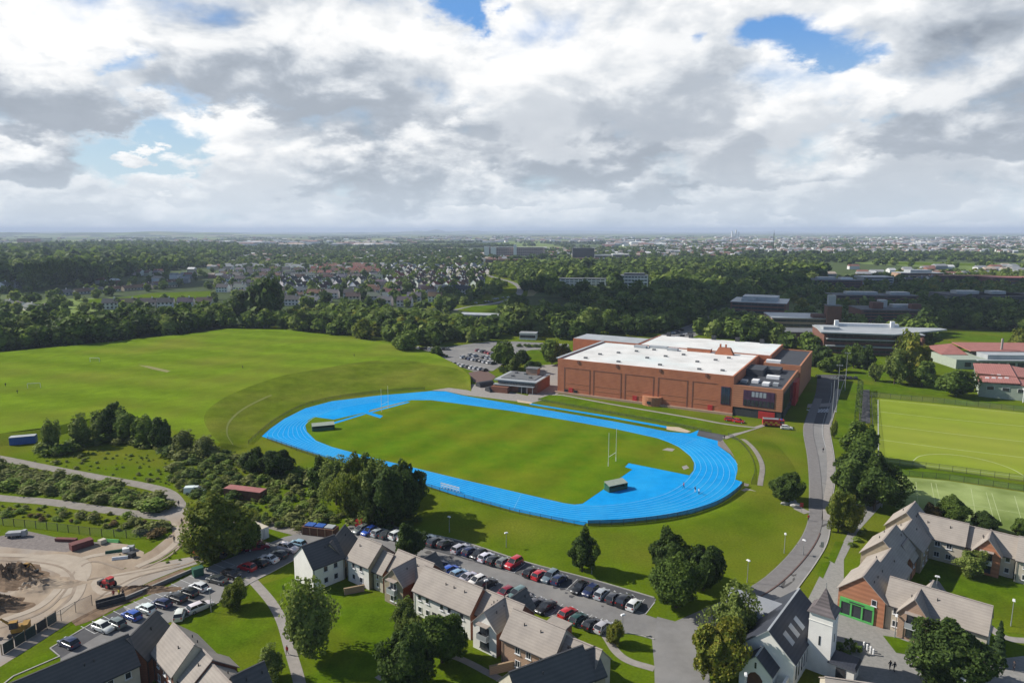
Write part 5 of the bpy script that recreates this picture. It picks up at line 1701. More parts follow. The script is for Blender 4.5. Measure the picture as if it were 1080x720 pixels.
block('low grey block with pale roof lights near the right edge', P(1000, 320), R(-4), 80, 40, 8, GREYROOF, DARKROOF, 2, extras=[(26, 20, 22, 12, 8.5, 3, LEADROOF, 'roof_plant'), (56, 20, 14, 12, 8.5, 3, LEADROOF, 'roof_plant')])
block('red roofed long block at the right edge, before the fields', P(1046, 300), R(-2), 110, 30, 9, CAMPBR, RUSTR, 2)
block('dark flat roofed block at the right edge above the red roofed buildings', P(1034, 321), R(-4), 120, 40, 8, FRAMED, DARKROOF, 2)
block('pale green roofed glasshouse block left of the vaulted roof', P(910, 300), R(-4), 40, 30, 10, LEADROOF, LEADROOF, 3)
# white blocks in the wood, centre
GWH = 'white blocks among the dark trees'
GSM = 'small outbuildings near the sports hall'
block('low white block among dark trees, left of the taller white block', P(590, 301), R(-4), 62, 16, 9, WHITEW, GREYROOF, 3, group=GWH, n_win=10, frame=WHITEW)
block('tall white block with a grey hipped roof among dark trees', P(654.5, 304), R(-8), 34, 20, 16, WHITEW, GREYROOF, 4, group=GWH, frame=WHITEW, extras=[(17, 10, 26, 12, 16.5, 2.5, GREYROOF, 'roof_plant')])
block('small white hut in the wood, between the white blocks and the hall', P(670, 338), R(-10), 22, 14, 5, WHITEW, LEADROOF, 1, group=GSM)
block('long low pale shed between the tree belt and the lawn', P(483, 337), R(-14), 60, 14, 4, CREAMW, LEADROOF, 1, group=GSM)
block('small white gatehouse with orange trim left of the hall', P(548, 358), R(-10), 11, 8, 4, WHITEW, LEADROOF, 1, group=GSM)
# far landmarks
GF = 'large buildings on the plain towards the horizon'
town_pink = mat("pink_render", (.48, .34, .29), (.42, .30, .26), .1)
block('very long pink and white apartment block on the plain', P(512, 269.5), R(-3), 175, 30, 24, town_pink, LEADROOF, 5, group=GF, frame=town_pink, n_win=30, extras=[(4, -4, 14, 9, 0, 27, WHITEW, 'stair_tower'), (24, -4, 16, 9, 0, 25, WHITEW, 'stair_tower'), (88, -4, 9, 9, 0, 33, WHITEW, 'stair_tower')])
block('dark glass office block on the plain, right of the pink apartments', P(604, 273), R(-2), 56, 40, 27, DKSTEEL, DARKROOF, 6, group=GF, n_win=16)
block('low brick base hall in front of the dark glass office', P(604, 276), R(-2), 62, 20, 8, BRICKW, BROWNM, 1, group=GF)
block('white retail shed on the plain, right of the dark glass office', P(627, 273), R(-2), 46, 40, 10, WHITEW, LEADROOF, 1, group=GF)
block('bright white shed at the right end of the retail row', P(646, 272.5), R(-2), 44, 30, 11, WHITEW, WROOF, 1, group=GF)
block('long low brown brick hall in front of the pink apartments', P(512, 277), R(-2), 90, 30, 7, BRICKW, BROWNM, 1, group=GF)
block('orange brick landmark block on the left hillside', P(18, 256), R(3), 110, 50, 24, ORBRICK, BROWNM, 4, group=GF)
for i, (u, v, hh) in enumerate(((772, 250, 70), (776, 250, 85), (779, 250, 60))):
    g = P(u, v)
    t_ = tag(MB().cyl(g[0], g[1], 0, hh, 12, 9, 12).build('cooling_stack', WHITEW), ('short', 'tall', 'small')[i] + ' white works chimney on the far skyline, right of centre', 'chimney', 'works chimneys on the skyline')
g = P(815, 270)
ms = thing('radio_mast', 'thin grey lattice mast rising from the town on the right', 'mast', (*g, 0))
q = MB()
for i in range(3):
    a = 2 * math.pi * i / 3
    q.bar((2.2 * math.cos(a), 2.2 * math.sin(a), 0), (.6 * math.cos(a), .6 * math.sin(a), 66), .35, .25, 5)
for z in range(0, 66, 6):
    r0_, r1_ = 2.2 - 1.6 * z / 66, 2.2 - 1.6 * (z + 6) / 66
    for i in range(3):
        a, c = 2 * math.pi * i / 3, 2 * math.pi * (i + 1) / 3
        q.bar((r0_ * math.cos(a), r0_ * math.sin(a), z), (r1_ * math.cos(c), r1_ * math.sin(c), z + 6), .15, .15, 4)
q.build('lattice', DKSTEEL, ms)
q = MB().cyl(0, 0, 66, 76, .25, .1, 6)
q.build('antenna', DKSTEEL, ms)


# ------------------------------------------------------------------ trees
def quads_mesh(name, cen, nor, size, mats, core=None, spin=None):
    """Leaf clumps: one small quad per entry."""
    n = len(cen)
    up = rng.normal(size=(n, 3))
    u = np.cross(nor, up); u /= np.linalg.norm(u, axis=1)[:, None] + 1e-9
    w = np.cross(nor, u)
    s = size[:, None]
    asp = rng.uniform(0.6, 1.0, n)[:, None]
    c = [cen - u * s - w * s * asp * .6, cen + u * s * .7 - w * s * asp, cen + u * s + w * s * asp * .7, cen - u * s * .6 + w * s * asp]
    v = np.stack(c, 1).reshape(-1, 3)
    f = np.arange(4 * n).reshape(n, 4)
    if core is not None:
        cv, cf = core
    me = bpy.data.meshes.new(name)
    vs = v.tolist(); fs = f.tolist()
    if core is not None:
        o = len(vs)
        vs += cv.tolist(); fs += (cf + o).tolist()
    me.from_pydata(vs, [], fs)
    me.materials.append(mats)
    me.update()
    return me


def ico(sub):
    import bmesh
    bm = bmesh.new()
    bmesh.ops.create_icosphere(bm, subdivisions=sub, radius=1.0)
    v = np.array([p.co[:] for p in bm.verts]); f = np.array([[q.index for q in p.verts] for p in bm.faces])
    bm.free()
    return v, f


ICO2, ICO1 = ico(2), ico(1)


def lumpy(r, n, leaf, loose):
    d = r.normal(size=(n, 3))
    d /= np.linalg.norm(d, axis=1)[:, None]
    lump = np.zeros(n)
    for k in range(22):
        w = r.normal(size=3); w *= (2.2 + 8.5 * (k / 22) ** 1.3) / np.linalg.norm(w)
        lump += np.sin(d @ w + r.uniform(0, 6.283)) * (.085 if k < 8 else .05)
    if loose:
        lump *= 1.25
    hole = np.zeros(n)
    for k in range(10):
        w = r.normal(size=3); w *= r.uniform(4, 9) / np.linalg.norm(w)
        hole += np.sin(d @ w + r.uniform(0, 6.283))
    z0, zt, R0 = (1.0, 10.0, 3.5) if loose else (1.3, 10.0, 3.75)
    zc, hz = (z0 + zt) / 2 - .35, (zt - z0) / 2
    rr = (1 + lump) * (0.60 + 0.42 * r.random(n) ** (.75 if loose else .5))
    thin = (hole > (1.5 if loose else 2.6)) & (rr > .72)
    rr = np.where(thin, rr * .68, rr)
    egg = 1.06 - .26 * np.maximum(d[:, 2], 0) - .10 * np.maximum(-d[:, 2], 0)
    cen = np.stack([d[:, 0] * R0 * rr * egg, d[:, 1] * R0 * rr * egg, zc + d[:, 2] * hz * rr * np.where(d[:, 2] > 0, 1.07, .93)], 1)
    cen[:, 2] = np.maximum(cen[:, 2], z0 * .7)
    nor = d + r.normal(size=d.shape) * .6
    nor /= np.linalg.norm(nor, axis=1)[:, None]
    return cen, nor, leaf * r.uniform(0.45, 1.45, n)


def crown_arrays(kind, n, leaf, seed):
    """Clump centres, normals and sizes for a crown 10 m tall."""
    r = np.random.default_rng(seed)
    if kind == 'conifer':
        t = r.random(n) ** 1.35
        z = 0.6 + 9.4 * t
        rad = 1.75 * (1 - t) ** 0.8 * (0.72 + 0.28 * np.sin(z * 5.5)) * (0.55 + 0.45 * r.random(n) ** .4) + 0.06
        a = r.random(n) * 6.283
        cen = np.stack([rad * np.cos(a), rad * np.sin(a), z], 1)
        nor = np.stack([np.cos(a), np.sin(a), np.full(n, .5)], 1)
    elif kind == 'poplar':
        t = r.random(n)
        z = 0.9 + 9.1 * t
        rad = 1.05 * np.sin(np.pi * np.clip(t * .9 + .1, 0, 1)) ** .6 * (0.6 + 0.4 * r.random(n) ** .4)
        a = r.random(n) * 6.283
        cen = np.stack([rad * np.cos(a), rad * np.sin(a), z], 1)
        nor = np.stack([np.cos(a), np.sin(a), np.full(n, .3)], 1)
    else:
        loose = kind == 'loose'
        return lumpy(r, n, leaf, loose)
    nor = nor + r.normal(size=nor.shape) * 0.55
    nor /= np.linalg.norm(nor, axis=1)[:, None]
    return cen, nor, leaf * r.uniform(0.55, 1.25, n)


def core_for(kind, seed, sub=2, k=0.7):
    v, f = (ICO2 if sub == 2 else ICO1)
    v = v.copy()
    r = np.random.default_rng(seed + 100)
    v *= (1 + r.normal(size=(len(v), 1)) * 0.12)
    if kind == 'conifer':
        v = v * [0.9 * k, 0.9 * k, 4.2] + [0, 0, 4.6]; v[:, :2] *= np.clip((9.2 - v[:, 2:]) / 6, 0.05, 1.2)
    elif kind == 'poplar':
        v = v * [0.9 * k, 0.9 * k, 4.2] + [0, 0, 5.2]
    else:
        v = v * [3.5 * k, 3.5 * k, 4.3 * k] + [0, 0, 5.2]
    return v, f


def trunk_mesh(name, kind, seed):
    r = random.Random(seed)
    b = MB()
    top = 8.5 if kind in ('conifer', 'poplar') else 6.0
    p = Vector((0, 0, -0.2)); rad = 0.30
    pts = []
    for i in range(5):
        q = Vector((r.uniform(-.12, .12) * i, r.uniform(-.12, .12) * i, top * (i + 1) / 5))
        b.bar(p, q, rad, rad * .78, 7)
        pts.append((q, rad)); p = q; rad *= .78
    if kind not in ('conifer', 'poplar'):
        for i in range(9):
            q, rr = pts[r.randint(0, 3)]
            a = r.uniform(0, 6.28)
            e = q + Vector((math.cos(a) * r.uniform(1.2, 2.4), math.sin(a) * r.uniform(1.2, 2.4), r.uniform(1.0, 2.6)))
            b.bar(q, e, rr * .55, rr * .2, 5)
    me = bpy.data.meshes.new(name)
    me.from_pydata(b.v, [], b.f)
    me.materials.append(BARK)
    me.update()
    return me


LOD = {0: (13000, 0.20), 1: (3200, 0.36), 2: (800, 0.68)}
_cr, _tr = {}, {}


def crown_of(kind, lod, var):
    key = (kind, lod, var)
    if key not in _cr:
        n, lf = LOD[lod]
        shape = {'autumn': 'loose', 'bronze': 'dark', 'mid': 'dark', 'scrub': 'loose'}.get(kind, kind)
        leafm = LEAF['conifer' if kind in ('conifer',) else ('mid' if kind == 'poplar' else kind)]
        c, nn, s = crown_arrays(shape, int(n * (.62 if kind in ('loose',) and lod == 0 else 1)), lf, var * 13 + lod + 5)
        _cr[key] = quads_mesh("crown", c, nn, s, leafm, core_for(shape, var, 2, .6 if shape != 'loose' else .42))
    return _cr[key]


def trunk_of(kind, var):
    key = (kind in ('conifer', 'poplar'), var)
    if key not in _tr:
        _tr[key] = trunk_mesh("trunk", kind, var)
    return _tr[key]


TREE_COL = {'dark': 'dark green', 'mid': 'green', 'loose': 'pale olive', 'autumn': 'yellow green', 'bronze': 'bronze leaved', 'conifer': 'dark conical', 'poplar': 'slender', 'scrub': 'scrubby', 'weeds': 'weedy'}


def make_tree(x, y, h, w, kind, lod, name='tree', z=0.0):
    var = random.randint(0, 3 if lod < 2 else 2)
    root = thing(name, None, 'tree', (x, y, z), random.uniform(0, 6.28))
    nominal = {'conifer': 3.4, 'poplar': 2.2}.get(kind, 7.2)
    sxy = w / nominal
    for nm, me in (('crown', crown_of(kind, lod, var)), ('trunk', trunk_of(kind, var))):
        o = bpy.data.objects.new(nm, me)
        COL.objects.link(o)
        o.parent = root
        o.scale = (sxy, sxy, h / 10.0) if nm == 'crown' else (min(1.2, sxy), min(1.2, sxy), h / 10.0)
    return root


# the trees one can tell apart near the camera: base pixel, top row, width in pixels, kind, label
NEAR = [
    (328, 692, 617, 50, 'loose', 'airy olive green tree on the lawn between the footpath and the terrace'),
    (466, 698, 643, 48, 'mid', 'broad dark tree in front of the long white fronted house'),
    (431, 726, 662, 50, 'dark', 'dark tree at the bottom edge below the long white fronted house'),
    (428, 668, 634, 28, 'loose', 'small pale tree below the buff stone balcony bay'),
    (440, 678, 650, 24, 'loose', 'small olive tree between the stone bay and the broad dark tree'),
    (249, 641, 613, 27, 'autumn', 'small round tree at the corner of the west lawn beside the white van'),
    (286, 716, 686, 28, 'loose', 'thin young tree beside the footpath near the bottom edge'),
    (614, 602, 561, 28, 'dark', 'single round dark tree on the bank above the long car park'),
    (706, 610, 562, 36, 'dark', 'leftmost tall dark tree of the group by the car park junction'),
    (742, 622, 571, 36, 'dark', 'right hand dark tree of the group by the car park junction'),
    (713, 640, 590, 45, 'mid', 'front broad green tree of the group by the car park junction'),
    (773, 682, 624, 46, 'loose', 'grey green tree between the road and the church roof'),
    (757, 716, 650, 56, 'autumn', 'broad turning tree at the bottom edge left of the church'),
    (829, 529, 498, 31, 'dark', 'round dark tree at the roadside beside the path to the track'),
    (908, 486, 449, 34, 'mid', 'green tree at the corner of the hockey pitch, top of the roadside clump'),
    (900, 532, 484, 42, 'dark', 'dark left half of the big domed clump beside the road'),
    (922, 538, 484, 46, 'dark', 'dark right half of the big domed clump beside the tennis courts'),
    (911, 522, 475, 48, 'dark', 'dark middle crown at the back of the big domed clump'),
    (884, 561, 518, 26, 'autumn', 'pale yellow green tree on the road verge before the east court'),
    (896, 562, 528, 22, 'autumn', 'smaller yellow green tree right of the verge tree before the east court'),
    (1000, 727, 662, 66, 'dark', 'very big dark tree in front of the cream house, bottom right'),
    (1051, 700, 655, 17, 'conifer', 'dark pointed conifer beside the end of the cream house'),
    (1004, 552, 525, 24, 'mid', 'round tree behind the head of the east court, by the tennis court'),
    (984, 549, 530, 16, 'bronze', 'small purple brown tree behind the head of the east court'),
    (1038, 560, 541, 20, 'dark', 'small dark tree on the edge of the tennis court'),
    (1077, 566, 546, 18, 'mid', 'green tree at the right edge beside the tennis court'),
    (1024, 608, 580, 32, 'loose', 'thin leaved courtyard tree in front of the brick balcony bay'),
    (649, 679, 656, 18, 'autumn', 'small bushy tree at the end of the near row of parked cars'),
    (433, 592, 555, 29, 'dark', 'dark tree in the car park island behind the terrace'),
    (233, 588, 527, 60, 'autumn', 'large green and yellow tree beside the building site entrance'),
    (262, 580, 545, 26, 'mid', 'green tree right of the large tree at the building site entrance'),
    (355, 532, 488, 34, 'loose', 'olive tree at the left end of the copse beside the track'),
    (375, 548, 486, 40, 'autumn', 'tall yellow green tree in the copse beside the track'),
    (396, 552, 490, 40, 'loose', 'olive tinted tree in the middle of the copse beside the track'),
    (414, 556, 493, 44, 'dark', 'dark tree in the copse behind the parked white cars'),
    (432, 546, 489, 34, 'dark', 'dark tree at the right end of the copse beside the track'),
    (386, 530, 484, 36, 'mid', 'green tree at the back of the copse, against the blue track'),
    (412, 524, 488, 36, 'dark', 'dark tree at the back of the copse, against the blue track'),
    (342, 520, 484, 26, 'mid', 'small green tree left of the copse near the track fence'),
    (268, 500, 474, 22, 'dark', 'small dark tree below the left end of the blue track'),
    (292, 502, 472, 32, 'dark', 'wide dark tree below the left bend of the blue track'),
    (120, 462, 425, 28, 'dark', 'tallest dark tree on the scrub ridge below the playing field'),
    (134, 464, 434, 26, 'mid', 'green tree right of the tallest tree on the scrub ridge'),
    (108, 464, 437, 24, 'loose', 'olive tree left of the tallest tree on the scrub ridge'),
    (84, 470, 440, 20, 'loose', 'thin tree between the blue container and the scrub ridge'),
    (56, 476, 444, 16, 'loose', 'bare looking thin tree beside the blue container'),
    (152, 468, 441, 24, 'mid', 'green tree in the middle of the scrub ridge'),
    (172, 474, 443, 20, 'dark', 'dark pointed tree on the right part of the scrub ridge'),
    (192, 478, 456, 22, 'scrub', 'low scrubby tree on the right part of the scrub ridge'),
    (214, 482, 462, 22, 'scrub', 'low scrubby tree at the right end of the scrub ridge'),
    # beyond the pitches and round the clubhouse
    (964, 405, 358, 32, 'autumn', 'tall turning tree in the clump above the hockey pitch'),
    (943, 405, 372, 24, 'loose', 'olive tree at the left of the clump above the hockey pitch'),
    (957, 396, 351, 24, 'autumn', 'orange tipped tree at the back of the clump above the hockey pitch'),
    (972, 408, 383, 24, 'mid', 'low green tree at the right of the clump above the hockey pitch'),
    (1008, 418, 391, 32, 'mid', 'round dark green tree beside the red roofed building'),
    (923, 402, 384, 13, 'loose', 'thin pale young tree on the grass above the hockey pitch'),
    (1076, 372, 350, 22, 'autumn', 'turning tree at the right edge behind the red roofs'),
    (582, 384, 360, 22, 'mid', 'green tree on the lawn left of the hall wall'),
    (594, 382, 362, 14, 'dark', 'narrow dark tree touching the left corner of the hall'),
    (531, 389, 362, 24, 'mid', 'green tree between the far car park and the small lawn'),
    (551, 385, 370, 14, 'dark', 'small dark tree behind the clubhouse roof'),
    (541, 391, 378, 16, 'loose', 'low olive tree just behind the clubhouse'),
    (562, 393, 381, 16, 'dark', 'small dark tree right of the clubhouse roof'),
    (429, 372, 350, 26, 'mid', 'green tree at the corner of the playing field by the far car park'),
    (460, 376, 366, 12, 'mid', 'small round tree on the island of the far car park'),
    (872, 392, 376, 16, 'mid', 'left round tree of the pair behind the hall entrance block'),
    (884, 392, 375, 16, 'mid', 'right round tree of the pair behind the hall entrance block'),
    (856, 386, 372, 16, 'dark', 'dark tree at the back corner of the hall'),
    (900, 388, 365, 18, 'mid', 'green tree below the library steps'),
    (912, 390, 366, 16, 'dark', 'dark tree right of the library steps'),
    (879, 462, 444, 7, 'autumn', 'thin young yellow tree on the verge by the zebra crossing'),
]
rank = []
for u, v, vt, wpx, kind, lab in NEAR:
    x, y = P(u, v)
    # the top seen in the picture is the far side of the crown's upper rim; close enough to the axis
    h = max(3.0, height_at(u, v, vt))
    w = width_at(u, v, wpx) * 0.95
    d = math.hypot(x, y)
    t = make_tree(x, y, h, w, kind, 0 if d < 230 else 1)
    t["label"] = lab
    t["group"] = "trees near the houses, track and pitches"

# woods and belts: candidate trees, the largest three hundred become things
FOOT = []
for o in list(sc.objects):
    if o.parent is None and o.type == 'EMPTY' and o.get("category") in ('building', 'tower', 'sports hall', 'clubhouse'):
        pts = []
        for ch_ in o.children:
            if ch_.type == 'MESH':
                for c in ch_.bound_box:
                    pts.append(c[:2])
        pts = np.array(pts)
        FOOT.append((o.location.x, o.location.y, o.rotation_euler.z, pts[:, 0].min() - 4, pts[:, 0].max() + 4, pts[:, 1].min() - {'white blocks among the dark trees': 150, 'campus buildings beyond the sports hall': 34, 'large buildings on the plain towards the horizon': 160}.get(o.get('group'), 5), pts[:, 1].max() + 4))


def in_foot(x, y):
    for ox, oy, a, x0, x1, y0, y1 in FOOT:
        dx, dy = x - ox, y - oy
        if abs(dx) + abs(dy) > 900:
            continue
        lx = dx * math.cos(a) + dy * math.sin(a); ly = -dx * math.sin(a) + dy * math.cos(a)
        if x0 < lx < x1 and y0 < ly < y1:
            return True
    return False


def in_poly(x, y, poly):
    c = False
    n = len(poly)
    j = n - 1
    for i in range(n):
        if (poly[i][1] > y) != (poly[j][1] > y) and x < (poly[j][0] - poly[i][0]) * (y - poly[i][1]) / (poly[j][1] - poly[i][1]) + poly[i][0]:
            c = not c
        j = i
    return c


CAND = []   # x, y, h, w, kind, label, group
CLEAR = [[(480, 328), (500, 322), (540, 320), (590, 322), (614, 326), (605, 332), (520, 333)],
         [(547, 313), (554, 308), (548, 300), (538, 296), (519, 290.5), (517, 292), (534, 298.5), (540, 306), (534, 313), (510, 320), (520, 322)],
         [(85, 317), (130, 312), (160, 308), (226, 306), (226, 313), (190, 319), (95, 322)],
         [(690, 365), (745, 347), (778, 324), (765, 324), (735, 340), (685, 356)],
         [(90, 277), (106, 274), (106, 280), (95, 282)], [(120, 275), (138, 276), (136, 280), (122, 279)],
         [(980, 345), (1090, 354), (1090, 364), (985, 357)], [(416, 373), (430, 365), (470, 365), (500, 361), (545, 359), (600, 362), (600, 372), (560, 385), (500, 394)],
         [(915, 275), (1090, 277), (1090, 283), (915, 279)]]


def scatter(poly, spacing, hr, kinds, label, group, jitter=.45, wr=(.75, 1.05), keep=1.0):
    W_ = [P(u, v) for u, v in poly]
    xs_ = [p[0] for p in W_]; ys_ = [p[1] for p in W_]
    y = min(ys_)
    k = 0
    while y < max(ys_):
        x = min(xs_) + (k % 2) * spacing / 2
        while x < max(xs_):
            qx, qy = x + random.uniform(-jitter, jitter) * spacing, y + random.uniform(-jitter, jitter) * spacing
            x += spacing
            if random.random() > keep:
                continue
            u, v = PX(qx, qy)
            if u < -40 or u > 1120 or not in_poly(u, v, poly) or in_foot(qx, qy):
                continue
            if any(in_poly(u, v, c) for c in CLEAR):
                continue
            h = random.uniform(*hr)
            CAND.append((qx, qy, h, h * random.uniform(*wr), random.choice(kinds), label, group))
        y += spacing * .86
        k += 1


DK = ['dark', 'dark', 'dark', 'mid', 'mid', 'loose']
MX = ['dark', 'mid', 'mid', 'loose', 'autumn', 'mid']
scatter([(-40, 373), (0, 372), (120, 361), (215, 351), (240, 346.5), (235, 338), (120, 347), (0, 357), (-40, 360)], 10.5, (11, 17), DK, 'tree in the dense dark belt along the playing field', 'trees of the belt along the playing field')
scatter([(240, 346), (300, 347), (360, 355), (420, 362), (455, 367), (500, 361), (524, 360), (526, 350), (480, 345), (440, 338), (350, 334), (290, 338)], 10.5, (8, 13), MX, 'tree in the field and village belt', 'trees of the belt along the playing field')
scatter([(-40, 312), (30, 316), (90, 324), (225, 327), (240, 336), (120, 345), (0, 355), (-40, 358)], 19, (5, 11), DK, 'tree among the bungalows at the left', 'trees among the village houses', keep=.62)
scatter([(-40, 264), (60, 260), (150, 258), (250, 261), (262, 270), (230, 280), (160, 287), (90, 303), (30, 305), (-40, 310)], 23, (12, 26), DK, 'tree in the dark wood on the left hillside', 'trees of the left hillside wood', keep=.5)
scatter([(524, 345), (546, 359), (600, 361), (640, 352), (690, 357), (745, 345), (762, 322), (860, 303), (872, 288), (780, 279), (640, 281), (560, 283), (522, 284), (548, 296), (560, 306), (618, 325), (608, 333), (530, 335)], 15, (8, 19), ['dark', 'dark', 'dark', 'mid', 'mid', 'loose'], 'tree in the dark wood behind the sports hall', 'trees of the central wood', keep=.9)
scatter([(640, 352), (700, 352), (745, 356), (800, 362), (850, 372), (862, 384), (905, 392), (915, 380), (870, 366), (800, 350), (760, 338)], 11, (8, 13), ['dark', 'mid', 'mid', 'dark', 'loose'], 'tree between the sports hall and the campus', 'trees behind the sports hall')
scatter([(930, 384), (955, 357), (935, 343), (960, 328), (1090, 330), (1090, 352), (1030, 349), (985, 345), (972, 360), (1005, 366), (1000, 384), (960, 382)], 13, (9, 15), ['dark', 'dark', 'dark', 'mid'], 'tree in the dark wood right of the library', 'trees of the right hand wood')
scatter([(770, 300), (860, 300), (960, 288), (1090, 290), (1090, 330), (960, 330), (820, 325)], 17, (6, 11), ['dark', 'dark', 'mid', 'mid', 'autumn', 'loose'], 'tree between the campus blocks', 'trees between the campus blocks', keep=.85)
scatter([(552, 312), (560, 306), (552, 296), (530, 286), (512, 286), (524, 291), (545, 297), (552, 304)], 9, (6, 12), DK, 'tree beside the curving road', 'trees of the central wood', keep=.9)
scatter([(483, 324), (510, 318), (532, 310), (534, 302), (526, 297), (505, 309), (478, 318)], 12, (5, 10), DK, 'tree on the inside of the curving road', 'trees among the village houses', keep=.7)
scatter([(752, 330), (860, 333), (960, 328), (966, 362), (940, 388), (905, 392), (870, 372), (800, 354)], 11.5, (5, 9), ['dark', 'mid', 'dark', 'loose'], 'tree close to the library and towers', 'trees between the campus blocks', keep=.8)
scatter([(250, 262), (520, 266), (530, 285), (512, 298), (508, 312), (480, 325), (480, 342), (440, 336), (350, 332), (240, 334), (225, 320), (230, 284)], 21, (6, 13), ['dark', 'mid', 'loose', 'dark', 'dark'], 'tree between the village houses', 'trees among the village houses', keep=.42)
scatter([(0, 296), (60, 300), (150, 292), (230, 286), (228, 330), (90, 326), (0, 322)], 26, (5, 10), ['dark', 'mid', 'loose', 'dark'], 'tree among the bungalows at the left', 'trees among the village houses', keep=.5)
for i, (u, v) in enumerate([(31 + 4.6 * k, 305 - .55 * k) for k in range(12)]):
    x, y = P(u, v)
    CAND.append((x, y, random.uniform(29, 34), 7.0, 'poplar', 'slender poplar in the straight row above the bungalows', 'poplar row'))
for u, v, vt, wpx, k, lab in ((282, 340, 290, 30, 'dark', 'very tall dark tree standing in front of the village'), (258, 338, 308, 22, 'dark', 'tall dark tree left of the tallest village tree'), (620, 290, 276, 14, 'dark', None)):
    x, y = P(u, v)
    CAND.append((x, y, height_at(u, v, vt), width_at(u, v, wpx), k, lab or 'tall tree standing above the central wood', 'trees among the village houses'))
# hedgerows and copses of the plain
for i in range(360):
    v0 = 249.5 + 32 * random.random() ** 1.5
    u0 = random.uniform(-40, 1120)
    x, y = P(u0, v0)
    if i % 5 < 3:
        L0 = random.uniform(80, 420)
        a = random.choice([R(6), R(-8), R(80), R(95), R(30), R(0), R(2)]) + random.uniform(-.15, .15)
        n = int(L0 / random.uniform(8, 13))
        for k in range(n):
            t = (k / n - .5) * L0
            h = random.uniform(6, 13)
            CAND.append((x + t * math.cos(a) + random.uniform(-2, 2), y + t * math.sin(a) + random.uniform(-2, 2), h, h * random.uniform(.8, 1.2), random.choice(DK), 'far', 'far'))
    else:
        rr = random.uniform(30, 130)
        for k in range(int(rr / 3.2)):
            a, q = random.uniform(0, 6.28), rr * math.sqrt(random.random())
            h = random.uniform(8, 15)
            CAND.append((x + 1.8 * q * math.cos(a), y + q * math.sin(a), h, h * random.uniform(.8, 1.1), random.choice(DK), 'far', 'far'))
clean = []
for c in CAND:
    u, v = PX(c[0], c[1])
    if c[1] < 100 or not (-45 < u < 1125) or in_foot(c[0], c[1]) or any(in_poly(u, v, q) for q in CLEAR):
        continue
    clean.append(c)
CAND = clean
def vis_rank(c):
    u, v = PX(c[0], c[1], c[2])
    edge = 1.0 if 0 < u < 1080 else 0.1
    return -(c[2] / c[1]) * edge * (1.3 if 'poplar' in c[5] or 'tall' in c[5] else 1)
CAND.sort(key=vis_rank)
NTREE = 292 - len(NEAR)
pick = [c for c in CAND if c[5] != 'far'][:NTREE]
ids = set(id(c) for c in pick)
rest = [c for c in CAND if id(c) not in ids]
items = []
for x, y, h, w, kind, lab, grp in pick:
    t = make_tree(x, y, h, w, kind, 2, 'poplar_tree' if kind == 'poplar' else 'tree')
    t["group"] = grp
    base = lab if lab.startswith(('slender', 'very', 'tall')) else TREE_COL[kind] + ' ' + lab
    items.append([t, base, PX(x, y)[0]])
uniquify(items)

# the rest reads as one mass of foliage
def merged_foliage(name, cands, n_leaf, leaf, core_sub=1):
    by = {}
    for c in cands:
        by.setdefault(c[4], []).append(c)
    Vs, Fq, Ft, Mq, Mt = [], [], [], [], []
    off = 0
    mats_ = []
    for kind, cs_ in by.items():
        mi = len(mats_)
        mats_.append(LEAF['mid' if kind == 'poplar' else kind])
        shape = {'autumn': 'loose', 'bronze': 'dark', 'mid': 'dark', 'scrub': 'loose'}.get(kind, kind)
        protos = []
        for var in range(4):
            c, nn, s = crown_arrays(shape, n_leaf, leaf, 40 + var)
            up = rng.normal(size=c.shape)
            u = np.cross(nn, up); u /= np.linalg.norm(u, axis=1)[:, None]
            w = np.cross(nn, u); s = s[:, None]
            v = np.stack([c - u * s - w * s * .6, c + u * s * .7 - w * s * .8, c + u * s + w * s * .6, c - u * s * .6 + w * s * .8], 1).reshape(-1, 3)
            cv, cf = core_for(shape, var, core_sub, .72)
            protos.append((np.concatenate([v, cv]), np.arange(len(v)).reshape(-1, 4), cf + len(v)))
        for (x, y, h, w, *_r) in cs_:
            v, fq, ft = protos[random.randint(0, 3)]
            a = random.uniform(0, 6.28)
            k = w / {'poplar': 2.2}.get(kind, 7.2)
            px_ = v[:, 0] * k; py_ = v[:, 1] * k
            vv = np.stack([x + px_ * math.cos(a) - py_ * math.sin(a), y + px_ * math.sin(a) + py_ * math.cos(a), v[:, 2] * h / 10], 1)
            Vs.append(vv); Fq.append(fq + off); Ft.append(ft + off)
            Mq.append(np.full(len(fq), mi)); Mt.append(np.full(len(ft), mi))
            off += len(vv)
    V = np.concatenate(Vs); FQ = np.concatenate(Fq); FT = np.concatenate(Ft)
    me = bpy.data.meshes.new(name)
    me.vertices.add(len(V)); me.vertices.foreach_set("co", V.astype(np.float32).ravel())
    nl = FQ.size + FT.size
    me.loops.add(nl); me.loops.foreach_set("vertex_index", np.concatenate([FQ.ravel(), FT.ravel()]).astype(np.int32))
    me.polygons.add(len(FQ) + len(FT))
    st = np.concatenate([np.arange(len(FQ)) * 4, len(FQ) * 4 + np.arange(len(FT)) * 3]).astype(np.int32)
    me.polygons.foreach_set("loop_start", st)
    me.polygons.foreach_set("material_index", np.concatenate(Mq + Mt).astype(np.int32))
    for q in mats_:
        me.materials.append(q)
    me.update(calc_edges=True)
    me.validate()
    o = bpy.data.objects.new(name, me)
    COL.objects.link(o)
    return tag(o, kind='stuff')


near_rest = [c for c in rest if c[1] < 1500]
far_rest = [c for c in rest if c[1] >= 1500]
tag(merged_foliage("woodland", near_rest, 170, 1.3, 2), 'dense dark woods and belts behind the campus and village', 'woodland')
tag(merged_foliage("woodland", far_rest, 40, 2.2, 1), 'hedgerow trees and copses across the distant plain', 'woodland')

# scrub, weeds and hedges around the gravel tracks
SCR = []


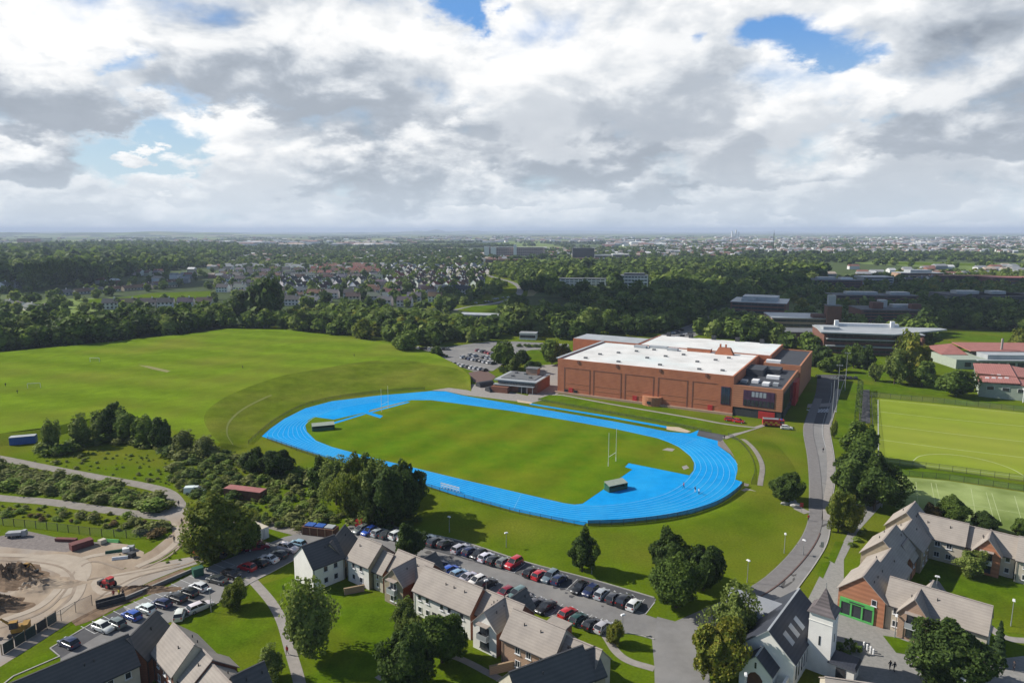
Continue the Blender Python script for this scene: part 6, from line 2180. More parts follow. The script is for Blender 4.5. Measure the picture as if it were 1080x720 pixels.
def bushes(poly, spacing, hr, kinds, z=0.0, keep=1.0):
    W_ = [P(u, v) for u, v in poly]
    xs_ = [p[0] for p in W_]; ys_ = [p[1] for p in W_]
    y = min(ys_)
    while y < max(ys_):
        x = min(xs_)
        while x < max(xs_):
            qx, qy = x + random.uniform(-.5, .5) * spacing, y + random.uniform(-.5, .5) * spacing
            x += spacing
            if random.random() > keep:
                continue
            u, v = PX(qx, qy)
            if -30 < u < 1110 and in_poly(u, v, poly):
                h = random.uniform(*hr) * (0.42 + 0.75 * random.random() ** 2)
                SCR.append((qx, qy, h, h * random.uniform(1.3, 2.2), random.choice(kinds)))
        y += spacing


bushes([(-30, 487), (0, 489), (60, 503), (120, 514), (165, 525), (184, 537), (160, 540), (100, 531), (50, 524), (-30, 515)], 1.8, (1.3, 3.0), ['scrub', 'scrub', 'loose', 'weeds'])
bushes([(40, 478), (75, 468), (105, 456), (150, 457), (180, 466), (205, 472), (236, 484), (232, 490), (190, 484), (150, 473), (100, 470), (60, 482)], 2.6, (1.8, 4.0), ['scrub', 'dark', 'loose', 'scrub', 'mid'])
bushes([(196, 484), (236, 476), (262, 486), (330, 500), (345, 520), (345, 556), (300, 556), (268, 548), (240, 545), (212, 545), (202, 525), (180, 510), (170, 495)], 2.3, (1.0, 2.8), ['scrub', 'scrub', 'weeds', 'loose', 'dark'], keep=.9)
bushes([(30, 487), (90, 470), (170, 482), (200, 495), (190, 515), (110, 500), (50, 490)], 2.6, (0.4, 1.1), ['weeds', 'weeds', 'scrub'], keep=.6)
bushes([(-30, 531), (50, 534), (100, 540), (150, 547), (176, 552), (172, 562), (150, 566), (110, 556), (60, 551), (-30, 545)], 2.6, (0.8, 2.0), ['scrub', 'weeds', 'scrub', 'bronze'])
bushes([(145, 556), (172, 553), (178, 562), (160, 568), (146, 564)], 2.0, (1.5, 2.4), ['bronze', 'scrub'])
bushes([(264, 545), (300, 545), (345, 550), (352, 556), (318, 560), (275, 553)], 2.2, (1.2, 2.2), ['dark', 'scrub'])
bushes([(168, 588), (190, 572), (208, 568), (214, 580), (200, 590), (172, 594)], 2.2, (0.6, 1.4), ['weeds', 'scrub', 'weeds'])
bushes([(110, 575), (140, 576), (150, 590), (130, 598), (115, 588)], 3.0, (0.4, 0.9), ['weeds', 'scrub'])
bushes([(330, 545), (352, 540), (420, 552), (440, 548), (446, 556), (400, 562), (372, 555)], 2.4, (1.0, 2.4), ['dark', 'scrub'])
bushes([(868, 668), (884, 676), (894, 690), (888, 700), (878, 694), (880, 680), (866, 672)], 1.2, (1.0, 1.4), ['weeds', 'mid'])
bushes([(895, 575), (910, 556), (914, 558), (900, 580)], 1.4, (0.8, 1.3), ['weeds', 'mid'])
bushes([(425, 372), (470, 374), (472, 377), (440, 378)], 2.4, (1.2, 2.0), ['dark', 'mid'])
bushes([(545, 364), (590, 364.5), (590, 366.5), (545, 366)], 2.2, (1.5, 2.0), ['dark'])
bushes([(524, 390), (540, 387), (545, 390), (530, 394)], 1.8, (1.2, 1.6), ['dark'])
tag(merged_foliage("undergrowth", SCR, 330, 0.6, 1), 'olive and dark green scrub and weeds along the gravel tracks', 'undergrowth')
hb_ = MB()


# clipped hedge beside the tarmac strip
def hedge(label, pts, w, h, kind, group=None):
    r = np.random.default_rng(len(pts) + int(w * 10))
    L_ = 0
    cen, nor = [], []
    for a, c in zip(pts, pts[1:]):
        a, c = np.array(a), np.array(c)
        ln_ = np.linalg.norm(c - a)
        d = (c - a) / ln_
        nn = np.array([-d[1], d[0]])
        n = int(ln_ * 26)
        t = r.random(n) * ln_
        side = r.integers(0, 3, n)
        s = np.where(side == 0, -w / 2, np.where(side == 1, w / 2, r.uniform(-w / 2, w / 2, n)))
        z = np.where(side == 2, h, r.uniform(0.1, h, n))
        p = a + d * t[:, None] + nn * s[:, None]
        cen.append(np.column_stack([p, z + r.normal(size=n) * .08]))
        q = np.zeros((n, 3)); q[:, :2] = nn * np.sign(s)[:, None]; q[side == 2] = (0, 0, 1)
        nor.append(q + r.normal(size=(n, 3)) * .4)
    cen = np.concatenate(cen); nor = np.concatenate(nor)
    nor /= np.linalg.norm(nor, axis=1)[:, None]
    me = quads_mesh("hedge", cen, nor, r.uniform(.18, .4, len(cen)), LEAF[kind])
    o = bpy.data.objects.new("hedge", me); COL.objects.link(o)
    return tag(o, label, 'hedge', group)


hedge('tall clipped dark hedge beside the dark tarmac strip at the pitch corner', [P(907, 411), P(904, 447)], 2.0, 4.5, 'dark')
hedge('low clipped hedge beside the church entrance', [P(893, 680), P(905, 690)], 1.2, 1.2, 'mid')

# ------------------------------------------------------------------ village houses
HOUSE_COLS = [('white', (.70, .69, .66)), ('cream', (.58, .53, .43)), ('grey', (.42, .41, .40)), ('pale pink', (.55, .44, .40)), ('white', (.72, .71, .68)), ('buff', (.46, .39, .30))]
ROOF_COLS = [('dark brown', (.10, .075, .062)), ('grey', (.15, .15, .15)), ('dark grey', (.08, .08, .085)), ('red', (.27, .11, .08)), ('brown', (.16, .10, .075))]


def house_protos():
    out = {}
    for nm, (w, d, e, r_) in dict(semi=(12.5, 8.0, 5.2, 8.4), terrace=(8.0, 8.5, 5.2, 8.6), bungalow=(14.0, 8.5, 2.8, 5.6)).items():
        b = MB()
        b.add([(-w / 2, -d / 2, 0), (w / 2, -d / 2, 0), (w / 2, -d / 2, e), (-w / 2, -d / 2, e)], [(0, 1, 2, 3)])
        b.add([(w / 2, d / 2, 0), (-w / 2, d / 2, 0), (-w / 2, d / 2, e), (w / 2, d / 2, e)], [(0, 1, 2, 3)])
        b.add([(-w / 2, d / 2, 0), (-w / 2, -d / 2, 0), (-w / 2, -d / 2, e), (-w / 2, 0, r_), (-w / 2, d / 2, e)], [(0, 1, 2, 3, 4)])
        b.add([(w / 2, -d / 2, 0), (w / 2, d / 2, 0), (w / 2, d / 2, e), (w / 2, 0, r_), (w / 2, -d / 2, e)], [(0, 1, 2, 3, 4)])
        wall = b
        rf_ = MB()
        s = (r_ - e) / (d / 2)
        for sg in (-1, 1):
            vs = [(-w / 2 - .3, sg * (d / 2 + .4), e - .4 * s + .05), (w / 2 + .3, sg * (d / 2 + .4), e - .4 * s + .05), (w / 2 + .3, 0, r_ + .05), (-w / 2 - .3, 0, r_ + .05)]
            vs += [(x, y, z + .2) for x, y, z in vs]
            fs = [(4, 5, 6, 7), (3, 2, 1, 0), (0, 1, 5, 4), (1, 2, 6, 5), (3, 0, 4, 7)]
            rf_.add(vs, [f[::-1] for f in fs] if sg > 0 else fs)
        cm = MB().box(w * .22, 0, r_ - .6, .9, .9, 1.9)
        wn = MB()
        for sg in (-1, 1):
            for z in ((1.0, 3.6) if e > 4 else (1.0,)):
                for k in range(4 if w > 9 else 2):
                    n = 4 if w > 9 else 2
                    wn.box(-w / 2 + w * (k + .5) / n, sg * (d / 2 + .03), z, 1.5, .1, 1.2)
        out[nm] = (wall, rf_, cm, wn)
    return out


HP = house_protos()
_hm = {}
for nm, parts in HP.items():
    o = []
    for b, n, m in zip(parts, ('wall', 'roof', 'chimney', 'glazing'), (HWALL, HROOF, HWALL, GLASS)):
        me = bpy.data.meshes.new(n)
        me.from_pydata(b.v, [], b.f); me.materials.append(m); me.update()
        o.append((n, me))
    _hm[nm] = o

HOUSES = []   # x, y, rot, type, wall idx, roof idx, row label
def row(p0, p1, n, typ, walls, roofs, lab, turn=0.0, rows=1, back=26, keep=1.0):
    a, c = np.array(P(*p0)), np.array(P(*p1))
    d = (c - a)
    wd_ = {'semi': 12.5, 'terrace': 8.0, 'bungalow': 14.0}[typ] * 1.12 + 2.5
    n = max(1, min(n, int(np.linalg.norm(d) / (wd_ if abs(turn) < .5 else 11.5))))
    ang = math.atan2(d[1], d[0])
    nn = np.array([-math.sin(ang), math.cos(ang)])
    for r_ in range(rows):
        for i in range(n):
            if random.random() > keep:
                continue
            q = a + d * (i + .5) / n + nn * back * r_ + np.array([random.uniform(-1.2, 1.2), random.uniform(-1.2, 1.2)])
            HOUSES.append((q[0], q[1], ang + turn + random.uniform(-.05, .05), typ, random.choice(walls), random.choice(roofs), lab if rows == 1 else lab + (' (rear row)' if r_ else '')))


row((57, 312), (187, 302.5), 15, 'bungalow', [1, 2, 5], [1, 1, 4], 'bungalow in the long row above the bright green')
row((150, 304), (188, 299), 4, 'bungalow', [3, 1], [3, 4], 'bungalow behind the right end of the long bungalow row')
row((106, 326), (226, 324), 10, 'semi', [0, 4, 1], [2, 2, 0], 'house in the row below the bright green')
row((0, 306), (20, 303), 3, 'semi', [0, 4], [1, 2], 'house at the left edge before the poplars')
row((5, 322), (52, 330), 4, 'bungalow', [0, 2], [1, 2], 'house among the trees at the left edge')
EDGE_V = [262, 270, 276, 282, 290, 298, 305, 312, 318, 323]
EDGE_L = [250, 240, 246, 240, 236, 234, 231, 238, 292, 305]
EDGE_R = [440, 500, 500, 508, 516, 511, 504, 498, 470, 420]
yy = P(540, 322)[1]
k_row = 0
while yy < 1420:
    v_ = PX(0, yy)[1]
    ul, ur = np.interp(v_, EDGE_V, EDGE_L), np.interp(v_, EDGE_V, EDGE_R)
    x0_, x1_ = P(ul, v_)[0], P(ur, v_)[0]
    tilt = (-.10, .05, -.03, .08)[k_row % 4]
    nm_ = '%s village row from the belt' % ordinal(k_row + 1)
    x_ = x0_ + random.uniform(0, 8)
    while x_ < x1_:
        u_ = PX(x_, yy)[0]
        if u_ > 405 and v_ < 307:
            typ, wl, rf_, tn, st_ = 'terrace', [0, 4, 1, 0], [4, 0, 1, 4, 3], R(52) + tilt, 15.0
        elif 296 < u_ < 392 and 297 < v_ < 308:
            typ, wl, rf_, tn, st_ = 'terrace', [0, 4, 0], [0, 0, 2], R(56) + tilt, 17.0
        elif 330 < u_ < 402 and v_ < 292:
            typ, wl, rf_, tn, st_ = 'terrace', [3, 5, 1], [3, 3, 4], tilt, 12.5
        else:
            typ, wl, rf_, tn, st_ = random.choice(['semi', 'semi', 'bungalow']), [0, 4, 1, 2, 0], [1, 1, 2, 2, 0, 4], tilt, 20.0
        if random.random() < .86:
            HOUSES.append((x_, yy + random.uniform(-2, 2) + tilt * (x_ - x0_) * .5, tn + random.uniform(-.06, .06), typ, random.choice(wl), random.choice(rf_), ('gabled house in the ' if tn > 1 else 'house in the ') + nm_))
        x_ += st_ + random.uniform(-.6, 1.6) + (9 if random.random() < .1 else 0)
    yy += 33 + (k_row % 2) * 8
    k_row += 1
row((115, 288), (170, 292), 7, 'semi', [0, 1], [1, 4], 'house half hidden by the hillside wood')
row((345, 296), (410, 292), 9, 'semi', [0, 2], [1, 2, 0], 'house in the lane behind the brown terrace')
row((700, 300), (760, 296), 4, 'semi', [0, 1], [1, 4], 'house in the wood right of the white blocks', keep=.9)
row((785, 283), (850, 284), 9, 'semi', [0, 1, 5], [4, 1], 'house on the lane beyond the central wood')
row((950, 300), (1010, 296), 5, 'semi', [0, 1], [4, 1], 'house beyond the vaulted campus block')
HOUSES = [h for h in HOUSES if not in_foot(h[0], h[1])]
HOUSES.sort(key=lambda h: h[1] if h[0] < -120 or h[1] > 1500 else h[1] - 0)
items = []
for x, y, a, typ, wi, ri, lab in HOUSES[:290]:
    root = thing('bungalow' if typ == 'bungalow' else 'village_house', None, 'house', (x, y, 0), a, 'houses of the village beyond the playing field')
    root.scale = (1.12, 1.12, 1.15)
    for n, me in _hm[typ]:
        o = bpy.data.objects.new(n, me)
        COL.objects.link(o)
        o.parent = root
        if n in ('wall', 'chimney'):
            o.color = (*[c * random.uniform(.9, 1.05) for c in HOUSE_COLS[wi][1]], 1)
        elif n == 'roof':
            o.color = (*[c * random.uniform(.85, 1.15) for c in ROOF_COLS[ri][1]], 1)
    items.append([root, HOUSE_COLS[wi][0] + ' ' + lab, PX(x, y)[0]])
uniquify(items)

# the town on the plain, too many and too far to tell apart
tb = MB()
tm = [mat("town_white", (.66, .66, .65), (.55, .55, .54), .02), mat("town_grey", (.30, .31, .32), (.22, .23, .24), .02), mat("town_buff", (.42, .35, .28), (.33, .27, .22), .02), mat("town_red", (.26, .13, .10), (.2, .1, .08), .02)]


def town(u0, u1, v0, v1, n, sc_=(8, 18), hr=(5, 9), wts=(.35, .3, .2, .15)):
    for _ in range(n):
        v = v0 + (v1 - v0) * random.random()
        u = random.uniform(u0, u1)
        x, y = P(u, v)
        if in_foot(x, y):
            continue
        if any(abs(x - q[0]) + abs(y - q[1]) < 14 for q in HOUSES):
            continue
        w, d, h = random.uniform(*sc_) * 1.3, random.uniform(*sc_), random.uniform(*hr)
        a = random.uniform(-.3, .3)
        m = random.choices(range(4), wts)[0]
        rm_ = random.choices((1, 2, 3, 0), (.45, .15, .3, .1))[0]
        tb.box(x, y, 0, w, d, h, a, m)
        c, s = math.cos(a), math.sin(a)
        q = [(-w / 2 - .3, -d / 2 - .3, h), (w / 2 + .3, -d / 2 - .3, h), (w / 2 + .3, d / 2 + .3, h), (-w / 2 - .3, d / 2 + .3, h), (-w / 2, 0, h + min(3.4, d * .34)), (w / 2, 0, h + min(3.4, d * .34))]
        tb.add([(x + p[0] * c - p[1] * s, y + p[0] * s + p[1] * c, p[2]) for p in q], [(0, 1, 5, 4), (2, 3, 4, 5), (1, 2, 5), (3, 0, 4)], rm_)


for x, y, a, typ, wi, ri, lab in HOUSES[290:]:
    w, d, h = (9, 8, 5.6) if typ == 'terrace' else (13, 8.5, 5.2)
    tb.box(x, y, 0, w, d, h, a, (0, 2, 1, 2, 0, 2)[wi])
    c, s_ = math.cos(a), math.sin(a)
    q = [(-w / 2 - .3, -d / 2 - .3, h), (w / 2 + .3, -d / 2 - .3, h), (w / 2 + .3, d / 2 + .3, h), (-w / 2 - .3, d / 2 + .3, h), (-w / 2, 0, h + 3.4), (w / 2, 0, h + 3.4)]
    tb.add([(x + p[0] * c - p[1] * s_, y + p[0] * s_ + p[1] * c, p[2]) for p in q], [(0, 1, 5, 4), (2, 3, 4, 5)], 3 if ri == 3 else 1)
    tb.add([(x + p[0] * c - p[1] * s_, y + p[0] * s_ + p[1] * c, p[2]) for p in q], [(1, 2, 5), (3, 0, 4)], (0, 2, 1, 2, 0, 2)[wi])
town(228, 520, 267, 276, 200, (6, 10), (4.6, 5.6), (.5, .2, .2, .1))
town(180, 540, 264, 279, 330, (7, 12), (5, 6))
town(560, 780, 263, 272, 300, (7, 13), (5, 7))
town(700, 1090, 254, 267, 1100, (7, 15), (5, 8), (.45, .25, .2, .1))
town(940, 1000, 257, 260, 30, (20, 45), (8, 14), (.8, .2, 0, 0))
town(190, 420, 256, 260, 60, (30, 80), (8, 12), (.6, .4, 0, 0))
town(440, 1090, 250, 256, 420, (14, 40), (6, 12), (.5, .35, .1, .05))
town(0, 440, 250, 258, 120, (12, 30), (6, 10))
town(0, 250, 280, 300, 40, (7, 11), (5, 6))
town(780, 1080, 283, 292, 50, (9, 18), (4, 7))
town(640, 700, 256, 262, 40, (16, 45), (6, 11), (.5, .4, .1, 0))
tb_o = tb.build("distant_town", tm)
tag(tb_o, 'countless small pale houses and sheds of the town across the plain', 'town', kind='stuff')


# ------------------------------------------------------------------ cars
def car_meshes(kind):
    """Local x runs to the bonnet. Returns {part: [(mesh, location)]}."""
    spec = {
        #        length width  stations (x, half width factor, top z)                      glass base x0,x1  roof x0,x1, roof z
        'hatchback': (4.0, 1.74, [(-2.0, .86, .72), (-1.9, .95, .92), (-1.2, 1, .95), (.75, 1, .95), (1.45, .97, .86), (1.85, .9, .70), (2.0, .8, .56)], (-1.88, 1.05), (-1.45, .25), 1.46),
        'saloon': (4.55, 1.78, [(-2.28, .86, .70), (-2.15, .95, .93), (-1.3, 1, .96), (.75, 1, .95), (1.6, .97, .86), (2.1, .9, .70), (2.28, .8, .55)], (-1.55, 1.0), (-.9, .15), 1.42),
        'estate': (4.6, 1.80, [(-2.3, .88, .72), (-2.2, .96, .95), (-1.3, 1, .97), (.8, 1, .96), (1.6, .97, .87), (2.1, .9, .72), (2.3, .8, .56)], (-2.18, 1.05), (-1.85, .2), 1.5),
        'suv': (4.5, 1.86, [(-2.25, .9, .85), (-2.15, .97, 1.08), (-1.2, 1, 1.1), (.8, 1, 1.1), (1.6, .98, 1.02), (2.1, .93, .88), (2.25, .84, .7)], (-2.12, 1.05), (-1.8, .3), 1.72),
        'van': (4.9, 1.9, [(-2.45, .95, 1.1), (-2.4, .98, 1.2), (-1.2, 1, 1.2), (1.0, 1, 1.15), (1.7, .97, .98), (2.25, .92, .8), (2.45, .84, .62)], (.1, 1.6), (.1, .95), 1.9),
    }[kind]
    Ln, Wd, st, gb, gr, rz = spec
    hw = Wd / 2
    b = MB()
    rings = []
    for x, k, z in st:
        w = hw * k
        rings.append([(x, -w * .93, .24), (x, -w, .52), (x, -w * .97, z - .06), (x, -w * .86, z), (x, w * .86, z), (x, w * .97, z - .06), (x, w, .52), (x, w * .93, .24)])
    for r_ in rings:
        b.v += r_
    n = 8
    for i in range(len(rings) - 1):
        for j in range(n):
            b.f.append([i * n + j, (i + 1) * n + j, (i + 1) * n + (j + 1) % n, i * n + (j + 1) % n]); b.m.append(0)
    b.f += [list(range(n)), [(len(rings) - 1) * n + j for j in range(n - 1, -1, -1)]]; b.m += [0, 0]
    # roof panel with rounded edges
    ye = hw * .70
    zr = rz
    x0, x1 = gr
    b.add([(x0, -ye, zr - .05), (x1, -ye, zr - .05), (x1, ye, zr - .05), (x0, ye, zr - .05), (x0 + .12, -ye + .1, zr), (x1 - .12, -ye + .1, zr), (x1 - .12, ye - .1, zr), (x0 + .12, ye - .1, zr)],
          [(4, 5, 6, 7), (0, 1, 5, 4), (1, 2, 6, 5), (2, 3, 7, 6), (3, 0, 4, 7)])
    zs = max(q[2] for q in st) - .02
    # pillars
    for sy in (-1, 1):
        for (xa, xb) in ((gb[0] + .05, x0 + .06), (gb[1] - .05, x1 - .06)) + (() if kind == 'van' else (((gb[0] + gb[1]) / 2 - .05, (x0 + x1) / 2),)):
            b.bar((xa, sy * hw * .865, zs), (xb, sy * (ye + .005), zr - .05), .045, .045, 4)
    if kind == 'van':
        b.box(-1.17, 0, 1.0, 2.5, hw * 1.9, .86, taper=.94)
    for sy in (-1, 1):
        b.box(gb[1] - .45, sy * (hw + .06), zs - .02, .16, .16, .13)
    g = MB()
    yb = hw * .86
    g.add([(gb[0], -yb, zs), (gb[1], -yb, zs), (gb[1], yb, zs), (gb[0], yb, zs), (x0, -ye, zr - .045), (x1, -ye, zr - .045), (x1, ye, zr - .045), (x0, ye, zr - .045)],
          [(0, 1, 5, 4), (1, 2, 6, 5), (2, 3, 7, 6), (3, 0, 4, 7)])

    def mk(nm, bb, mats):
        me = bpy.data.meshes.new(nm)
        me.from_pydata(bb.v, [], bb.f)
        for q in mats:
            me.materials.append(q)
        me.polygons.foreach_set("material_index", bb.m)
        if nm == 'body':
            me.polygons.foreach_set("use_smooth", [True] * len(bb.f))
            me.set_sharp_from_angle(angle=R(35)) if hasattr(me, 'set_sharp_from_angle') else None
        me.update()
        return me
    wh = MB(); hc = MB()
    nn = 14
    for y0, y1, q, r0 in ((-.1, .1, wh, .32),):
        vs = [(r0 * math.cos(6.2832 * i / nn), y, r0 * math.sin(6.2832 * i / nn)) for y in (y0, y1) for i in range(nn)]
        q.add(vs, [(i, (i + 1) % nn, nn + (i + 1) % nn, nn + i) for i in range(nn)] + [tuple(range(nn - 1, -1, -1)), tuple(range(nn, 2 * nn))])
    vs = [(.2 * math.cos(6.2832 * i / nn), y, .2 * math.sin(6.2832 * i / nn)) for y in (-.115, .115) for i in range(nn)]
    hc.add(vs, [(i, (i + 1) % nn, nn + (i + 1) % nn, nn + i) for i in range(nn)] + [tuple(range(nn - 1, -1, -1)), tuple(range(nn, 2 * nn))])
    fx = st[-1][0]; rx = st[0][0]
    hl = MB().box(0, 0, -.07, .2, .34, .15); tl = MB().box(0, 0, -.1, .12, .26, .22)
    wb = Ln * .31
    return dict(body=(mk('body', b, [CARP]), [(0, 0, 0)]), glass=(mk('glass', g, [CARGL]), [(0, 0, 0)]),
                wheel=(mk('wheel', wh, [RUBBER]), [(sx_ * wb, sy * (hw - .1), .32) for sx_ in (1, -1) for sy in (1, -1)]), hubcap=mk('hubcap', hc, [GALV]),
                headlight=(mk('headlight', hl, [LAMPW]), [(fx - .13, sy * hw * .64, st[-2][2] - .08) for sy in (1, -1)]),
                tail_light=(mk('tail_light', tl, [LAMPR]), [(rx + .03, sy * hw * .68, st[1][2] - .16) for sy in (1, -1)]))


CARM = {k: car_meshes(k) for k in ('hatchback', 'saloon', 'estate', 'suv', 'van')}
PAINT = {'white': (.72, .72, .71), 'silver': (.42, .43, .45), 'black': (.015, .015, .017), 'dark grey': (.055, .057, .062), 'navy': (.018, .03, .095), 'blue': (.03, .10, .42), 'light blue': (.22, .34, .48), 'red': (.46, .02, .03), 'maroon': (.22, .015, .03), 'dark green': (.02, .07, .06), 'teal grey': (.14, .19, .21), 'grey': (.17, .175, .18)}
TYPE_N = {'hatchback': 'hatchback', 'saloon': 'saloon', 'estate': 'estate car', 'suv': 'tall car', 'van': 'van'}


def make_car(x, y, ang, kind, colour, z=0.04):
    m = CARM[kind]
    root = thing('van' if kind == 'van' else 'parked_car', None, 'van' if kind == 'van' else 'car', (x, y, z), ang)
    root.scale = (1.08, 1.08, 1.08)
    for part in ('body', 'glass', 'wheel', 'headlight', 'tail_light'):
        me, locs = m[part]
        for lc in locs:
            o = bpy.data.objects.new(part, me)
            COL.objects.link(o)
            o.parent = root
            o.location = lc
            if part == 'body':
                o.color = (*[c * random.uniform(.92, 1.08) for c in PAINT[colour]], 1)
            if part == 'wheel':
                h_ = bpy.data.objects.new('hubcap', m['hubcap'])
                COL.objects.link(h_)
                h_.parent = o
    return root


CAR_ITEMS = []


def car_row(cars, row_dir, place, group, flip=0.0, face=1):
    """cars: (u, v, colour, kind); row_dir from two pixels; cars stand square to the row."""
    a, c = np.array(P(*row_dir[0])), np.array(P(*row_dir[1]))
    ang = math.atan2(*(c - a)[::-1]) + math.pi / 2 * face + flip
    names = ['%s %s' % (q[2], TYPE_N[q[3]]) for q in cars]
    for i, (u, v, colr, kind) in enumerate(cars):
        x, y = P(u, v, 0.5)
        rv = random.random() < .3
        t = make_car(x, y, ang + random.uniform(-.05, .05) + (math.pi if rv else 0), kind, colr)
        nb = []
        if 0 < i < len(cars) - 1:
            lab = '%s %s between %s and %s' % (names[i], place, cars[i - 1][2], cars[i + 1][2])
        elif i == 0:
            lab = '%s at the left end of the %s' % (names[i], place.replace('in the ', ''))
        else:
            lab = '%s at the right end of the %s' % (names[i], place.replace('in the ', ''))
        t["group"] = group
        CAR_ITEMS.append([t, lab, u])


S = 4.154
rowA1 = [(380.7, 558.5, 'grey', 'hatchback'), (389.6, 560.2, 'blue', 'hatchback'), (399.7, 561.6, 'silver', 'hatchback'), (409.2, 563.2, 'dark grey', 'saloon'), (419.5, 564.2, 'white', 'suv'), (427.6, 567, 'white', 'hatchback'), (450.5, 568.6, 'white', 'saloon'), (459.5, 571.2, 'dark grey', 'estate'), (469.2, 573.6, 'black', 'hatchback')]
rowA2 = [(485.7, 578.4, 'silver', 'estate'), (495.8, 581.6, 'navy', 'hatchback'), (505, 584.6, 'black', 'hatchback'), (512.7, 587.6, 'white', 'hatchback'), (521.5, 590.8, 'black', 'hatchback'), (531.5, 592.8, 'grey', 'hatchback'), (541.8, 594.4, 'red', 'suv'), (559.7, 603.4, 'black', 'hatchback'), (569.3, 606.4, 'red', 'hatchback'), (580.2, 608, 'teal grey', 'estate'), (589.8, 611.2, 'navy', 'hatchback'), (611.4, 619.6, 'black', 'saloon'), (623, 623, 'navy', 'hatchback'), (634.6, 626.3, 'silver', 'hatchback'), (646.6, 630.4, 'dark grey', 'hatchback'), (658.4, 633.6, 'black', 'suv'), (668.6, 637.8, 'white', 'hatchback')]
rowB = [(461.7, 595.6, 'navy', 'hatchback'), (474.9, 601, 'blue', 'hatchback'), (484, 605.2, 'light blue', 'hatchback'), (492.3, 609.8, 'silver', 'saloon'), (503, 612.6, 'white', 'hatchback'), (513.5, 616.2, 'black', 'suv'), (532.7, 625.2, 'maroon', 'hatchback'), (544.7, 626.2, 'teal grey', 'estate'), (554.4, 632.4, 'black', 'hatchback'), (564.8, 636.6, 'dark grey', 'estate'), (575.6, 640.4, 'black', 'saloon'), (598.9, 646.6, 'red', 'hatchback'), (610, 652.6, 'dark green', 'hatchback'), (624.2, 658, 'black', 'hatchback'), (636.2, 661.2, 'silver', 'hatchback')]
rowC = [(72.5, 678, 'navy', 'hatchback'), (108.7, 661.6, 'white', 'hatchback'), (122, 657, 'grey', 'hatchback'), (138.7, 649, 'blue', 'hatchback'), (154, 642, 'white', 'hatchback'), (170.2, 636.4, 'navy', 'hatchback'), (185.4, 630.4, 'black', 'estate'), (198.6, 625, 'black', 'hatchback'), (209.6, 619, 'white', 'hatchback'), (229, 611.4, 'dark grey', 'saloon'), (243.4, 606, 'black', 'hatchback'), (260.4, 598.2, 'red', 'hatchback'), (272.6, 594, 'black', 'hatchback'), (283.2, 589.4, 'white', 'saloon'), (294, 584.8, 'dark grey', 'hatchback'), (304, 578.4, 'white', 'suv'), (314, 573.4, 'light blue', 'hatchback')]
GC = 'cars parked in the long car park'
car_row(rowA1, ((440, 560.5), (553, 592)), 'in the bank side row', GC, flip=-.12)
car_row(rowA2, ((440, 560.5), (553, 592)), 'in the bank side row', GC, flip=-.12)
car_row(rowB, ((470, 602), (634, 668)), 'in the terrace side row', GC, flip=-.12)
car_row(rowC, ((100, 668), (248, 600)), 'in the building site row', 'cars parked along the west road', flip=.15)
for (u, v, colr, kind, a, lab) in [
    (211.5, 642.5, 'white', 'estate', R(48), 'white estate car drawn up alone at the edge of the west lawn'),
    (190, 650.5, 'white', 'hatchback', R(105), 'white car half hidden behind the slate gable of the west terrace'),
    (205.5, 520, 'white', 'van', R(8), 'white van parked alone on the grass beside the gravel track fork'),
    (829.5, 452.5, 'white', 'hatchback', R(-20), 'white car parked in front of the fire engine by the sports hall'),
    (771, 444, 'red', 'estate', R(-28), 'red estate car left of the fire engine under the hall entrance'),
    (779, 445.5, 'red', 'hatchback', R(-35), 'red hatchback beside the fire engine under the hall entrance'),
    (384.5, 552.5, 'red', 'van', R(70), 'red van behind the cars at the left end of the long car park'),
    (272, 579, 'maroon', 'van', R(20), 'maroon van under the big tree at the building site entrance'),
]:
    x, y = P(u, v)
    t = make_car(x, y, a, kind, colr)
    CAR_ITEMS.append([t, lab, u])
# the far car parks, cars only a few pixels long: one small mesh each, coloured per car
SMALL = {}
for k in ('hatchback', 'estate', 'suv'):
    b = MB()
    vs = []
    for part, mi in (('body', 0), ('glass', 1)):
        me = CARM[k][part][0]
        b.add([v.co[:] for v in me.vertices], [list(p.vertices) for p in me.polygons], mi)
    for lc in CARM[k]['wheel'][1]:
        me = CARM[k]['wheel'][0]
        b.add([(v.co.x + lc[0], v.co.y + lc[1], v.co.z + lc[2]) for v in me.vertices], [list(p.vertices) for p in me.polygons], 2)
    me = bpy.data.meshes.new("car")
    me.from_pydata(b.v, [], b.f)
    for q in (CARP, CARGL, RUBBER):
        me.materials.append(q)
    me.polygons.foreach_set("material_index", b.m)
    SMALL[k] = me


def small_row(p0, p1, n, lab, cols, keep=.85, turn=math.pi / 2):
    a, c = np.array(P(*p0)), np.array(P(*p1))
    ang = math.atan2(*(c - a)[::-1]) + turn
    for i in range(n):
        if random.random() > keep:
            continue
        q = a + (c - a) * (i + .5) / n
        colr = random.choice(cols)
        o = bpy.data.objects.new('parked_car', SMALL[random.choice(['hatchback', 'hatchback', 'estate', 'suv'])])
        COL.objects.link(o)
        o.location = (q[0], q[1], .06)
        o.rotation_euler.z = ang + random.uniform(-.06, .06)
        o.color = (*PAINT[colr], 1)
        tag(o, None, 'car', 'cars in the far car parks')
        CAR_ITEMS.append([o, colr + ' ' + lab, PX(*q)[0]])


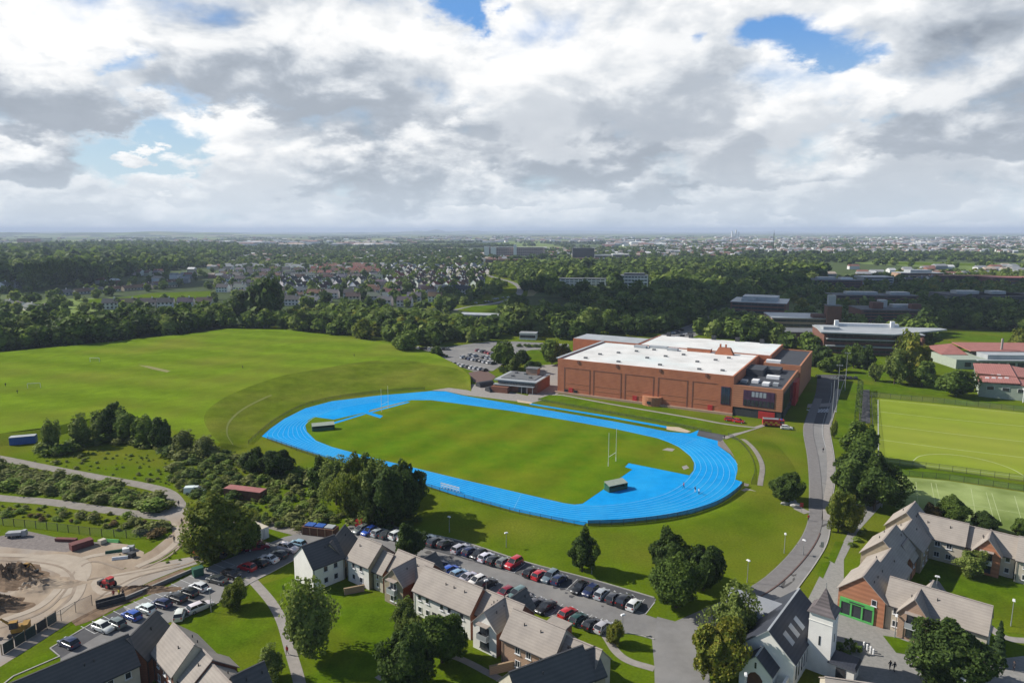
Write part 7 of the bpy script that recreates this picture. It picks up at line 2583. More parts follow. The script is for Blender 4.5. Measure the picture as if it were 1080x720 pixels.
MIXC = ['silver', 'black', 'dark grey', 'white', 'navy', 'grey', 'black', 'silver']
small_row((473, 384), (514, 391.5), 9, 'car in the front row of the clubhouse car park', MIXC, .95)
small_row((487, 377.5), (522, 384.5), 9, 'car in the middle row of the clubhouse car park', MIXC, .95)
small_row((490, 374.5), (526, 380), 8, 'car in the third row of the clubhouse car park', MIXC, .8)
small_row((503, 370), (522, 374.5), 6, 'car in the reddish rear row of the clubhouse car park', ['red', 'maroon', 'maroon', 'silver', 'black'], 1)
small_row((424, 371.5), (468, 375), 11, 'car along the hedge of the clubhouse car park', MIXC, .85)
small_row((428, 368), (478, 369), 13, 'car by the trees of the clubhouse car park', MIXC + ['white', 'red'], .85)
small_row((520, 316), (543, 313), 8, 'car in the lay-by above the mown lawn', MIXC, .9)
small_row((500, 320), (520, 318.5), 6, 'car at the left of the lay-by above the mown lawn', MIXC, .8)
small_row((692, 358), (764, 333), 18, 'car along the near side of the tree lined road', MIXC, .75)
small_row((702, 361), (772, 335), 18, 'car along the far side of the tree lined road', MIXC, .7)
small_row((860, 398), (905, 400), 8, 'car behind the sports hall corner', MIXC, .4)
uniquify(CAR_ITEMS)
for it in CAR_ITEMS:
    w = it[0]["label"].split()
    if len(w) > 16:
        it[0]["label"] = ' '.join(w[:16])

# ------------------------------------------------------------------ street lamps and masts
def lamp_proto(h):
    root = thing('street_lamp', None, 'street lamp', (0, 0, 0), 0, 'street lamps')
    MB().bar((0, 0, -.1), (0, 0, 1.0), .10, .10, 8).bar((0, 0, 1.0), (0, 0, h), .075, .05, 8).build('pole', GALV, root)
    MB().box(0, 0, h, .9, .45, .22, taper=.7).build('lamp_head', WHITEP, root)
    return root


LAMPS = [
    (406, 552, 534, 'tall lamp post in front of the copse behind the parked cars'), (474, 561, 545, 'lamp post on the bank above the left part of the long car park'),
    (534, 577, 563, 'lamp post on the bank above the red tall car'), (624, 605, 587, 'lamp post beside the single round tree on the bank'),
    (656.5, 667, 649, 'lamp post beside the bushy tree at the end of the near car row'), (788, 614, 591, 'lower lamp post on the grass beside the curving road'),
    (827, 583, 563, 'upper lamp post on the grass beside the curving road'), (930, 535, 523, 'lamp post on the roof line of the east court, by the dome clump'),
    (987, 625, 610, 'lamp post in the middle of the courtyard'), (943.5, 672, 649, 'lamp post before the brick bay with two balconies'),
    (1066, 660, 633, 'lamp post on the courtyard lawn near the right edge'), (222.8, 645, 621, 'lamp post beside the white estate car on the west road'),
    (785, 738, 711, 'lamp post before the church porch'), (1013, 747, 716, 'lamp post at the bottom edge below the big dark tree'),
    (847, 585, 577, 'short white sign lamp on the verge of the curving road'), (513, 640, 612, 'lamp post behind the long roof of the terrace'),
]
for i, (u, v, vt, lab) in enumerate(LAMPS):
    x, y = P(u, v)
    h = max(3.5, min(8.5, height_at(u, v, vt)))
    L_ = lamp_proto(h)
    L_.location = (x, y, 0)
    L_.rotation_euler.z = random.uniform(0, 3)
    L_["label"] = lab
for i, (u, v, vt) in enumerate(((876, 459, 398), (882, 434, 385), (891, 412, 372))):
    x, y = P(u, v)
    h = height_at(u, v, vt)
    m_ = thing('floodlight_mast', ('nearest', 'middle', 'farthest')[i] + ' tall grey floodlight mast on the grass beside the road', 'floodlight', (x, y, 0), R(-20), 'floodlight masts by the road')
    MB().bar((0, 0, -.2), (0, 0, h), .14, .07, 8).build('pole', GALV, m_)
    for z in (h - .3,):
        MB().box(0, 0, z, 2.0, .10, .10).build('crossbar', GALV, m_)
        for dx in (-.9, 0, .9):
            MB().box(dx, -.25, z + .1, .45, .3, .4).build('floodlight', GALV, m_)

# ------------------------------------------------------------------ fences
def mesh_material(name, c, alpha):
    m = mat(name, c, tuple(q * .8 for q in c), 1.0, .7)
    nt, N, L, b = nodes_of(m)
    t = N.new("ShaderNodeBsdfTransparent")
    x = N.new("ShaderNodeMixShader")
    x.inputs[0].default_value = alpha
    L.new(t.outputs[0], x.inputs[1]); L.new(b.outputs[0], x.inputs[2])
    L.new(x.outputs[0], N["Material Output"].inputs["Surface"])
    return m


WIRE = mesh_material("wire_mesh", (.05, .055, .055), .38)
NETTING = mesh_material("green_netting", (.03, .045, .045), .85)
WIREL = mesh_material("pale_wire_mesh", (.25, .27, .26), .22)


def resample(pts, step):
    out = [pts[0]]
    acc = 0
    for a, c in zip(pts, pts[1:]):
        l = math.hypot(c[0] - a[0], c[1] - a[1])
        d = step - acc
        while d <= l:
            out.append((a[0] + (c[0] - a[0]) * d / l, a[1] + (c[1] - a[1]) * d / l))
            d += step
        acc = (acc + l) % step
    return out


def fence(label, pts, h, step, panel_m, post_m=DKSTEEL, z=0.0, rail=True, name='fence', group='fences', post_r=.05):
    q = resample(pts, step)
    n = len(q)
    c = q[n // 2]
    root = thing(name, label, 'fence', (c[0], c[1], z), 0, group)
    pm = None
    posts = MB()
    for i, (x, y) in enumerate(q):
        if pm is None:
            pm = MB().bar((0, 0, -.1), (0, 0, h + .06), post_r, post_r, 6).build('fence_post', post_m, root, loc=(x - c[0], y - c[1], 0))
        elif i < 98:
            o = pm.copy(); COL.objects.link(o); o.parent = root; o.location = (x - c[0], y - c[1], 0)
        else:
            posts.bar((x - c[0], y - c[1], -.1), (x - c[0], y - c[1], h + .06), post_r, post_r, 6)
    if posts.v:
        tag(posts.build('far_posts', post_m, root), kind='stuff')
    b = MB()
    for i, (x, y) in enumerate(q):
        b.v += [(x - c[0], y - c[1], .05), (x - c[0], y - c[1], h)]
    for i in range(n - 1):
        b.f.append([2 * i, 2 * i + 2, 2 * i + 3, 2 * i + 1]); b.m.append(0)
    b.build('mesh_panel', panel_m, root)
    if rail:
        r_ = MB()
        for i in range(n - 1):
            r_.bar((q[i][0] - c[0], q[i][1] - c[1], h), (q[i + 1][0] - c[0], q[i + 1][1] - c[1], h), .035, .035, 4)
        r_.build('rail', post_m, root)
    return root


fence('dark netting fence round the outer right bend of the blue track', spline(W([(620, 554.5), (660, 553), (700, 548.5), (735, 541), (762, 530.5), (780, 517), (786, 510)]), 5), 1.5, 3.0, NETTING)
fence('dark fence along the near straight of the blue track', spline(W([(618, 555.5), (598, 552.5), (545, 541.5), (500, 529), (443.7, 512.5), (400, 500), (349.8, 486.5), (316, 476), (280, 463)]), 5), 1.3, 3.0, WIRE)
fence('brown fence round the left bend of the blue track below the bank', spline(W([(262, 468), (270, 461), (284, 449), (296, 441), (318, 429.5), (347, 421.5), (385, 416), (424, 412.3), (456, 410.5)]), 5), 1.3, 3.5, WIRE, BROWNM)
fence('thin rail fence along the foot of the slope below the sports hall', spline(W([(568, 422.5), (640, 435.5), (700, 446.5), (757, 458)]), 4), 1.1, 3.5, WIRE)
fence('curved dark fence at the top right bend beside the gravel', spline(W([(768, 460), (778, 466), (791, 482), (796, 498), (792, 512)]), 5), 1.3, 3.0, WIRE)
fence('tall dark mesh fence along the near side of the hockey pitch', W([(922, 487.5), (1000, 497), (1080, 508), (1200, 522)]), 2.0, 3.5, WIREL)
fence('dark mesh fence along the far side of the hockey pitch', W([(917, 418.3), (1000, 425.8), (1080, 434), (1200, 446)]), 2.2, 4.0, WIREL)
fence('mesh fence on the left end of the hockey pitch', W([(918.5, 419.5), (920, 450), (922, 486)]), 2.4, 4.0, WIREL)
fence('thin pale fence between the tennis courts and the hockey pitch', W([(945, 501), (1000, 506), (1080, 517.8), (1160, 529)]), 1.8, 3.5, WIREL)
fence('wire fence with dark timber posts along the top of the building site', W([(-20, 552), (0, 553.5), (50, 558.5), (100, 565), (140, 567.5), (172, 565)]), 2.0, 3.2, WIREL, DKSTEEL, post_r=.08)
fence('wire fence between the building site and the west car park', W([(50, 664), (75, 648), (100, 637)]), 2.2, 3.0, WIREL)
hd = thing('hoarding', 'dark green sheeted hoarding between the building site and the west lawn', 'hoarding', (*P(33, 672), 0), math.atan2(*(np.array(P(62, 655)) - np.array(P(5, 691)))[::-1]))
ln_ = np.linalg.norm(np.array(P(62, 655)) - np.array(P(5, 691)))
for i in range(5):
    MB().box(-ln_ / 2 + ln_ * (i + .5) / 5, 0, .1, ln_ / 5 - .35, .12, 1.9).build('panel', TARP if i != 3 else DKSTEEL, hd)
for i in range(6):
    MB().box(-ln_ / 2 + ln_ * i / 5, .2, 0, .14, .14, 2.1).build('post', WOODM, hd)

# ------------------------------------------------------------------ track furniture
def rugby_goal(u0, v0, u1, v1, h, lab):
    a, c = np.array(P(u0, v0)), np.array(P(u1, v1))
    d = c - a
    root = thing('rugby_goal', lab, 'goal posts', (*((a + c) / 2), 0), math.atan2(d[1], d[0]), 'rugby goals on the infield')
    w = 5.6
    for sx_ in (-1, 1):
        MB().bar((sx_ * w / 2, 0, -.1), (sx_ * w / 2, 0, h), .075, .05, 8).build('post', WHITEP, root)
        MB().cyl(sx_ * w / 2, 0, 0, 1.4, .12, .12, 10).build('post_pad', WHITEP, root)
    MB().bar((-w / 2, 0, 3.0), (w / 2, 0, 3.0), .07, .07, 8).build('crossbar', WHITEP, root)


rugby_goal(641, 492, 650, 486, 10.8, 'white rugby goal at the right hand end of the infield')
rugby_goal(401, 435, 411, 430, 9.5, 'white rugby goal at the left hand end of the infield')


def dugout(u, v, ang, w, lab):
    root = thing('dugout', lab, 'shelter', (*P(u, v), .08), ang, 'green team shelters')
    MB().box(0, 1.2, 0, w, .12, 2.0).build('back_panel', GREENP if 'right' in lab else DKGREEN, root)
    q = MB()
    q.add([(-w / 2, -1.3, 1.75), (w / 2, -1.3, 1.75), (w / 2, 1.3, 2.35), (-w / 2, 1.3, 2.35), (-w / 2, -1.3, 1.87), (w / 2, -1.3, 1.87), (w / 2, 1.3, 2.47), (-w / 2, 1.3, 2.47)], [(3, 2, 1, 0), (4, 5, 6, 7), (0, 1, 5, 4), (1, 2, 6, 5), (2, 3, 7, 6), (3, 0, 4, 7)])
    q.build('roof', SAGEW, root)
    for sx_ in (-1, 1):
        MB().box(sx_ * (w / 2 - .06), 0, 0, .1, 2.4, 1.75).build('side_panel', DKGREEN, root)
    MB().box(0, -1.25, 0, w - .3, .1, 1.0).build('front_panel', DKGREEN, root)
    MB().box(0, .8, .4, w - .4, .45, .08).build('bench', WOODM, root)


dugout(649.5, 516, R(28), 6.4, 'green sheltered cage at the right end of the infield, on the blue surface')
dugout(341, 453, R(20), 8.0, 'pale roofed dark green shelter at the left end of the infield')
hr_ = thing('hurdle_stack', 'white stacked hurdles standing on the near straight of the track', 'hurdles', (*P(475, 517), .1), math.atan2(*(np.array(P(487, 520)) - np.array(P(465, 514)))[::-1]))
for i in range(6):
    q = MB()
    for dx in (-.42, .42):
        q.box(-3.0 + 1.15 * i + dx, 0, .02, .07, .07, 1.3).box(-3.0 + 1.15 * i + dx, .25, .0, .06, .6, .06)
    q.box(-3.0 + 1.15 * i, 0, 1.2, 1.0, .06, .35).box(-3.0 + 1.15 * i, 0, .6, .9, .05, .25)
    q.build('hurdle', WHITEP, hr_)
for i, (u, v, a, lab) in enumerate([(100, 381.5, 0, 'small white football goal on the far part of the playing field'), (36, 409, 0.3, 'small white football goal at the left of the playing field')]):
    x, y = P(u, v, FZ)
    root = thing('football_goal', lab, 'goal', (x, y, FZ), a)
    for sx_ in (-1, 1):
        MB().bar((sx_ * 2.5, 0, 0), (sx_ * 2.5, 0, 2.2), .09, .09, 6).build('post', WHITEP, root)
    MB().bar((-2.5, 0, 2.2), (2.5, 0, 2.2), .09, .09, 6).build('crossbar', WHITEP, root)
    q = MB().add([(-2.5, 0, 2.2), (2.5, 0, 2.2), (2.5, 1.8, .05), (-2.5, 1.8, .05)], [(0, 1, 2, 3)])
    q.build('net', WIREL, root)

# ------------------------------------------------------------------ containers, machines and building site
def container(u, v, ang, l, w, h, m, lab, name='container', roofm=None):
    root = thing(name, lab, 'container', (*P(u, v), 0), ang)
    b = MB().box(0, 0, .1, l, w, h)
    k = int(l / .5)
    for i in range(k):
        x = -l / 2 + l * (i + .5) / k
        b.box(x, -w / 2 - .02, .25, .2, .05, h - .3).box(x, w / 2 + .02, .25, .2, .05, h - .3)
    b.build('body', m, root)
    MB().box(0, 0, h + .1, l + .08, w + .08, .07).build('roof', roofm or m, root)
    for sy in (-1, 1):
        dd = MB().box(l / 2 + .05, sy * w / 4, .2, .07, w / 2 - .08, h - .2).build('door', m, root)
        MB().box(l / 2 + .11, sy * .2, .4, .05, .06, h - .6).build('handle', GALV, dd)
    return root


container(25, 467.5, R(20), 7.5, 2.6, 2.6, BLUEP, 'blue shipping container at the edge of the playing field', roofm=LEADROOF)
container(259, 525, R(-16), 11.5, 3.0, 2.6, BROWNM, 'rusty red roofed long shed among the scrub below the track', 'storage_shed', RUSTR)
container(271, 566, R(-35), 5.5, 2.8, 2.7, WHITEW, 'white site cabin right of the big tree at the site entrance', 'site_cabin', CREAMW)
container(86, 577, R(50), 4.4, 2.0, 1.4, RUSTD, 'dark red open skip container on the gravel of the building site')
container(70, 570.5, R(-4), 5.0, .9, .6, RUSTD, 'low dark red box beside the fence of the building site', 'site_box')
bin_ = thing('skip', 'brown timber bin enclosure with blue lids behind the terrace', 'skip', (*P(338, 563), 0), R(-14))
MB().box(0, 0, 0, 8.5, 2.6, 2.0).build('body', BROWNM, bin_)
for i, m_ in enumerate((BLUEP, BLUEP, LEADROOF)):
    MB().box(-2.6 + 2.6 * i, .1, 2.0, 2.2, 2.0, .28).build('lid', m_, bin_)
for i in range(5):
    MB().box(-4 + 2 * i, -1.36, 0, .14, .12, 2.1).build('post', WOODM, bin_)
gb = thing('wheeled_bin', 'dark green waste skip at the top of the west car row', 'skip', (*P(209, 607), 0), R(40))
gb.scale = (.75, .75, .75)
MB().box(0, 0, .25, 2.6, 2.0, 2.2, taper=1.06).build('body', DKGREEN, gb)
MB().box(0, 0, 2.45, 2.75, 2.1, .15).build('lid', DKGREEN, gb)
for sx_ in (-1, 1):
    MB().box(sx_, 0, 0, .3, 1.8, .25).build('foot', DKSTEEL, gb)


def excavator(u, v, ang, lab, m=YELP, s=1.0):
    root = thing('excavator', lab, 'excavator', (*P(u, v), 0), ang, 'diggers on the building site')
    root.scale = (s, s, s)
    for sy in (-1, 1):
        q = MB()
        pts = [(-1.6, .05), (1.6, .05), (1.95, .45), (1.6, .85), (-1.6, .85), (-1.95, .45)]
        q.v = [(x, sy * 1.1 - .28, z) for x, z in pts] + [(x, sy * 1.1 + .28, z) for x, z in pts]
        q.f = [[0, 1, 2, 3, 4, 5], [11, 10, 9, 8, 7, 6]] + [[i, 6 + i, 6 + (i + 1) % 6, (i + 1) % 6] for i in range(6)]
        q.m = [0] * len(q.f)
        q.build('track', DKSTEEL, root)
    b = MB().box(-.5, 0, .95, 3.2, 2.5, 1.0).box(-1.5, 0, 1.9, 1.3, 2.4, .6)
    b.build('body', m, root)
    cb = MB().box(.6, .65, 1.9, 1.5, 1.1, 1.5).build('cab', DKSTEEL, root)
    MB().box(.6, .65, 3.4, 1.6, 1.2, .1).build('cab_roof', m, root)
    MB().bar((.9, -.2, 1.8), (3.2, -.2, 4.2), .28, .22, 4).build('boom', m, root)
    a_ = MB().bar((3.2, -.2, 4.2), (5.2, -.2, 1.9), .2, .15, 4).build('arm', m, root)
    MB().box(5.2, -.2, .9, .8, 1.1, .9, taper=1.3).build('bucket', DKSTEEL, root)
    return root


excavator(20, 668, R(200), 'yellow digger behind the dark green hoarding', YELD, .8)
excavator(26, 604, R(-10), 'small yellow digger on the dark earth mound', YELD, .6)
excavator(216, 588, R(-15), 'orange digger in the shade of the big tree at the site entrance', ORGP, 1.0)
excavator(252, 582, R(15), 'orange digger half hidden behind the big tree', ORGP, .85)
tr = thing('tractor', 'red tractor crossing the pale dirt of the building site', 'tractor', (*P(115, 618.5), 0), R(155))
tr.scale = (.8, .8, .8)
MB().box(.9, 0, .7, 1.9, .8, .9).box(2.0, 0, .5, .6, .7, .6).build('bonnet', REDP, tr)
cb = MB().box(-.6, 0, .8, 1.4, 1.4, .9).build('body', REDP, tr)
MB().box(-.6, 0, 1.7, 1.35, 1.35, .9).build('cab', GLASS, tr)
MB().box(-.6, 0, 2.6, 1.5, 1.5, .12).build('cab_roof', REDP, tr)
for x, r_, w_ in ((-.8, .75, .45), (1.4, .45, .32)):
    for sy in (-1, 1):
        q = MB()
        q.bar((x, sy * .95 - w_ / 2, r_), (x, sy * .95 + w_ / 2, r_), r_, r_, 16)
        wh = q.build('wheel', RUBBER, tr)
        MB().bar((x, sy * .95 - w_ / 2 - .02, r_), (x, sy * .95 + w_ / 2 + .02, r_), r_ * .55, r_ * .55, 12).build('rim', REDP, wh)
MB().box(2.9, 0, .3, .9, 1.8, .9).build('loader_bucket', DKSTEEL, tr)
dm = thing('dump_trailer', 'white tipping trailer at the top left of the building site', 'trailer', (*P(16, 566), 0), R(10))
dm.scale = (.72, .72, .72)
MB().box(0, 0, .8, 4.2, 2.0, 1.1, taper=1.1).build('body', GALV, dm)
MB().box(-.3, 0, .5, 5.0, 1.0, .3).build('chassis', DKSTEEL, dm)
for x in (-1.3, 1.2):
    for sy in (-1, 1):
        MB().bar((x, sy * 1.0 - .15, .45), (x, sy * 1.0 + .15, .45), .45, .45, 14).build('wheel', RUBBER, dm)
MB().box(2.9, 0, .4, 1.4, 1.6, 1.9, taper=.85).build('cab', GALV, dm)

# mounds of dug earth
def mound(lab, u, v, rx, ry, h, seed, m=EARTH):
    x0, y0 = P(u, v)
    r = np.random.default_rng(seed)
    b = MB()
    n, k = 36, 14
    ph = r.uniform(0, 6.28, 12)
    b.v.append((0, 0, h))
    for j in range(1, k + 1):
        t = j / k
        for i in range(n):
            a = 6.2832 * i / n
            wob = 1 + .18 * math.sin(3 * a + ph[0]) + .1 * math.sin(5 * a + ph[1]) + .07 * math.sin(9 * a + ph[2])
            z = h * (1 - t * t * (3 - 2 * t)) * (1 + .25 * math.sin(4 * a + ph[3] + 5 * t) + .18 * r.normal() * (t < .95)) - (.05 if j == k else 0)
            b.v.append((rx * wob * t * math.cos(a), ry * wob * t * math.sin(a), max(z, -.05)))
    for i in range(n):
        b.f.append([0, 1 + i, 1 + (i + 1) % n]); b.m.append(0)
    for j in range(k - 1):
        for i in range(n):
            p = 1 + j * n
            b.f.append([p + i, p + n + i, p + n + (i + 1) % n, p + (i + 1) % n]); b.m.append(0)
    o = b.build('earth_mound', m, None, loc=(x0, y0, .03))
    tag(o, lab, 'earth mound', 'heaps of dug earth')


mound('large dark brown heap of dug earth at the left edge', 8, 612, 10, 6, 2.6, 1)
mound('dark brown earth heap below the large heap', -2, 640, 6, 4.5, 2.0, 2)
mound('low pale dirt heap with wheel ruts right of the large heap', 40, 617, 9, 4.5, .9, 3, DIRT)
mound('long low bank of spoil between the site and the parked cars', 150, 622, 9, 1.4, .8, 4)
# stacks of building stuff
def stack(u, v, ang, n, l, m, lab, name, cat, r_=.11):
    root = thing(name, lab, cat, (*P(u, v), .03), ang)
    k = 0
    for j in range(3):
        for i in range(n - j):
            MB().bar((-l / 2, (i - (n - j) / 2) * r_ * 2.1, r_ + j * r_ * 1.8), (l / 2, (i - (n - j) / 2) * r_ * 2.1, r_ + j * r_ * 1.8), r_, r_, 8).build('pipe', m, root)


stack(122, 582, R(20), 4, 4.0, DKGREEN, 'stack of dark green pipes in the weeds of the site', 'pipe_stack', 'pipes')
stack(127, 589, R(15), 4, 3.2, WHITEP, 'stack of white pipes nearest the dirt track on the site', 'pipe_stack', 'pipes')
stack(118, 571, R(-8), 3, 4.0, GREENP, 'stack of bright green pipes by the site fence', 'pipe_stack', 'pipes', .13)
for i, (u, v, a, m_, lab) in enumerate([(133, 582, 30, WHITEP, 'white wrapped pallet beside the green pipes'), (139, 587, -20, DKSTEEL, 'dark wrapped pallet beside the white pipes'), (138, 580, 10, GALV, 'grey wrapped pallet behind the dark pallet'), (108, 573, 60, CREAMW, 'cream wrapped pallet beside the bright green pipes')]):
    root = thing('pallet', lab, 'pallet', (*P(u, v), .03), R(a), 'pallets on the building site')
    q = MB()
    for dy in (-.5, 0, .5):
        q.box(0, dy, 0, 1.4, .12, .14)
    q.build('pallet_base', WOODM, root)
    q = MB().box(0, 0, .14, 1.5, 1.3, .9, taper=.92).build('load', m_, root)
lw = thing('retaining_wall', 'low concrete trench wall along the top of the car row', 'wall', (*P(170, 616.5), 0), math.atan2(*(np.array(P(190, 609)) - np.array(P(150, 626)))[::-1]))
MB().box(0, 0, 0, 15, .3, .7).build('wall', ASPH, lw)
MB().box(0, 0, .7, 15.1, .4, .06).build('coping', PATHM, lw)
lw = thing('trench_box', 'dark steel trench box beside the workers on the site edge', 'trench box', (*P(117, 636), 0), R(35))
MB().box(0, .7, 0, 5, .15, 1.1).build('side', DKSTEEL, lw); MB().box(0, -.7, 0, 5, .15, 1.1).build('side', DKSTEEL, lw)
MB().box(-2, 0, .5, .1, 1.3, .1).build('strut', GALV, lw); MB().box(2, 0, .5, .1, 1.3, .1).build('strut', GALV, lw)
for i, (u, v, lab) in enumerate([(834, 531, 'larger grey boulder at the roadside path end'), (839, 534.5, 'pale boulder nearest the road at the path end'), (828, 532, 'small dark boulder left of the roadside path end')]):
    v_, f_ = ICO2
    rr = np.random.default_rng(i)
    vv = v_ * (1 + rr.normal(size=(len(v_), 1)) * .12) * [1.5, 1.1, .8] * (1.2 - .2 * i)
    b = MB().add([tuple(p) for p in vv], [tuple(q) for q in f_])
    o = b.build('boulder', GALV if i == 0 else KERBM, None, loc=(*P(u, v), .4))
    tag(o, lab, 'boulder', 'boulders at the path end')
sg = thing('road_sign', 'small red and white sign at the end of the track path', 'sign', (*P(845, 540), 0), R(-10))
MB().bar((0, 0, 0), (0, 0, 2.4), .05, .05, 6).build('pole', GALV, sg)
MB().box(0, -.06, 1.5, .8, .05, 1.1).build('panel', REDP, sg)
sg = thing('road_sign', 'blue and white upright sign on the verge of the curving road', 'sign', (*P(866.5, 582), 0), R(-10))
MB().bar((0, 0, 0), (0, 0, 2.2), .05, .05, 6).build('pole', GALV, sg)
MB().box(0, -.06, 1.2, .7, .05, 1.3).build('panel', LEADROOF, sg)
# fire engine at the hall entrance
fe = thing('fire_engine', 'red and yellow checked fire engine parked at the sports hall entrance', 'fire engine', (*P(815, 449.5), 0.05), R(-14))
MB().box(-.9, 0, .6, 5.6, 2.4, 2.3).build('body', REDP, fe)
cb = MB().box(2.9, 0, .6, 2.0, 2.4, 2.1, taper=.93).build('cab', REDP, fe)
MB().box(3.86, 0, 1.7, .08, 2.0, .85).build('windscreen', GLASS, cb)
for sy in (-1, 1):
    MB().box(3.0, sy * 1.19, 1.6, 1.3, .06, .8).build('side_window', GLASS, cb)
    for i in range(7):
        for j in range(2):
            if (i + j) % 2 == 0:
                MB().box(-3.3 + .85 * i, sy * 1.23, .8 + .6 * j, .83, .05, .58).build('yellow_check', YELP, fe)
for x in (-2.3, 2.6):
    for sy in (-1, 1):
        w_ = MB().bar((x, sy * 1.05 - .15, .5), (x, sy * 1.05 + .15, .5), .5, .5, 16).build('wheel', RUBBER, fe)
q = MB()
for dy in (-.3, .3):
    q.box(-.6, dy, 3.05, 5.6, .08, .1)
for i in range(9):
    q.box(-3.2 + .65 * i, 0, 3.06, .06, .6, .06)
q.build('ladder', GALV, fe)
MB().box(-.9, 0, 2.9, 5.4, 2.2, .1).build('roof', LEADROOF, fe)
MB().box(2.9, 0, 2.72, .5, 1.6, .22).build('light_bar', BLUEP, fe)

# ------------------------------------------------------------------ people
def person_mesh(pose):
    J = {'pelvis': (0, 0, .95), 'waist': (0, 0, 1.1), 'chest': (0, .01, 1.32), 'neck': (0, .0, 1.48), 'head': (0, .02, 1.60), 'crown': (0, .01, 1.72)}
    st = .22 if pose == 'walk' else .02
    J.update({'hipL': (.09, 0, .92), 'kneeL': (.10, st * .6 + .03, .50), 'ankL': (.10, st, .09), 'toeL': (.11, st + .17, .04),
              'hipR': (-.09, 0, .92), 'kneeR': (-.10, -st * .3 + .03, .50), 'ankR': (-.10, -st * 1.1, .10), 'toeR': (-.11, -st * 1.1 + .17, .04)})
    J.update({'shL': (.19, 0, 1.42), 'elL': (.25, -st * .5, 1.14), 'wrL': (.26, -st * .6 + .08, .90), 'haL': (.26, -st * .6 + .12, .80),
              'shR': (-.19, 0, 1.42), 'elR': (-.25, st * .4, 1.14), 'wrR': (-.26, st * .7 + .08, .90), 'haR': (-.26, st * .7 + .12, .80)})
    rad = dict(pelvis=.15, waist=.13, chest=.16, neck=.06, head=.10, crown=.075, hipL=.095, hipR=.095, kneeL=.065, kneeR=.065, ankL=.045, ankR=.045, toeL=.04, toeR=.04, shL=.065, shR=.065, elL=.05, elR=.05, wrL=.035, wrR=.035, haL=.04, haR=.04)
    names = list(J)
    E_ = [('pelvis', 'waist'), ('waist', 'chest'), ('chest', 'neck'), ('neck', 'head'), ('head', 'crown')]
    for s in 'LR':
        E_ += [('pelvis', 'hip' + s), ('hip' + s, 'knee' + s), ('knee' + s, 'ank' + s), ('ank' + s, 'toe' + s), ('chest', 'sh' + s), ('sh' + s, 'el' + s), ('el' + s, 'wr' + s), ('wr' + s, 'ha' + s)]
    me = bpy.data.meshes.new('person')
    me.from_pydata([J[n] for n in names], [(names.index(a), names.index(c)) for a, c in E_], [])
    o = bpy.data.objects.new('person', me)
    COL.objects.link(o)
    sk = o.modifiers.new('skin', 'SKIN')
    for i, n in enumerate(names):
        me.skin_vertices[0].data[i].radius = (rad[n], rad[n])
        me.skin_vertices[0].data[i].use_root = n == 'pelvis'
    ss = o.modifiers.new('sub', 'SUBSURF'); ss.levels = 1
    dg = bpy.context.evaluated_depsgraph_get()
    out = bpy.data.meshes.new_from_object(o.evaluated_get(dg))
    bpy.data.objects.remove(o)
    idx = []
    for p in out.polygons:
        x, y, z = p.center
        if z > 1.47 or (abs(x) > .2 and z < .9 and z > .7):
            idx.append(0)
        elif z > .93 or abs(x) > .2:
            idx.append(1)
        elif z > .09:
            idx.append(2)
        else:
            idx.append(3)
    return out, idx


PM = {k: person_mesh(k) for k in ('walk', 'stand')}
PV = {}


def person(u, v, pose, shirt, trousers, ang, lab, z=0.0):
    key = (pose, shirt.name, trousers.name)
    if key not in PV:
        me, idx = PM[pose]
        m2 = me.copy()
        m2.materials.clear()
        for q in (SKIN, shirt, trousers, CLOTHD):
            m2.materials.append(q)
        m2.polygons.foreach_set("material_index", idx)
        m2.polygons.foreach_set("use_smooth", [True] * len(idx))
        m2.update()
        PV[key] = m2
    o = bpy.data.objects.new('person', PV[key])
    COL.objects.link(o)
    o.location = (*P(u, v, z), z)
    o.rotation_euler.z = ang
    tag(o, lab, 'person', 'people about the grounds')
    if 'hair' not in PV:
        v_, f_ = ICO2
        b = MB().add([(p[0] * .105, p[1] * .115 - .01, p[2] * .10 + 1.665) for p in v_ if True], [tuple(q) for q in f_])
        h_ = b.build('hair', HAIR, None)
        PV['hair'] = h_.data
        bpy.data.objects.remove(h_)
    h_ = bpy.data.objects.new('hair', PV['hair'])
    COL.objects.link(h_)
    h_.parent = o


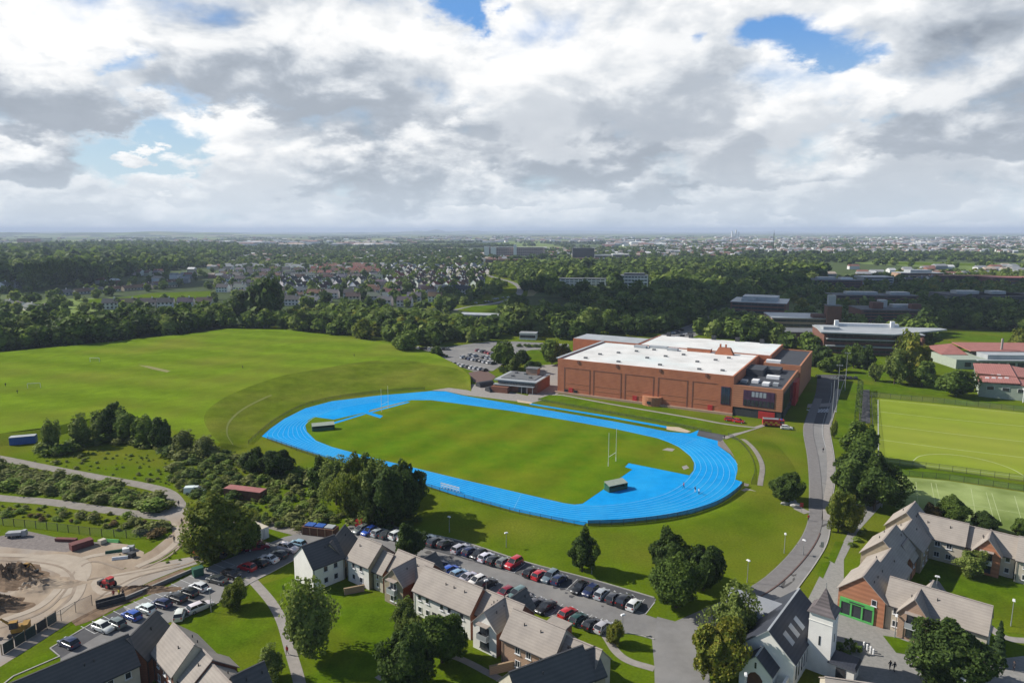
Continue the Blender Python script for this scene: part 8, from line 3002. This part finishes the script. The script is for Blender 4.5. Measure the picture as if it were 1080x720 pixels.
for a in [
    (188.5, 534, 'walk', CLOTHD, CLOTHD, R(20), 'person in dark clothes walking on the gravel track fork'),
    (721, 514.5, 'walk', CLOTHR, CLOTHD, R(-70), 'person in red on the right bend of the blue track', .1),
    (733, 519, 'stand', CLOTHD, CLOTHW, R(-60), 'person in a dark top, left of a pair on the right bend'),
    (737, 521, 'stand', CLOTHW, CLOTHD, R(-80), 'person in a white top, right of a pair on the right bend'),
    (938.5, 706, 'walk', CLOTHD, CLOTHD, R(0), 'person in dark clothes, left of two on the paved yard by the church'),
    (943, 707.5, 'walk', CLOTHD, CLOTHD, R(10), 'person in dark clothes, right of two on the paved yard by the church'),
    (1069, 707, 'stand', CLOTHD, CLOTHD, R(90), 'person in dark clothes near the right bottom corner'),
    (868, 477, 'walk', CLOTHD, CLOTHD, R(10), 'person walking on the footway beside the road, by the masts'),
    (852.5, 549, 'walk', CLOTHR, CLOTHD, R(0), 'person in red on the footway just below the track path'),
    (18.5, 415, 'walk', CLOTHD, CLOTHD, R(80), 'person in dark clothes at the left of the playing field', FZ),
    (6, 407.5, 'walk', CLOTHD, CLOTHD, R(60), 'person farther off at the left edge of the playing field', FZ),
    (256, 388.5, 'walk', CLOTHD, CLOTHD, R(-40), 'person in dark clothes in the middle of the playing field', FZ),
    (373.5, 376, 'stand', CLOTHD, CLOTHD, R(-40), 'person at the far right of the playing field', FZ),
    (126, 629, 'stand', HIVIS, CLOTHD, R(160), 'site worker in a yellow top beside the trench box'),
    (130, 629.5, 'walk', CLOTHD, CLOTHD, R(100), 'site worker in dark clothes beside the trench box'),
    (120, 630, 'stand', CLOTHR, CLOTHD, R(200), 'site worker in a red top beside the trench box'),
    (192, 553, 'stand', CLOTHD, CLOTHD, R(10), 'person standing at the top of the building site track, by the gate'),
    (184, 572, 'stand', CLOTHD, CLOTHD, R(10), 'site worker in dark clothes standing below the track gate'),
    (303, 690, 'walk', CLOTHR, CLOTHD, R(170), 'person in red on the footpath over the lawn'),
    (764, 463, 'stand', CLOTHD, CLOTHD, R(40), 'person at the corner gate of the track below the hall'),
]:
    person(*a)

# ------------------------------------------------------------------ air
if HAZE_D > 0:
    hb_ = MB().box(0, 14000, -1.3, 62000, 33000, 170)
    hz = hb_.build("haze", [], None)
    hm = bpy.data.materials.new("haze_air")
    hm.use_nodes = True
    nt = hm.node_tree
    nt.nodes.clear()
    ou = nt.nodes.new("ShaderNodeOutputMaterial")
    pv_ = nt.nodes.new("ShaderNodeVolumePrincipled")
    pv_.inputs["Color"].default_value = (.68, .80, 1.0, 1)
    pv_.inputs["Density"].default_value = HAZE_D
    pv_.inputs["Anisotropy"].default_value = 0.0
    nt.links.new(pv_.outputs[0], ou.inputs["Volume"])
    hz.data.materials.append(hm)

    tag(hz, kind='stuff')


# ------------------------------------------------------------------ fair-weather clouds out of frame, placed to shade the middle distance
CLOUDM = mat("cloud_white", (.85, .85, .86), (.78, .79, .81), .01, 1.0, spec=0)


def cumulus(gx, gy, rx, ry, z, seed):
    """A flat-based heap of cloud whose shade falls on the ground around (gx, gy)."""
    k = z / SUNV.z
    cx, cy_ = gx + SUNV.x * k, gy + SUNV.y * k
    r = np.random.default_rng(seed)
    v0, f0 = ICO2
    V, Fc = [], []
    for i in range(30):
        a, q = r.uniform(0, 6.283), r.random() ** .5
        px_, py_ = math.cos(a) * rx * q * .85, math.sin(a) * ry * q * .85
        rr = (0.20 + 0.22 * r.random()) * min(rx, ry) * (1.25 - .6 * q)
        v = v0 * (1 + r.normal(size=(len(v0), 1)) * .08) * [rr * 1.3, rr * 1.1, rr * .7]
        v[:, 2] = np.maximum(v[:, 2], -rr * .12)
        Fc.append(f0 + sum(len(x) for x in V))
        V.append(v + [px_, py_, 0])
    b = MB()
    b.add([tuple(p) for p in np.concatenate(V)], [tuple(q) for q in np.concatenate(Fc)])
    o = b.build('cloud', CLOUDM, None, smooth=True, loc=(cx, cy_, z))
    return tag(o, kind='stuff')


cumulus(300, 640, 330, 190, 760, 1)
cumulus(640, 700, 260, 240, 800, 2)
cumulus(55, 770, 150, 110, 760, 5)
cumulus(470, 900, 210, 150, 820, 3)
cumulus(-640, 960, 230, 190, 800, 4)
